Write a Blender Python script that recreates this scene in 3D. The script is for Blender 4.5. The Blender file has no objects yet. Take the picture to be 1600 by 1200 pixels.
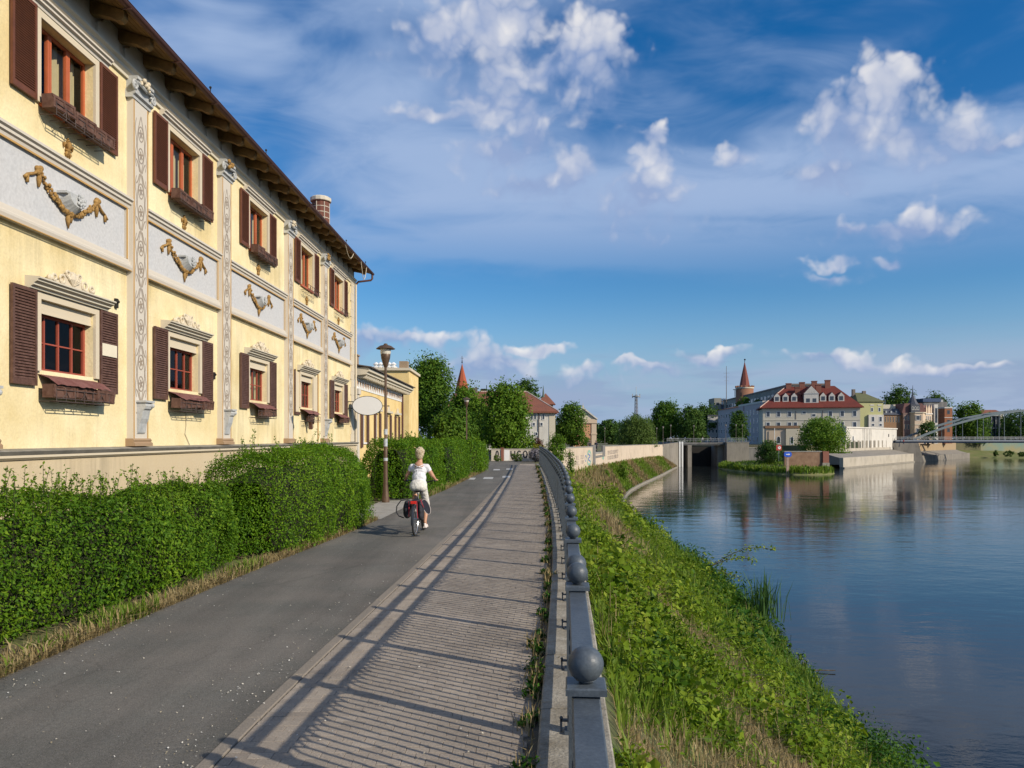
import bpy, math, random
import numpy as np
from mathutils import Matrix, Vector, Euler

# ------------------------------------------------------------------ camera, sky, sun, exposure
SC = bpy.context.scene
COL = SC.collection
HC = 2.0            # camera height above the path
F = 1200.0          # focal length in pixels of the 1600 px wide photograph
cam_data = bpy.data.cameras.new('camera')
cam = bpy.data.objects.new('camera', cam_data)
COL.objects.link(cam)
cam.location = (0, 0, HC)
cam.rotation_euler = (math.radians(90), 0, 0)
cam_data.sensor_width = 36.0
cam_data.lens = 36.0 * F / 1600.0
cam_data.shift_y = 85.0 / 1600.0
cam_data.clip_start = 0.05
cam_data.clip_end = 9000
SC.camera = cam

SUN_EL = math.radians(28.5)
SUN_AZ = math.atan2(0.846, -0.533)          # clockwise from +Y
sun_dir = Vector((math.sin(SUN_AZ) * math.cos(SUN_EL), math.cos(SUN_AZ) * math.cos(SUN_EL), math.sin(SUN_EL)))
sd = bpy.data.lights.new('sun', 'SUN')
sd.energy = 4.7
sd.angle = math.radians(0.5)
sd.color = (1.0, 0.90, 0.74)
sun = bpy.data.objects.new('sun', sd)
sun.rotation_euler = sun_dir.to_track_quat('Z', 'Y').to_euler()
sun.location = (60, -60, 60)
COL.objects.link(sun)

SC.view_settings.view_transform = 'Standard'
SC.view_settings.look = 'None'
SC.view_settings.gamma = 1.0
SC.view_settings.exposure = 0.0
SC.view_settings.use_curve_mapping = False
SC.cycles.use_denoising = True
SC.cycles.max_bounces = 5
SC.cycles.diffuse_bounces = 2
SC.cycles.glossy_bounces = 2
SC.cycles.transparent_max_bounces = 8
SC.cycles.caustics_reflective = False
SC.cycles.caustics_refractive = False

def lin(r, g, b):
    def f(c):
        c /= 255.0
        return c / 12.92 if c <= 0.04045 else ((c + 0.055) / 1.055) ** 2.4
    return (f(r), f(g), f(b), 1.0)

def make_world():
    w = bpy.data.worlds.new('World')
    SC.world = w
    w.use_nodes = True
    nt = w.node_tree
    N, L = nt.nodes, nt.links
    N.clear()
    def nd(t, **k):
        n = N.new(t)
        for a, b in k.items():
            setattr(n, a, b)
        return n
    def math_(op, a, b=None, c=None, clamp=False):
        n = nd('ShaderNodeMath', operation=op, use_clamp=clamp)
        for i, v in enumerate((a, b, c)):
            if v is None: continue
            if isinstance(v, (int, float)): n.inputs[i].default_value = v
            else: L.new(v, n.inputs[i])
        return n.outputs[0]
    def vmath(op, a, b=None, scale=None):
        n = nd('ShaderNodeVectorMath', operation=op)
        for i, v in enumerate((a, b)):
            if v is None: continue
            if isinstance(v, (tuple, list)): n.inputs[i].default_value = v
            else: L.new(v, n.inputs[i])
        if scale is not None: n.inputs['Scale'].default_value = scale
        return n
    def sstep(v, lo, hi):
        n = nd('ShaderNodeMapRange', interpolation_type='SMOOTHSTEP')
        L.new(v, n.inputs[0])
        n.inputs[1].default_value = lo; n.inputs[2].default_value = hi
        return n.outputs[0]
    def mix(f, a, b):
        n = nd('ShaderNodeMix', data_type='RGBA')
        if isinstance(f, (int, float)): n.inputs[0].default_value = f
        else: L.new(f, n.inputs[0])
        for i, v in ((6, a), (7, b)):
            if isinstance(v, tuple): n.inputs[i].default_value = v
            else: L.new(v, n.inputs[i])
        return n.outputs[2]
    def noise(vec, scale, detail=5, rough=0.55, dist=0.0):
        n = nd('ShaderNodeTexNoise')
        L.new(vec, n.inputs['Vector'])
        n.inputs['Scale'].default_value = scale
        n.inputs['Detail'].default_value = detail
        n.inputs['Roughness'].default_value = rough
        n.inputs['Distortion'].default_value = dist
        return n
    VEIL_LOC = (-2.2, 4.4, 0)
    sky = nd('ShaderNodeTexSky', sky_type='NISHITA')
    sky.sun_disc = False
    sky.sun_elevation = SUN_EL
    sky.sun_rotation = SUN_AZ
    sky.air_density = 1.0
    sky.dust_density = 0.6
    sky.ozone_density = 3.0
    hs = nd('ShaderNodeHueSaturation')
    hs.inputs['Hue'].default_value = 0.505
    hs.inputs['Saturation'].default_value = 1.42
    hs.inputs['Value'].default_value = 0.96
    L.new(sky.outputs[0], hs.inputs['Color'])
    tc = nd('ShaderNodeTexCoord')
    d = tc.outputs['Generated']
    sep = nd('ShaderNodeSeparateXYZ'); L.new(d, sep.inputs[0])
    # thin high veil, on a flat layer seen in perspective
    zz = math_('ADD', math_('MAXIMUM', sep.outputs[2], 0.0), 0.16)
    cmb = nd('ShaderNodeCombineXYZ')
    L.new(math_('DIVIDE', sep.outputs[0], zz), cmb.inputs[0])
    L.new(math_('DIVIDE', sep.outputs[1], zz), cmb.inputs[1])
    mp = nd('ShaderNodeMapping'); L.new(cmb.outputs[0], mp.inputs[0])
    mp.inputs['Rotation'].default_value = (0, 0, math.radians(24))
    mp.inputs['Scale'].default_value = (0.72, 1.0, 1)
    mp.inputs['Location'].default_value = VEIL_LOC
    v1 = noise(mp.outputs[0], 0.95, 4, 0.52, 0.6).outputs[0]
    v2 = noise(mp.outputs[0], 5.0, 4, 0.6, 0.8).outputs[0]
    veil = sstep(math_('ADD', math_('MULTIPLY', v1, 0.86), math_('MULTIPLY', v2, 0.14)), 0.42, 0.60)
    veil = math_('MULTIPLY', veil, math_('MULTIPLY', sstep(sep.outputs[2], 0.17, 0.30), 0.88))
    # low flat banks near the horizon
    mh = nd('ShaderNodeMapping'); L.new(d, mh.inputs[0])
    mh.inputs['Scale'].default_value = (1.0, 1.0, 6.0)
    mh.inputs['Location'].default_value = (0.6, 0.15, 0.3)
    hn = noise(mh.outputs[0], 3.0, 4, 0.55, 0.0).outputs[0]
    lowband = math_('MULTIPLY', sstep(sep.outputs[2], 0.135, 0.06), sstep(hn, 0.36, 0.58))
    lowband = math_('MULTIPLY', lowband, 0.80)
    lowgrey = math_('MULTIPLY', sstep(sep.outputs[2], 0.135, 0.09), sstep(noise(mh.outputs[0], 5.5, 4, 0.6, 0.0).outputs[0], 0.50, 0.62))
    lowgrey = math_('MULTIPLY', lowgrey, 0.42)
    # cumulus: soft ellipsoids in directions of the sky, edges broken by noise
    warp = noise(d, 8.5, 4, 0.58)
    off = vmath('SCALE', vmath('SUBTRACT', warp.outputs['Color'], (0.5, 0.5, 0.5)).outputs[0], None, 0.085).outputs[0]
    warp2 = noise(d, 26.0, 3, 0.55)
    off2 = vmath('SCALE', vmath('SUBTRACT', warp2.outputs['Color'], (0.5, 0.5, 0.5)).outputs[0], None, 0.022).outputs[0]
    dd = vmath('ADD', vmath('ADD', d, off).outputs[0], off2).outputs[0]
    blobs = [(690, 52, 62, 42), (755, 42, 70, 56), (800, 15, 46, 36), (895, 92, 74, 58), (848, 105, 52, 32), (925, 88, 46, 56),
             (785, 112, 46, 22), (765, 165, 62, 30), (690, 182, 52, 13), (835, 212, 46, 44), (795, 238, 70, 24),
             (895, 270, 36, 32), (840, 292, 52, 14), (1012, 297, 52, 50), (1350, 190, 84, 54), (1395, 158, 52, 48),
             (1440, 210, 88, 38), (1500, 202, 40, 24), (1562, 212, 52, 12), (1285, 265, 50, 24), (1395, 352, 76, 17),
             (1450, 338, 34, 26), (1318, 357, 30, 12), (1290, 405, 38, 10), (1284, 425, 32, 8), (1380, 397, 14, 9),
             (697, 533, 26, 11), (640, 532, 66, 14), (840, 548, 60, 9), (1100, 552, 40, 8), (1330, 556, 70, 9), (1010, 575, 40, 8), (1480, 560, 60, 8), (752, 580, 62, 28), (800, 572, 40, 16), (920, 590, 42, 17), (585, 532, 26, 16),
             (1140, 240, 22, 22), (1025, 205, 22, 16), (-700, 150, 160, 80), (-420, 330, 120, 40), (2150, 120, 150, 80), (2500, 300, 120, 50)]
    cur = None; num = None; den = None
    for (x, y, rx, ry) in blobs:
        u, v = (x - 800) / F, (685 - y) / F
        c = Vector((u, 1.0, v)).normalized()
        az = math.atan2(c.x, c.y); el = math.asin(c.z)
        k = c.y
        m = nd('ShaderNodeMapping', vector_type='TEXTURE')
        L.new(dd, m.inputs[0])
        m.inputs['Location'].default_value = c
        m.inputs['Rotation'].default_value = (el, 0, -az)
        m.inputs['Scale'].default_value = (1.86 * rx / F * k, 0.5, 1.86 * ry / F * k)
        ln = vmath('LENGTH', m.outputs[0]).outputs['Value']
        cur = ln if cur is None else math_('SMOOTH_MIN', cur, ln, 0.30)
        sp = nd('ShaderNodeSeparateXYZ'); L.new(m.outputs[0], sp.inputs[0])
        w_ = math_('MAXIMUM', math_('SUBTRACT', 1.5, ln), 0.0)
        wz = math_('MULTIPLY', w_, sp.outputs[2])
        num = wz if num is None else math_('ADD', num, wz)
        den = w_ if den is None else math_('ADD', den, w_)
    hgt = math_('DIVIDE', num, math_('MAXIMUM', den, 0.05))      # -1 at a cloud's base, +1 at its top
    n5 = noise(d, 15.0, 4, 0.60, 0.0).outputs[0]
    vo = nd('ShaderNodeTexVoronoi', feature='F1')
    L.new(dd, vo.inputs['Vector']); vo.inputs['Scale'].default_value = 30.0
    vo.inputs['Detail'].default_value = 1.0; vo.inputs['Roughness'].default_value = 0.55
    lump = vo.outputs['Distance']
    fld = math_('ADD', cur, math_('ADD', math_('MULTIPLY', math_('SUBTRACT', n5, 0.5), 1.05), math_('MULTIPLY', math_('SUBTRACT', lump, 0.36), 0.55)))
    edge = sstep(hgt, -0.7, 0.5)                                  # tops are crisp, bases dissolve
    soft = math_('SUBTRACT', sstep(fld, 1.28, 0.05), 0.0)
    hard = sstep(fld, 1.02, 0.50)
    dens = math_('ADD', math_('MULTIPLY', hard, edge), math_('MULTIPLY', soft, math_('SUBTRACT', 1.0, edge)))
    n1 = noise(dd, 13.0, 3, 0.52).outputs[0]
    lit = math_('ADD', math_('MULTIPLY', hgt, 0.62), math_('ADD', 0.58, math_('MULTIPLY', math_('SUBTRACT', 0.36, lump), 0.75)))
    lit = math_('ADD', lit, math_('MULTIPLY', math_('SUBTRACT', n1, 0.5), 0.9), clamp=True)
    S = 8.0
    def c(r, g, b):
        q = lin(r, g, b)
        return (q[0] * S, q[1] * S, q[2] * S, 1)
    haze = math_('MULTIPLY', sstep(sep.outputs[2], 0.185, 0.0), 0.92)
    col = mix(haze, hs.outputs[0], c(140, 170, 207))
    col = mix(veil, col, c(166, 188, 223))
    col = mix(lowband, col, c(166, 181, 209))
    col = mix(lowgrey, col, c(140, 160, 194))
    cl = mix(lit, c(146, 166, 206), c(244, 241, 240))
    col = mix(math_('MULTIPLY', dens, 0.86), col, cl)
    bg = nd('ShaderNodeBackground')
    bg.inputs['Strength'].default_value = 0.125
    L.new(col, bg.inputs['Color'])
    out = nd('ShaderNodeOutputWorld')
    L.new(bg.outputs[0], out.inputs[0])
    w.cycles.sampling_method = 'MANUAL'
    w.cycles.sample_map_resolution = 256
make_world()

# ------------------------------------------------------------------ helpers
rnd = random.Random(7)
rng = np.random.default_rng(11)

def at(px, py, Y):
    """World point at depth Y that the photograph shows at pixel (px, py)."""
    return Vector(((px - 800) / F * Y, Y, HC + (685 - py) / F * Y))
def sx(px, Y): return (px - 800) / F * Y
def sz(py, Y): return HC + (685 - py) / F * Y

MATS = {}
def mat(name, col, rough=0.8, var=0.12, scale=2.0, bump=0.0, bscale=30.0, col2=None, metallic=0.0, spec=0.4, streak=False, fine=0.0, stain=0.0):
    """Principled material with a noise-varied base colour and an optional fine bump."""
    if name in MATS: return MATS[name]
    m = bpy.data.materials.new(name); m.use_nodes = True
    nt = m.node_tree; N, L = nt.nodes, nt.links
    p = N['Principled BSDF']
    p.inputs['Roughness'].default_value = rough
    p.inputs['Metallic'].default_value = metallic
    p.inputs['Specular IOR Level'].default_value = spec
    c = np.array(col[:3])
    a = tuple(np.clip(c * (1 - var), 0, 1)) + (1,)
    b = tuple(np.clip(c * (1 + var), 0, 1)) + (1,) if col2 is None else tuple(col2[:3]) + (1,)
    if var == 0 and col2 is None and bump == 0:
        p.inputs['Base Color'].default_value = tuple(c) + (1,)
    else:
        g = N.new('ShaderNodeNewGeometry')
        vec = g.outputs['Position']
        if streak:
            mp = N.new('ShaderNodeMapping'); L.new(vec, mp.inputs[0])
            mp.inputs['Scale'].default_value = (1, 1, 0.18)
            vec = mp.outputs[0]
        n = N.new('ShaderNodeTexNoise'); L.new(vec, n.inputs['Vector'])
        n.inputs['Scale'].default_value = scale; n.inputs['Detail'].default_value = 6; n.inputs['Roughness'].default_value = 0.62
        r = N.new('ShaderNodeValToRGB'); L.new(n.outputs[0], r.inputs[0])
        r.color_ramp.elements[0].position = 0.34; r.color_ramp.elements[0].color = a
        r.color_ramp.elements[1].position = 0.66; r.color_ramp.elements[1].color = b
        outc = r.outputs[0]
        if fine > 0:
            n3 = N.new('ShaderNodeTexNoise'); L.new(g.outputs['Position'], n3.inputs['Vector'])
            n3.inputs['Scale'].default_value = bscale * 1.3; n3.inputs['Detail'].default_value = 3
            mr = N.new('ShaderNodeMapRange'); L.new(n3.outputs[0], mr.inputs[0])
            mr.inputs[1].default_value = 0.3; mr.inputs[2].default_value = 0.7
            mr.inputs[3].default_value = 1 - fine; mr.inputs[4].default_value = 1 + fine
            mu = N.new('ShaderNodeVectorMath'); mu.operation = 'SCALE'
            L.new(outc, mu.inputs[0]); L.new(mr.outputs[0], mu.inputs['Scale'])
            outc = mu.outputs[0]
        if stain > 0:
            mp2 = N.new('ShaderNodeMapping'); L.new(g.outputs['Position'], mp2.inputs[0]); mp2.inputs['Scale'].default_value = (1, 1, .09)
            n4 = N.new('ShaderNodeTexNoise'); L.new(mp2.outputs[0], n4.inputs['Vector']); n4.inputs['Scale'].default_value = 4.5; n4.inputs['Detail'].default_value = 6; n4.inputs['Roughness'].default_value = .7
            n6 = N.new('ShaderNodeTexNoise'); L.new(g.outputs['Position'], n6.inputs['Vector']); n6.inputs['Scale'].default_value = .45; n6.inputs['Detail'].default_value = 4
            mm = N.new('ShaderNodeMath'); mm.operation = 'MULTIPLY'; L.new(n4.outputs[0], mm.inputs[0]); L.new(n6.outputs[0], mm.inputs[1])
            mr2 = N.new('ShaderNodeMapRange'); L.new(mm.outputs[0], mr2.inputs[0])
            mr2.inputs[1].default_value = .25; mr2.inputs[2].default_value = .40; mr2.inputs[3].default_value = 1.0; mr2.inputs[4].default_value = 1 - stain
            mu2 = N.new('ShaderNodeVectorMath'); mu2.operation = 'SCALE'; L.new(outc, mu2.inputs[0]); L.new(mr2.outputs[0], mu2.inputs['Scale']); outc = mu2.outputs[0]
        L.new(outc, p.inputs['Base Color'])
        if bump > 0:
            n2 = N.new('ShaderNodeTexNoise'); L.new(g.outputs['Position'], n2.inputs['Vector'])
            n2.inputs['Scale'].default_value = bscale; n2.inputs['Detail'].default_value = 4
            bp = N.new('ShaderNodeBump'); L.new(n2.outputs[0], bp.inputs['Height'])
            bp.inputs['Strength'].default_value = 1.0; bp.inputs['Distance'].default_value = bump
            L.new(bp.outputs[0], p.inputs['Normal'])
    MATS[name] = m
    return m

def leaf_mat(name, dark, mid, light, trans=0.35, rough=0.55):
    m = bpy.data.materials.new(name); m.use_nodes = True
    nt = m.node_tree; N, L = nt.nodes, nt.links
    N.clear()
    at_ = N.new('ShaderNodeAttribute'); at_.attribute_name = 'tone'
    r = N.new('ShaderNodeValToRGB'); L.new(at_.outputs['Fac'], r.inputs[0])
    e = r.color_ramp.elements
    e[0].position = 0.0; e[0].color = tuple(dark[:3]) + (1,)
    e[1].position = 1.0; e[1].color = tuple(light[:3]) + (1,)
    k = e.new(0.5); k.color = tuple(mid[:3]) + (1,)
    p = N.new('ShaderNodeBsdfPrincipled')
    L.new(r.outputs[0], p.inputs['Base Color'])
    p.inputs['Roughness'].default_value = rough
    p.inputs['Specular IOR Level'].default_value = 0.16
    t = N.new('ShaderNodeBsdfTranslucent')
    hs = N.new('ShaderNodeHueSaturation'); L.new(r.outputs[0], hs.inputs['Color'])
    hs.inputs['Hue'].default_value = 0.485; hs.inputs['Value'].default_value = 1.3
    L.new(hs.outputs[0], t.inputs['Color'])
    mx = N.new('ShaderNodeMixShader'); mx.inputs[0].default_value = trans
    L.new(p.outputs[0], mx.inputs[1]); L.new(t.outputs[0], mx.inputs[2])
    o = N.new('ShaderNodeOutputMaterial'); L.new(mx.outputs[0], o.inputs[0])
    return m

def tag(o, label=None, cat=None, group=None, kind=None):
    if label: o['label'] = label
    if cat: o['category'] = cat
    if group: o['group'] = group
    if kind: o['kind'] = kind
    return o

def empty(name, loc=(0, 0, 0), rz=0.0, label=None, cat=None, group=None):
    o = bpy.data.objects.new(name, None)
    COL.objects.link(o)
    o.location = loc; o.rotation_euler = (0, 0, rz)
    o.empty_display_size = 0.2
    return tag(o, label, cat, group)

def link_mesh(name, verts, faces, m, parent=None, smooth=False, offset=None):
    me = bpy.data.meshes.new(name)
    if offset is not None:
        verts = [(v[0] - offset[0], v[1] - offset[1], v[2] - offset[2]) for v in verts]
    me.from_pydata(verts, [], faces)
    me.update()
    if smooth: me.polygons.foreach_set('use_smooth', [True] * len(me.polygons))
    o = bpy.data.objects.new(name, me)
    COL.objects.link(o)
    if isinstance(m, (list, tuple)):
        for q in m: me.materials.append(q)
    elif m is not None: me.materials.append(m)
    if parent is not None: o.parent = parent
    return o

class MB:
    """Collects shapes into one mesh."""
    def __init__(s): s.v = []; s.f = []; s.M = None; s.mi = []; s.cm = 0
    def add(s, vs, fs):
        b = len(s.v)
        if s.M is not None: vs = [tuple(s.M @ Vector(p)) for p in vs]
        s.v += [tuple(p) for p in vs]
        s.f += [tuple(i + b for i in f) for f in fs]
        s.mi += [s.cm] * len(fs)
        return s
    def box(s, x0, x1, y0, y1, z0, z1):
        if x0 > x1: x0, x1 = x1, x0
        if y0 > y1: y0, y1 = y1, y0
        if z0 > z1: z0, z1 = z1, z0
        return s.add([(x0, y0, z0), (x1, y0, z0), (x1, y1, z0), (x0, y1, z0), (x0, y0, z1), (x1, y0, z1), (x1, y1, z1), (x0, y1, z1)],
                     [(0, 3, 2, 1), (4, 5, 6, 7), (0, 1, 5, 4), (1, 2, 6, 5), (2, 3, 7, 6), (3, 0, 4, 7)])
    def cbox(s, x0, x1, y0, y1, z0, z1, c=0.01):
        """Box with chamfered top edges."""
        return s.add([(x0, y0, z0), (x1, y0, z0), (x1, y1, z0), (x0, y1, z0), (x0, y0, z1 - c), (x1, y0, z1 - c), (x1, y1, z1 - c), (x0, y1, z1 - c),
                      (x0 + c, y0 + c, z1), (x1 - c, y0 + c, z1), (x1 - c, y1 - c, z1), (x0 + c, y1 - c, z1)],
                     [(0, 3, 2, 1), (8, 9, 10, 11), (0, 1, 5, 4), (1, 2, 6, 5), (2, 3, 7, 6), (3, 0, 4, 7), (4, 5, 9, 8), (5, 6, 10, 9), (6, 7, 11, 10), (7, 4, 8, 11)])
    def prism(s, poly, axis, a, b):
        """poly: 2-D outline (counter-clockwise) swept along axis ('x','y','z') from a to b."""
        n = len(poly)
        def P(p, t):
            if axis == 'x': return (t, p[0], p[1])
            if axis == 'y': return (p[0], t, p[1])
            return (p[0], p[1], t)
        vs = [P(p, a) for p in poly] + [P(p, b) for p in poly]
        fs = [tuple(range(n))[::-1], tuple(range(n, 2 * n))] + [(i, (i + 1) % n, n + (i + 1) % n, n + i) for i in range(n)]
        return s.add(vs, fs)
    def tube(s, pts, r, n=8, caps=True):
        pts = [Vector(p) for p in pts]
        rs = r if isinstance(r, (list, tuple)) else [r] * len(pts)
        vs = []; prev = None
        for i, p in enumerate(pts):
            t = (pts[min(i + 1, len(pts) - 1)] - pts[max(i - 1, 0)])
            t = t.normalized() if t.length > 1e-9 else Vector((0, 0, 1))
            if prev is None:
                u = t.orthogonal().normalized()
            else:
                u = (prev - t * prev.dot(t))
                u = u.normalized() if u.length > 1e-6 else t.orthogonal().normalized()
            prev = u; w = t.cross(u)
            for k in range(n):
                a = 2 * math.pi * k / n
                vs.append(p + (u * math.cos(a) + w * math.sin(a)) * rs[i])
        fs = [(i * n + k, i * n + (k + 1) % n, (i + 1) * n + (k + 1) % n, (i + 1) * n + k) for i in range(len(pts) - 1) for k in range(n)]
        if caps:
            fs.append(tuple(range(n))[::-1]); fs.append(tuple(range((len(pts) - 1) * n, len(pts) * n)))
        return s.add(vs, fs)
    def lathe(s, prof, n=16, c=(0, 0, 0)):
        vs = [(c[0] + r * math.cos(2 * math.pi * k / n), c[1] + r * math.sin(2 * math.pi * k / n), c[2] + z) for (r, z) in prof for k in range(n)]
        fs = [(i * n + k, i * n + (k + 1) % n, (i + 1) * n + (k + 1) % n, (i + 1) * n + k) for i in range(len(prof) - 1) for k in range(n)]
        fs.append(tuple(range(n))[::-1]); fs.append(tuple(range((len(prof) - 1) * n, len(prof) * n)))
        return s.add(vs, fs)
    def ball(s, c, r, n=16, m=10, sc=(1, 1, 1)):
        prof = [(max(1e-4, math.sin(math.pi * i / m)), -math.cos(math.pi * i / m)) for i in range(m + 1)]
        vs = [(c[0] + r * sc[0] * q * math.cos(2 * math.pi * k / n), c[1] + r * sc[1] * q * math.sin(2 * math.pi * k / n), c[2] + r * sc[2] * z) for (q, z) in prof for k in range(n)]
        fs = [(i * n + k, i * n + (k + 1) % n, (i + 1) * n + (k + 1) % n, (i + 1) * n + k) for i in range(m) for k in range(n)]
        return s.add(vs, fs)
    def quad(s, *p): return s.add(p, [tuple(range(len(p)))])
    def build(s, name, m, parent=None, smooth=False, offset=None, label=None):
        o = link_mesh(name, s.v, s.f, m, parent, smooth, offset)
        if isinstance(m, (list, tuple)) and len(m) > 1:
            o.data.polygons.foreach_set('material_index', s.mi)
        if label: o['label'] = label
        return o

def smooth_angle(o, deg=35):
    """Smooth shading that keeps edges sharper than deg."""
    me = o.data
    me.polygons.foreach_set('use_smooth', [True] * len(me.polygons))
    try:
        me.set_sharp_from_angle(angle=math.radians(deg))
    except Exception:
        pass
    return o

def np_mesh(name, V, Q, m, parent=None, tone=None, smooth=False):
    """Mesh from numpy arrays: V (n,3), Q (m,4 or 3)."""
    me = bpy.data.meshes.new(name)
    k = Q.shape[1]
    me.vertices.add(len(V)); me.vertices.foreach_set('co', V.astype(np.float32).ravel())
    me.loops.add(Q.size); me.loops.foreach_set('vertex_index', Q.astype(np.int32).ravel())
    me.polygons.add(len(Q))
    me.polygons.foreach_set('loop_start', np.arange(0, Q.size, k, dtype=np.int32))
    if smooth: me.polygons.foreach_set('use_smooth', np.ones(len(Q), dtype=bool))
    me.update(calc_edges=True)
    if tone is not None:
        a = me.attributes.new('tone', 'FLOAT', 'POINT')
        a.data.foreach_set('value', tone.astype(np.float32))
    if m is not None: me.materials.append(m)
    o = bpy.data.objects.new(name, me)
    COL.objects.link(o)
    if parent is not None: o.parent = parent
    return o

def unit(a): return a / np.maximum(np.linalg.norm(a, axis=1, keepdims=True), 1e-9)

def leaves(P, Nrm, length, width, r, tone, spread=0.9, droop=0.15):
    """One folded diamond leaf per point; returns V, Q, tone per vertex."""
    n = len(P)
    L = length * r.uniform(0.65, 1.3, (n, 1)) if np.isscalar(length) else length.reshape(-1, 1)
    W = L * (width / length) if np.isscalar(length) else L * width
    nr = unit(Nrm + r.normal(0, spread * 0.6, (n, 3)))
    d = r.normal(0, 1, (n, 3)); d = unit(d - nr * np.sum(d * nr, 1, keepdims=True))
    d = unit(d + nr * r.uniform(-0.1, 0.7, (n, 1)) - np.array([[0, 0, droop]]))
    s = unit(np.cross(d, nr))
    up = np.cross(s, d)
    b = P - d * L * 0.5; t = P + d * L * 0.5
    l = P - s * W * 0.5 + up * W * 0.16 - d * L * 0.06
    q = P + s * W * 0.5 + up * W * 0.16 - d * L * 0.06
    V = np.stack([b, l, t, q], 1).reshape(-1, 3)
    i = np.arange(n) * 4
    # two triangles folded on the midrib
    Q = np.concatenate([np.stack([i, i + 2, i + 1], 1), np.stack([i, i + 3, i + 2], 1)])
    return V, Q, np.repeat(tone, 4)

def cat_parts(parts):
    Vs, Qs, Ts = [], [], []; b = 0
    for V, Q, T in parts:
        Vs.append(V); Qs.append(Q + b); Ts.append(T); b += len(V)
    return np.concatenate(Vs), np.concatenate(Qs), np.concatenate(Ts)

def vnoise(P, f, seed=0):
    """Cheap smooth value noise in [-1,1] for arrays of points."""
    r = np.random.default_rng(seed)
    out = np.zeros(len(P))
    for k in range(5):
        w = r.normal(0, f * (0.6 + 0.35 * k), (3,)); ph = r.uniform(0, 6.28)
        out += np.sin(P @ w + ph) / (1 + 0.35 * k)
    return out / 2.6

def copy_tree(o, parent=None):
    c = o.copy(); COL.objects.link(c); c.parent = parent
    for ch in list(o.children): copy_tree(ch, c)
    return c

def interp(pts):
    xs = np.array([p[0] for p in pts], float); ys = np.array([p[1] for p in pts], float)
    # smooth the polyline a little
    g = np.linspace(xs[0], xs[-1], 600); h = np.interp(g, xs, ys)
    k = np.ones(25) / 25; hp = np.pad(h, 12, mode='reflect', reflect_type='odd'); h = np.convolve(hp, k, 'valid')
    return lambda y: np.interp(y, g, h)

rail_x = interp([(-6, -.40), (0, .05), (2.06, .202), (3.45, .29), (5.0, .40), (6.3, .483), (7.7, .583), (8.8, .66), (12.9, .91), (18.7, 1.18), (28, 1.46), (38, 1.73), (50, 1.96), (58, 2.05), (70, 2.1)])
kerb_x = interp([(-6, -2.15), (4.66, -1.94), (7.27, -1.82), (11.7, -1.56), (19.5, -1.14), (40, -.30), (56, .40), (64, .8), (70, 1.0)])
lawn_x = interp([(-6, -4.75), (6.5, -4.32), (11.8, -3.94), (16.6, -3.45), (22, -3.2), (30, -2.6), (40, -2.1), (48, -1.6), (52, -3.2), (58, -8), (70, -9)])
water_x = interp([(-40, 7.2), (0, 8.3), (19, 9.1), (24, 9.7), (35, 11.3), (45, 11.7), (60, 11.8), (71, 11.8), (80, 12.0), (91, 12.8), (113, 17), (130, 21.6), (168, 33), (200, 42), (216, 46.9), (230, 47)])
edge_x = interp([(-40, -1.5), (-6, -.15), (0, .30), (2.06, .45), (5, .65), (8.8, .91), (12.9, 1.16), (18.7, 1.43), (28, 1.71), (38, 1.98), (50, 2.2), (58, 2.32), (62, 2.5), (70, 3.5), (85, 6.7), (113, 13.8), (130, 18.1), (168, 27.8), (190, 34.5), (205, 40), (216, 46.0), (230, 46.4)])
WATER = -6.0
def bank_top(Y): return np.interp(Y, [-40, 55, 62, 75, 85, 102, 170, 200, 205, 216, 230], [-.35, -.35, -.6, -1.4, -1.75, -1.65, -2.4, -2.6, -2.9, -5.6, -5.8])
def bank_z(X, Y):
    e, w = edge_x(Y), water_x(Y)
    t = np.clip((X - e) / np.maximum(w - e, .3), 0, 1.6)
    top = bank_top(Y)
    return top + (WATER - 0.05 - top) * (t ** 0.92)

# ------------------------------------------------------------------ ground, water, path
m_soil = mat('soil', (.17, .135, .085), .95, scale=1.2, col2=(.10, .13, .035), bump=.02, bscale=14, fine=.25)
m_bank = mat('bank_soil', (.12, .10, .055), .95, scale=.55, col2=(.055, .115, .018), bump=.05, bscale=6, fine=.3)
m_asphalt = None
m_concrete = mat('concrete', (.40, .38, .34), .9, scale=2.2, col2=(.26, .245, .215), bump=.006, bscale=50, fine=.15)
m_concrete_w = mat('stained_concrete', (.42, .385, .32), .9, scale=3.5, col2=(.19, .165, .125), bump=.008, bscale=40, fine=.2)
m_wallbeige = mat('flood_wall_paint', (.68, .56, .43), .9, scale=.35, col2=(.58, .47, .35), bump=.004, bscale=8, streak=True, stain=.25)
m_greywall = mat('lock_concrete', (.29, .26, .22), .92, scale=.5, col2=(.20, .18, .15), streak=True, stain=.3)
m_darkwall = mat('dark_concrete', (.16, .155, .15), .95, scale=.6, col2=(.24, .23, .21), streak=True)
m_white = mat('white_paint', (.78, .77, .74), .6, var=.05, scale=3)
m_dark_metal = mat('railing_paint', (.088, .105, .122), .46, scale=14, col2=(.058, .072, .088), spec=.45, bump=.0012, bscale=70, fine=.16)

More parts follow.
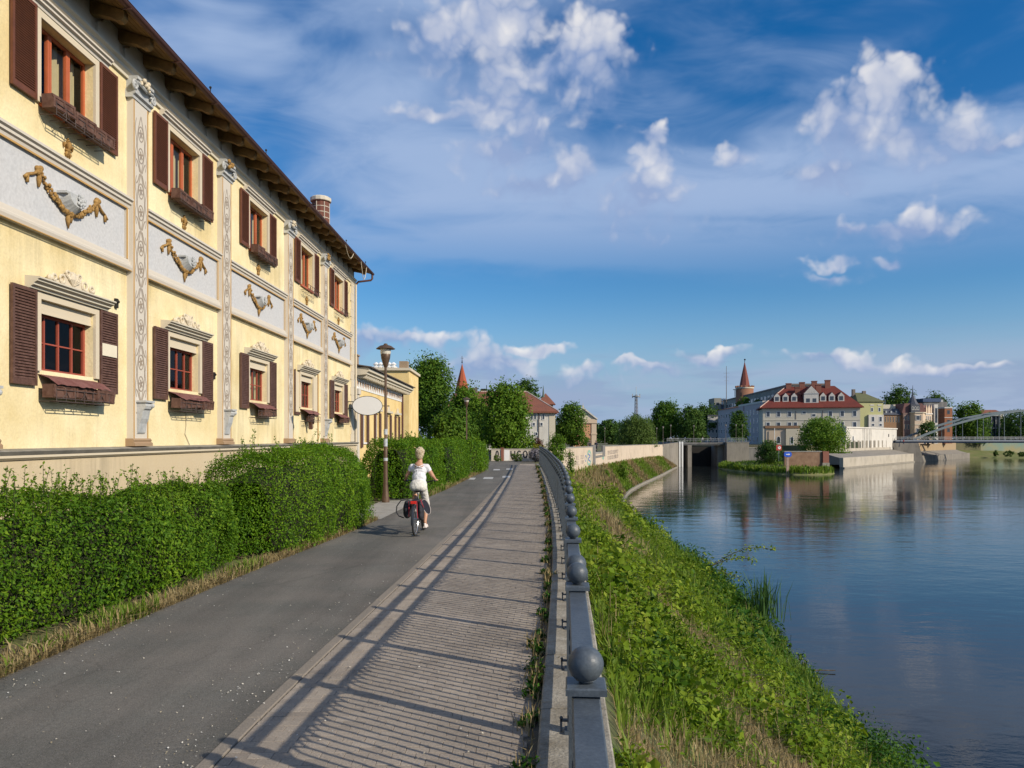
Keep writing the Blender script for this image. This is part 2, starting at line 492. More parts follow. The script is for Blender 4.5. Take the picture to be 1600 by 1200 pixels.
def paving_material():
    m = bpy.data.materials.new('paving_block'); m.use_nodes = True
    N, L = m.node_tree.nodes, m.node_tree.links
    p = N['Principled BSDF']; p.inputs['Roughness'].default_value = .9
    a = N.new('ShaderNodeAttribute'); a.attribute_name = 'tone'
    r = N.new('ShaderNodeValToRGB'); L.new(a.outputs['Fac'], r.inputs[0])
    r.color_ramp.elements[0].color = (.255, .212, .170, 1); r.color_ramp.elements[1].color = (.345, .290, .232, 1)
    g = N.new('ShaderNodeNewGeometry')
    n = N.new('ShaderNodeTexNoise'); L.new(g.outputs['Position'], n.inputs['Vector']); n.inputs['Scale'].default_value = 70; n.inputs['Detail'].default_value = 4
    n4 = N.new('ShaderNodeTexNoise'); L.new(g.outputs['Position'], n4.inputs['Vector']); n4.inputs['Scale'].default_value = 1.1; n4.inputs['Detail'].default_value = 5
    ad = N.new('ShaderNodeMath'); ad.operation = 'ADD'; L.new(n.outputs[0], ad.inputs[0]); L.new(n4.outputs[0], ad.inputs[1])
    mr = N.new('ShaderNodeMapRange'); L.new(ad.outputs[0], mr.inputs[0]); mr.inputs[1].default_value = .7; mr.inputs[2].default_value = 1.3; mr.inputs[3].default_value = .72; mr.inputs[4].default_value = 1.22
    v = N.new('ShaderNodeVectorMath'); v.operation = 'SCALE'; L.new(r.outputs[0], v.inputs[0]); L.new(mr.outputs[0], v.inputs['Scale'])
    L.new(v.outputs[0], p.inputs['Base Color'])
    b = N.new('ShaderNodeBump'); b.inputs['Distance'].default_value = .004; L.new(n.outputs[0], b.inputs['Height']); L.new(b.outputs[0], p.inputs['Normal'])
    return m
m_paving = paving_material()

def asphalt_material():
    m = bpy.data.materials.new('asphalt'); m.use_nodes = True
    N, L = m.node_tree.nodes, m.node_tree.links
    p = N['Principled BSDF']; p.inputs['Roughness'].default_value = .93; p.inputs['Specular IOR Level'].default_value = .3
    g = N.new('ShaderNodeNewGeometry'); pos = g.outputs['Position']
    def noise(scale, detail=5, sc=None, rough=.6):
        v = pos
        if sc:
            mp = N.new('ShaderNodeMapping'); L.new(pos, mp.inputs[0]); mp.inputs['Scale'].default_value = sc; mp.inputs['Rotation'].default_value = (0, 0, -.05); v = mp.outputs[0]
        n = N.new('ShaderNodeTexNoise'); L.new(v, n.inputs['Vector']); n.inputs['Scale'].default_value = scale; n.inputs['Detail'].default_value = detail; n.inputs['Roughness'].default_value = rough
        return n.outputs[0]
    def rng_(v, a, b, c, d):
        r = N.new('ShaderNodeMapRange'); L.new(v, r.inputs[0])
        for i, q in enumerate((a, b, c, d)): r.inputs[i + 1].default_value = q
        return r.outputs[0]
    def mul(a, b):
        n = N.new('ShaderNodeMath'); n.operation = 'MULTIPLY'; L.new(a, n.inputs[0]); L.new(b, n.inputs[1]); return n.outputs[0]
    r = N.new('ShaderNodeValToRGB'); L.new(noise(.9, 6), r.inputs[0])
    r.color_ramp.elements[0].position = .35; r.color_ramp.elements[0].color = (.122, .118, .104, 1)
    r.color_ramp.elements[1].position = .68; r.color_ramp.elements[1].color = (.168, .150, .130, 1)
    wear = rng_(noise(1.0, 4, (1.6, .10, 1)), .36, .66, .82, 1.16)            # wheel-worn lengthwise bands
    patch = rng_(noise(.35, 2, None, .3), .44, .47, .93, 1.04)                # old repair patches
    grit = rng_(noise(75, 3, None, .8), .32, .70, .66, 1.34)
    grit2 = rng_(noise(28, 3), .3, .7, .86, 1.14)
    vo = N.new('ShaderNodeTexVoronoi'); vo.feature = 'DISTANCE_TO_EDGE'; vo.inputs['Scale'].default_value = .55
    wp = N.new('ShaderNodeVectorMath'); wp.operation = 'MULTIPLY_ADD'
    nc = N.new('ShaderNodeTexNoise'); L.new(pos, nc.inputs['Vector']); nc.inputs['Scale'].default_value = 2.2; nc.inputs['Detail'].default_value = 5
    L.new(nc.outputs['Color'], wp.inputs[0]); wp.inputs[1].default_value = (.5, .5, 0); L.new(pos, wp.inputs[2]); L.new(wp.outputs[0], vo.inputs['Vector'])
    crack = rng_(vo.outputs['Distance'], .0, .010, .84, 1.0)
    ck = N.new('ShaderNodeMath'); ck.operation = 'MAXIMUM'; L.new(crack, ck.inputs[0]); L.new(rng_(noise(.3, 3), .48, .56, .5, 1.0), ck.inputs[1])
    f = mul(mul(mul(wear, patch), mul(grit, grit2)), ck.outputs[0])
    v = N.new('ShaderNodeVectorMath'); v.operation = 'SCALE'; L.new(r.outputs[0], v.inputs[0]); L.new(f, v.inputs['Scale'])
    L.new(v.outputs[0], p.inputs['Base Color'])
    b = N.new('ShaderNodeBump'); b.inputs['Distance'].default_value = .006; L.new(noise(75, 3, None, .8), b.inputs['Height']); L.new(b.outputs[0], p.inputs['Normal'])
    return m
m_asphalt = asphalt_material()
m_joint = mat('joint_sand', (.165, .14, .11), .95, scale=8, col2=(.11, .10, .07))

def water_material():
    m = bpy.data.materials.new('river_water'); m.use_nodes = True
    N, L = m.node_tree.nodes, m.node_tree.links
    p = N['Principled BSDF']
    g = N.new('ShaderNodeNewGeometry')
    p.inputs['Base Color'].default_value = (.018, .022, .022, 1)
    p.inputs['Roughness'].default_value = .045
    p.inputs['IOR'].default_value = 1.333
    p.inputs['Specular IOR Level'].default_value = .5
    mp = N.new('ShaderNodeMapping'); L.new(g.outputs['Position'], mp.inputs[0]); mp.inputs['Rotation'].default_value = (0, 0, .25); mp.inputs['Scale'].default_value = (.55, 1.0, 1)
    def ns(s, d, r=.55):
        n = N.new('ShaderNodeTexNoise'); L.new(mp.outputs[0], n.inputs['Vector']); n.inputs['Scale'].default_value = s; n.inputs['Detail'].default_value = d; n.inputs['Roughness'].default_value = r
        return n.outputs[0]
    # wind lanes: ripples are stronger in some broad patches than in others
    lane = N.new('ShaderNodeMapping'); L.new(g.outputs['Position'], lane.inputs[0]); lane.inputs['Scale'].default_value = (.012, .045, 1)
    ln = N.new('ShaderNodeTexNoise'); L.new(lane.outputs[0], ln.inputs['Vector']); ln.inputs['Scale'].default_value = 1.0; ln.inputs['Detail'].default_value = 4
    mr = N.new('ShaderNodeMapRange'); L.new(ln.outputs[0], mr.inputs[0]); mr.inputs[1].default_value = .38; mr.inputs[2].default_value = .64; mr.inputs[3].default_value = .25; mr.inputs[4].default_value = 1.0
    def bump(h, dist, prev=None, var=False):
        b = N.new('ShaderNodeBump'); L.new(h, b.inputs['Height']); b.inputs['Distance'].default_value = dist
        if var: L.new(mr.outputs[0], b.inputs['Strength'])
        if prev is not None: L.new(prev, b.inputs['Normal'])
        return b.outputs[0]
    n1 = bump(ns(.35, 3), .034)
    n2 = bump(ns(1.9, 4), .015, n1, True)
    n3 = bump(ns(7.0, 3), .0036, n2, True)
    L.new(n3, p.inputs['Normal'])
    return m
m_water = water_material()

def structure(o): o['kind'] = 'structure'; return o

def build_ground():
    ys = [-60, -20] + list(np.arange(-6, 62.6, 1.5)) + list(np.arange(64, 217, 6.0)) + [230]
    V, Fs = [], []
    for y in ys:
        e = float(edge_x(y))
        for x in (-900, -120, -30, -12, e): V.append((x, y, -.022))
    for i in range(len(ys) - 1):
        for k in range(4):
            a = i * 5 + k
            Fs.append((a, a + 1, a + 6, a + 5))
    b = len(V)
    V += [(-900, 262, -.022), (47, 262, -.022)]
    last = (len(ys) - 1) * 5
    Fs.append((last, last + 4, b + 1, b))
    structure(link_mesh('ground', V, Fs, m_soil))
    # bank slope as a fine uneven sheet
    ys = np.concatenate([np.arange(-20, 64, .5), np.arange(64, 217, 2.0)]); ts = np.linspace(0, 1.22, 34)
    P = np.zeros((len(ys), len(ts), 3))
    for i, y in enumerate(ys):
        e, w = edge_x(y), water_x(y)
        P[i, :, 0] = e + (w - e) * ts; P[i, :, 1] = y
        P[i, :, 2] = bank_z(P[i, :, 0], np.full(len(ts), y))
    flat = P.reshape(-1, 3)
    bump = .10 * vnoise(flat * np.array([1, 1, 0]), 1.3, 3) + .06 * vnoise(flat * np.array([1, 1, 0]), 3.7, 4)
    t = np.tile(ts, len(ys))
    flat[:, 2] += bump * np.clip(t * 8, 0, 1)
    flat[t == 0, 2] -= .0
    n, m_ = len(ys), len(ts)
    idx = np.arange(n * m_).reshape(n, m_)
    Q = np.stack([idx[:-1, :-1], idx[:-1, 1:], idx[1:, 1:], idx[1:, :-1]], -1).reshape(-1, 4)
    structure(np_mesh('river_bank', flat, Q, m_bank, smooth=True))
    # low concrete footing along the far water's edge
    mb = MB()
    yy = np.arange(76, 217, 5.0)
    for a, c in zip(yy[:-1], yy[1:]):
        xa, xc = float(water_x(a)), float(water_x(c))
        mb.add([(xa - .6, a, -6.5), (xa + .15, a, -6.5), (xa + .15, a, -5.72), (xa - .6, a, -5.72), (xc - .6, c, -6.5), (xc + .15, c, -6.5), (xc + .15, c, -5.72), (xc - .6, c, -5.72)],
               [(3, 2, 6, 7), (2, 1, 5, 6), (0, 3, 7, 4)])
    structure(mb.build('bank_footing', m_concrete_w))
build_ground()

wv = MB(); wv.quad((-60, -60, WATER), (3000, -60, WATER), (3000, 1500, WATER), (-60, 1500, WATER))
structure(wv.build('river_water', m_water))

def strip(name, fa, fb, ys, z, m, parent=None):
    V = []; Fs = []
    for i, y in enumerate(ys):
        V += [(float(fa(y)), y, z), (float(fb(y)), y, z)]
        if i: Fs.append((2 * i - 2, 2 * i - 1, 2 * i + 1, 2 * i))
    return link_mesh(name, V, Fs, m, parent)

YS = list(np.arange(-6, 69, 1.0))
structure(strip('asphalt_path', lawn_x, lambda y: kerb_x(y) - .0, YS, 0.0, m_asphalt))
pave = structure(strip('pavement', lambda y: kerb_x(y) - .01, lambda y: rail_x(y) - .22, YS, -.012, m_joint))
# concrete apron at the lamp post
ap = MB(); ap.add([(-4.35, 19.2, .004), (-3.25, 19.0, .004), (-2.98, 25.2, .004), (-4.1, 25.6, .004)], [(0, 1, 2, 3)])
structure(ap.build('lamp_apron', m_concrete))

def build_paving():
    r = random.Random(3)
    # kerb stones, one metre each
    ks = []
    y = 2.5
    while y < 60:
        ks.append(y); y += 1.0
    base = None
    def kerb_mesh(L):
        mb = MB(); mb.cbox(0, .10, .004, L - .004, -.08, .004, .006); return mb
    km = kerb_mesh(1.0)
    base = km.build('kerb_stone', mat('kerb_concrete', (.275, .235, .19), .9, scale=2.2, col2=(.215, .185, .15), bump=.004, bscale=60, fine=.15), pave)
    for i, y in enumerate(ks):
        o = base if i == 0 else base.copy()
        if i: COL.objects.link(o)
        x0 = float(kerb_x(y)); x1 = float(kerb_x(y + 1))
        o.location = (x0, y, r.uniform(-.002, .002)); o.rotation_euler = (0, 0, -math.atan2(x1 - x0, 1.0))
    # blocks 20 x 10 cm in running bond
    D = .092; W = .15; g = .0024
    cells = []
    y = 2.4; row = 0
    while y < 60:
        x0 = float(kerb_x(y + D / 2)) + .115; x1 = float(rail_x(y + D / 2)) - .30
        x = x0 - (W / 2 if row % 2 else 0)
        while x < x1 - .03:
            a, b = max(x, x0), min(x + W, x1)
            if b - a > .03: cells.append((a + g / 2, b - g / 2, y + g / 2, y + D - g / 2))
            x += W
        y += D; row += 1
    def block(a, b, c, d, z):
        e = .0022
        v = [(a, c, -.03), (b, c, -.03), (b, d, -.03), (a, d, -.03), (a, c, z - e), (b, c, z - e), (b, d, z - e), (a, d, z - e), (a + e, c + e, z), (b - e, c + e, z), (b - e, d - e, z), (a + e, d - e, z)]
        f = [(8, 9, 10, 11), (4, 5, 9, 8), (5, 6, 10, 9), (6, 7, 11, 10), (7, 4, 8, 11), (0, 1, 5, 4), (1, 2, 6, 5), (2, 3, 7, 6), (3, 0, 4, 7)]
        return v, f
    inview = [c for c in cells if c[2] > 4.55 and (c[0] - .1) / c[2] > -.44]
    near = set(inview[:290])
    vs, fs, tn = [], [], []
    protos = {}
    for c in cells:
        t = min(1, max(0, r.gauss(.5, .24)))
        z = r.uniform(-.002, .0025)
        if c in near:
            w = round(c[1] - c[0], 3); k = (w, int(t * 5))
            if k not in protos:
                v, f = block(-w / 2, w / 2, -(D - g) / 2, (D - g) / 2, 0)
                o = link_mesh('paving_block', v, f, m_paving, pave)
                a = o.data.attributes.new('tone', 'FLOAT', 'POINT'); a.data.foreach_set('value', [t] * len(v))
                protos[k] = o
            else:
                o = protos[k].copy(); COL.objects.link(o); o.parent = pave
            o.location = ((c[0] + c[1]) / 2, (c[2] + c[3]) / 2, z)
            o.rotation_euler = (r.uniform(-.008, .008), r.uniform(-.006, .006), r.uniform(-.006, .006))
        else:
            v, f = block(*c, z)
            b = len(vs); vs += v; fs += [tuple(i + b for i in q) for q in f]; tn += [t] * len(v)
    o = link_mesh('paving_blocks', vs, fs, m_paving, pave)
    a = o.data.attributes.new('tone', 'FLOAT', 'POINT'); a.data.foreach_set('value', tn)
    o['kind'] = 'stuff'
build_paving()

# painted crossing squares
mk = mat('road_paint', (.62, .61, .58), .8, scale=9, col2=(.40, .39, .37))
for (px, py, wpx) in ((763, 747, 15), (791, 745, 12), (776, 734, 10), (796, 733, 10), (738, 748, 9)):
    Y = 2 * F / (py - 685); X = sx(px, Y); w = wpx / F * Y / 2
    mb = MB(); mb.quad((X - w, Y - .9, .005), (X + w, Y - .9, .005), (X + w, Y + .9, .005), (X - w, Y + .9, .005))
    structure(mb.build('crossing_marking', mk))

# plinth under the railing
def build_plinth():
    root = empty('railing_plinth', (float(rail_x(3)), 3, 0), 0, 'long stained concrete plinth carrying the dark metal railing', 'plinth')
    r = random.Random(5)
    y = -4.0
    while y < 58:
        L = 1.35
        xa, xb = float(rail_x(y)), float(rail_x(y + L))
        o = MB()
        z = .085 + r.uniform(-.006, .006)
        a, b = -.225, .245
        c = .012
        def ring(x, yy): return [(x + a, yy, -.3), (x + b, yy, -.55), (x + b, yy, z - c), (x + b - c, yy, z), (x + a + c, yy, z), (x + a, yy, z - c)]
        R0, R1 = ring(xa, y + .004), ring(xb, y + L - .004)
        n = 6
        o.add(R0 + R1, [(i, (i + 1) % n, n + (i + 1) % n, n + i) for i in range(n)] + [tuple(range(n))[::-1], tuple(range(n, 2 * n))])
        o.build('plinth_slab', m_concrete_w, root, offset=root.location)
        y += L
build_plinth()

def build_railing():
    root = empty('metal_railing', (float(rail_x(3)), 3, 0), 0, 'long dark grey metal railing with ball-topped posts along the river', 'railing')
    off = root.location
    posts = [-3.3, -1.98, -.64, .70, 2.06, 3.45, 3.70] + [5.02 + 1.35 * i for i in range(39)]
    # post prototype in local coordinates
    pm = MB(); pm.box(-.037, .037, -.037, .037, .08, 1.325)
    pm.box(-.055, .055, -.055, .055, .08, .10)
    cap = MB(); cap.cbox(-.054, .054, -.054, .054, 1.325, 1.345, .004)
    ball = MB(); ball.lathe([(.018, 1.343), (.02, 1.352), (.028, 1.354)], 16); ball.ball((0, 0, 1.395), .048, 28, 18)
    br = MB(); br.box(-.085, -.037, -.012, .012, .15, .165); br.box(-.085, -.070, -.012, .012, .085, .165); br.ball((-.077, 0, .172), .012, 8, 5)
    P0 = pm.build('post', m_dark_metal, root); C0 = cap.build('cap', m_dark_metal, P0)
    B0 = ball.build('ball', m_dark_metal, P0, smooth=True); K0 = br.build('bracket', m_dark_metal, P0)
    for i, y in enumerate(posts):
        x = float(rail_x(y)); ang = -math.atan2(float(rail_x(y + .5) - rail_x(y - .5)), 1.0)
        if i == 0: o = P0
        else: o = copy_tree(P0, root)
        o.location = (x - off.x, y - off.y, 0); o.rotation_euler = (0, 0, ang)
    for i in range(len(posts) - 1):
        a, b = posts[i], posts[i + 1]
        if b - a < .6: continue
        pa = Vector((float(rail_x(a)), a, 0)); pb = Vector((float(rail_x(b)), b, 0))
        L = (pb - pa).length; ang = -math.atan2(pb.x - pa.x, pb.y - pa.y)
        h = MB()
        h.cbox(-.037, .037, .037, L - .037, 1.285, 1.318, .004)
        hr = h.build('handrail', m_dark_metal, root); hr.location = pa - off; hr.rotation_euler = (0, 0, ang)
        q = MB()
        q.box(-.018, .018, .037, L - .037, 1.135, 1.160)
        q.box(-.018, .018, .037, L - .037, .185, .210)
        o = q.build('panel_rail', m_dark_metal, root); o.location = pa - off; o.rotation_euler = (0, 0, ang)
        nb = 12
        sp = (L - .074) / (nb + 1)
        bb = MB()
        ys_ = [.037 + sp * (k + 1) for k in range(nb)]
        near = 0 < a < 9
        def arch(mb, y0, y1):
            c, rad = (y0 + y1) / 2, (y1 - y0) / 2
            pts = [(0, c - rad * math.cos(t), 1.128 - rad + rad * math.sin(t)) for t in np.linspace(0, math.pi, 9)]
            mb.tube(pts, .0105, 6)
        for k, yy in enumerate(ys_):
            mb = MB() if near else bb
            top = 1.128 - sp
            mb.tube([(0, yy, .205), (0, yy, top)], .0118, 6)
            if k + 2 < nb: arch(mb, yy, ys_[k + 2])
            if near:
                t = mb.build('baluster', m_dark_metal, o, smooth=True)
        arch(bb, .037, ys_[1]); arch(bb, ys_[-2], L - .037)
        s = bb.build('balusters' if not near else 'end_arches', m_dark_metal, o, smooth=True); s['kind'] = 'stuff'
build_railing()

# ------------------------------------------------------------------ yellow house on the left
m_yellow = mat('yellow_render', (.79, .63, .32), .9, scale=.7, col2=(.86, .74, .46), bump=.006, bscale=20, fine=.06, stain=.20)
m_plinth = mat('plinth_render', (.66, .54, .36), .92, scale=.8, col2=(.56, .45, .29), bump=.004, bscale=18, streak=True, stain=.3)
m_cream = mat('cream_stucco', (.70, .61, .46), .88, scale=1.5, col2=(.62, .53, .39), bump=.003, bscale=25)
m_cornice = mat('grey_stucco', (.66, .60, .48), .9, scale=1.8, col2=(.57, .51, .40))
m_panel = mat('frieze_plaster', (.62, .61, .60), .9, scale=1.6, col2=(.52, .52, .52), bump=.006, bscale=14, fine=.08)
m_pil = mat('pilaster_stone', (.68, .62, .53), .9, scale=2.0, col2=(.60, .54, .45))
m_scroll = mat('scroll_paint', (.36, .28, .20), .9, scale=4, col2=(.32, .27, .23))
m_gold = mat('gilt_plaster', (.45, .265, .080), .75, scale=14, col2=(.25, .135, .038), bump=.01, bscale=60)
m_goldline = mat('ochre_line', (.55, .32, .10), .85, scale=5, col2=(.46, .27, .09))
m_greystone = mat('grey_plaster', (.60, .60, .58), .85, scale=6, col2=(.36, .37, .37), bump=.006, bscale=40)
m_shut_red = mat('shutter_red_brown', (.175, .062, .030), .6, scale=9, col2=(.115, .040, .022), fine=.15)
m_shut_dk = mat('shutter_dark_brown', (.090, .042, .028), .6, scale=9, col2=(.135, .070, .050), fine=.15)
m_frame_or = mat('window_frame_orange', (.48, .12, .045), .5, scale=3, var=.1)
m_frame_rd = mat('window_frame_red', (.34, .075, .045), .55, scale=3, var=.1)
m_box = mat('flower_box_wood', (.085, .035, .022), .8, scale=8, col2=(.16, .085, .06), bump=.004, bscale=50)
m_awn = mat('rusty_sheet', (.17, .062, .050), .75, scale=6, col2=(.23, .10, .085), bump=.003, bscale=40)
m_wood = mat('rafter_wood', (.38, .225, .075), .85, scale=4, col2=(.17, .095, .03), bump=.006, bscale=30)
m_soffit = mat('soffit_boards', (.36, .215, .070), .85, scale=3, col2=(.16, .09, .03))
m_gutter = mat('gutter_copper', (.13, .055, .042), .5, scale=4, col2=(.085, .040, .033), metallic=.3)
m_tile = mat('roof_tile', (.20, .075, .045), .85, scale=2, col2=(.13, .055, .04))
m_brickred = mat('chimney_brick', (.20, .075, .05), .9, scale=7, col2=(.13, .055, .04), bump=.006, bscale=30)
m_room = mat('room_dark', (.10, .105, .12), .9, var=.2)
m_curtain = mat('curtain', (.60, .52, .30), .9, scale=3, col2=(.45, .38, .22))
m_basket = mat('wire_rust', (.06, .04, .035), .7, scale=8, col2=(.10, .07, .06))
m_dark = mat('dark_hole', (.02, .018, .016), .9, var=0)
m_ledge = mat('ledge_sheet', (.20, .19, .17), .6, scale=3, col2=(.29, .27, .24))
m_base_br = mat('pilaster_base_brown', (.40, .27, .16), .9, scale=3, col2=(.32, .21, .12))

def glass_material(name, tint, gl):
    m = bpy.data.materials.new(name); m.use_nodes = True
    N, L = m.node_tree.nodes, m.node_tree.links; N.clear()
    t = N.new('ShaderNodeBsdfTransparent'); t.inputs[0].default_value = tint
    g = N.new('ShaderNodeBsdfGlossy'); g.inputs['Roughness'].default_value = .03; g.inputs[0].default_value = (.9, .93, 1, 1)
    lw = N.new('ShaderNodeLayerWeight'); lw.inputs['Blend'].default_value = gl
    mx = N.new('ShaderNodeMixShader'); L.new(lw.outputs['Fresnel'], mx.inputs[0]); L.new(t.outputs[0], mx.inputs[1]); L.new(g.outputs[0], mx.inputs[2])
    o = N.new('ShaderNodeOutputMaterial'); L.new(mx.outputs[0], o.inputs[0])
    return m
m_glass = glass_material('window_glass', (.85, .86, .85, 1), .16)
m_farglass = mat('far_window_glass', (.045, .055, .07), .08, var=.2, scale=.6, spec=.8)

FA = math.atan2(16, 1200)
house = empty('yellow_house', (-7.9, 0, 0), -FA, 'two-storey yellow house with brown shutters, pilasters and garland panels', 'house')
WIN = [8.70, 13.34, 17.92, 22.95, 28.1, 32.95]
PIL = [6.40, 11.03, 15.65, 20.2, 25.78, 30.4]
BAYS = [(6.72, 10.71), (11.35, 15.33), (15.97, 19.88), (20.52, 25.46), (26.10, 30.08), (30.72, 35.2)]
S0, S1 = 4.0, 35.95
OW = .80      # half opening width
LZ = (3.12, 4.28); UZ = (7.50, 8.88)

def wall_with_holes(mb, y0, y1, z0, z1, holes, x0, x1):
    ys = sorted(set([y0, y1] + [h[0] for h in holes] + [h[1] for h in holes]))
    zs = sorted(set([z0, z1] + [h[2] for h in holes] + [h[3] for h in holes]))
    for a, b in zip(ys[:-1], ys[1:]):
        for c, d in zip(zs[:-1], zs[1:]):
            m = ((a + b) / 2, (c + d) / 2)
            if any(h[0] < m[0] < h[1] and h[2] < m[1] < h[3] for h in holes): continue
            mb.quad((x1, a, c), (x1, b, c), (x1, b, d), (x1, a, d))
    for h in holes:
        a, b, c, d = h
        mb.quad((x0, a, c), (x1, a, c), (x1, a, d), (x0, a, d))
        mb.quad((x1, b, c), (x0, b, c), (x0, b, d), (x1, b, d))
        mb.quad((x0, a, d), (x1, a, d), (x1, b, d), (x0, b, d))
        mb.quad((x0, a, c), (x0, b, c), (x1, b, c), (x1, a, c))

def part(name, m, parent, fn, smooth=False, label=None):
    mb = MB(); fn(mb)
    return mb.build(name, m, parent, smooth, label=label)

def build_house():
    holes = []
    for w in WIN:
        holes.append((w - OW, w + OW, LZ[0], LZ[1])); holes.append((w - OW, w + OW, UZ[0], UZ[1]))
    mb = MB()
    wall_with_holes(mb, S0, S1, 1.70, 9.98, holes, -.24, 0)
    mb.box(-11, -.5, S1 - .5, S1, 0, 9.95)      # north side wall
    mb.box(-11, -.5, S0, S0 + .4, 0, 9.95)
    mb.box(-11, -10.6, S0 + .41, S1 - .51, 0, 9.95)
    mb.quad((-.5, S1, 1.7), (0, S1, 1.7), (0, S1, 9.98), (-.5, S1, 9.98))
    mb.build('wall', m_yellow, house)
    part('plinth', m_plinth, house, lambda q: q.box(-.5, .11, S0, S1 + .03, -.2, 1.66))
    def ledge(q):
        q.prism([(-.1, 1.74), (.19, 1.74), (.24, 1.80), (.20, 1.815), (0, 1.84), (-.1, 1.84)], 'y', S0, S1 + .12)
    part('ledge', m_ledge, house, ledge)
    part('ledge_moulding', m_cream, house, lambda q: q.prism([(-.1, 1.662), (.135, 1.662), (.185, 1.70), (.185, 1.737), (-.1, 1.737)], 'y', S0, S1 + .09))
    # rooms behind the windows
    def room(q):
        q.quad((-1.3, S0, 2.2), (-1.3, S1, 2.2), (-1.3, S1, 9.5), (-1.3, S0, 9.5))
        for z in (2.6, 5.2, 7.0, 9.3): q.quad((-1.3, S0, z), (-.25, S0, z), (-.25, S1, z), (-1.3, S1, z))
    part('interior', m_room, house, room)
    # quoins at the corner
    qo = None
    k = 0; z = 1.85
    r = random.Random(9)
    while z < 9.35:
        L = .62 if k % 2 else .74
        o = part('quoin', m_cream, house, lambda q: q.cbox(-.01, .045, 0, L, 0, .355, .004))
        o.location = (0, S1 - L + .02, z)
        z += .36; k += 1
    # frieze panels
    for bi, (a, b) in enumerate(BAYS):
        pn = part('frieze_panel', m_panel, house, lambda q: q.box(0, .022, a + .12, b - .12, 5.57, 6.58))
        def frame(q):
            q.prism([(0, 6.585), (.06, 6.585), (.075, 6.64), (.11, 6.66), (.11, 6.71), (.15, 6.73), (.15, 6.775), (0, 6.79)], 'y', a, b)
            q.prism([(0, 5.34), (.10, 5.34), (.12, 5.40), (.12, 5.44), (.085, 5.46), (.085, 5.52), (.05, 5.535), (.05, 5.565), (0, 5.565)], 'y', a, b)
            q.box(0, .05, a, a + .10, 5.568, 6.582); q.box(0, .05, b - .10, b, 5.568, 6.582)
        part('moulding', m_pil, pn, frame)
        def lines(q):
            q.box(.05, .064, a + .06, a + .10, 5.57, 6.58); q.box(.05, .064, b - .10, b - .06, 5.57, 6.58)
            q.box(.105, .126, a + .01, b - .01, 5.325, 5.338)
            q.box(.06, .073, a + .11, b - .11, 6.555, 6.584)
        part('ochre_line', m_goldline, pn, lines)
    # garland + shell on each panel
    for w in WIN:
        c = w - .02
        def swag(q):
            rr = random.Random(4)
            for sgn in (-1, 1):
                n = 26
                for i in range(n):
                    t = i / (n - 1)
                    y = c + sgn * .84 * (1 - t); z = 6.33 - .43 * (1 - (1 - t) ** 1.7)
                    rad = .036 + .040 * t
                    for j in range(3):
                        q.ball((.035 + rr.uniform(0, .055), y + rr.uniform(-.03, .03), z + rr.uniform(-.035, .035)), rad * rr.uniform(.5, .8), 6, 4, (.7, 1, 1))
                ye = c + sgn * .86
                for j in range(5): q.ball((.05, ye + rr.uniform(-.06, .06), 6.35 + rr.uniform(-.04, .06)), .05, 7, 5)
                # ribbon ends
                q.tube([(.05, ye, 6.36), (.06, ye + sgn * .10, 6.27), (.045, ye + sgn * .16, 6.24), (.05, ye + sgn * .27, 6.20)], [.035, .022, .03, .022], 6)
                q.tube([(.05, ye + sgn * .26, 6.21), (.05, ye + sgn * .34, 6.13)], [.022, .03], 6)
                q.tube([(.05, ye + sgn * .26, 6.21), (.05, ye + sgn * .28, 6.07)], [.022, .028], 6)
                q.tube([(.05, ye - sgn * .03, 6.33), (.05, ye - sgn * .02, 6.2), (.05, ye - sgn * .01, 6.08)], [.03, .045, .015], 6)
            q.tube([(.05, c - .05, 5.90), (.06, c - .06, 5.78), (.05, c - .03, 5.63)], [.025, .042, .010], 7)
            q.tube([(.05, c + .05, 5.92), (.06, c + .03, 5.82), (.05, c + .05, 5.74)], [.025, .032, .010], 7)
        g = part('garland', m_gold, house, swag, True)
        def shell(q):
            # scooped half-round bracket with a rosette in front
            prof = []
            n = 12
            ring0 = [(.02, c + .31 * math.cos(t), 6.16 + (.34 * math.sin(t))) for t in np.linspace(math.pi, 2 * math.pi, n)]
            ring1 = [(.21, c + .25 * math.cos(t), 6.20 + (.20 * math.sin(t))) for t in np.linspace(math.pi, 2 * math.pi, n)]
            ring2 = [(.21, c + .20 * math.cos(t), 6.20 + (.15 * math.sin(t))) for t in np.linspace(math.pi, 2 * math.pi, n)]
            fs = [(i, i + 1, n + i + 1, n + i) for i in range(n - 1)] + [(n + i, n + i + 1, 2 * n + i + 1, 2 * n + i) for i in range(n - 1)]
            q.add(ring0 + ring1 + ring2, fs + [tuple(range(2 * n, 3 * n))])
            q.quad(ring0[0], ring1[0], ring1[-1], ring0[-1])
            q.box(.02, .20, c - .33, c - .27, 6.16, 6.20)
            rr = random.Random(2)
            for k in range(16):
                a = k * 2.4; R = .018 * math.sqrt(k) * 1.6
                q.ball((.225 + .02 * (1 - k / 16), c + .06 + R * math.cos(a), 6.12 + R * math.sin(a)), .032, 6, 4, (.6, 1, 1))
        part('shell_bracket', m_greystone, house, shell)
        def fleur(q):
            z = 7.02
            q.tube([(.02, c, z - .15), (.03, c, z), (.035, c, z + .08), (.02, c, z + .19)], [.018, .03, .055, .008], 7)
            for s in (-1, 1):
                q.tube([(.02, c + s * .02, z - .02), (.03, c + s * .07, z + .07), (.03, c + s * .12, z + .06), (.025, c + s * .12, z - .01)], [.02, .032, .028, .012], 6)
                q.tube([(.02, c + s * .02, z - .04), (.03, c + s * .06, z - .10), (.02, c + s * .05, z - .15)], [.02, .028, .01], 6)
            q.box(.01, .05, c - .07, c + .07, z - .05, z - .02)
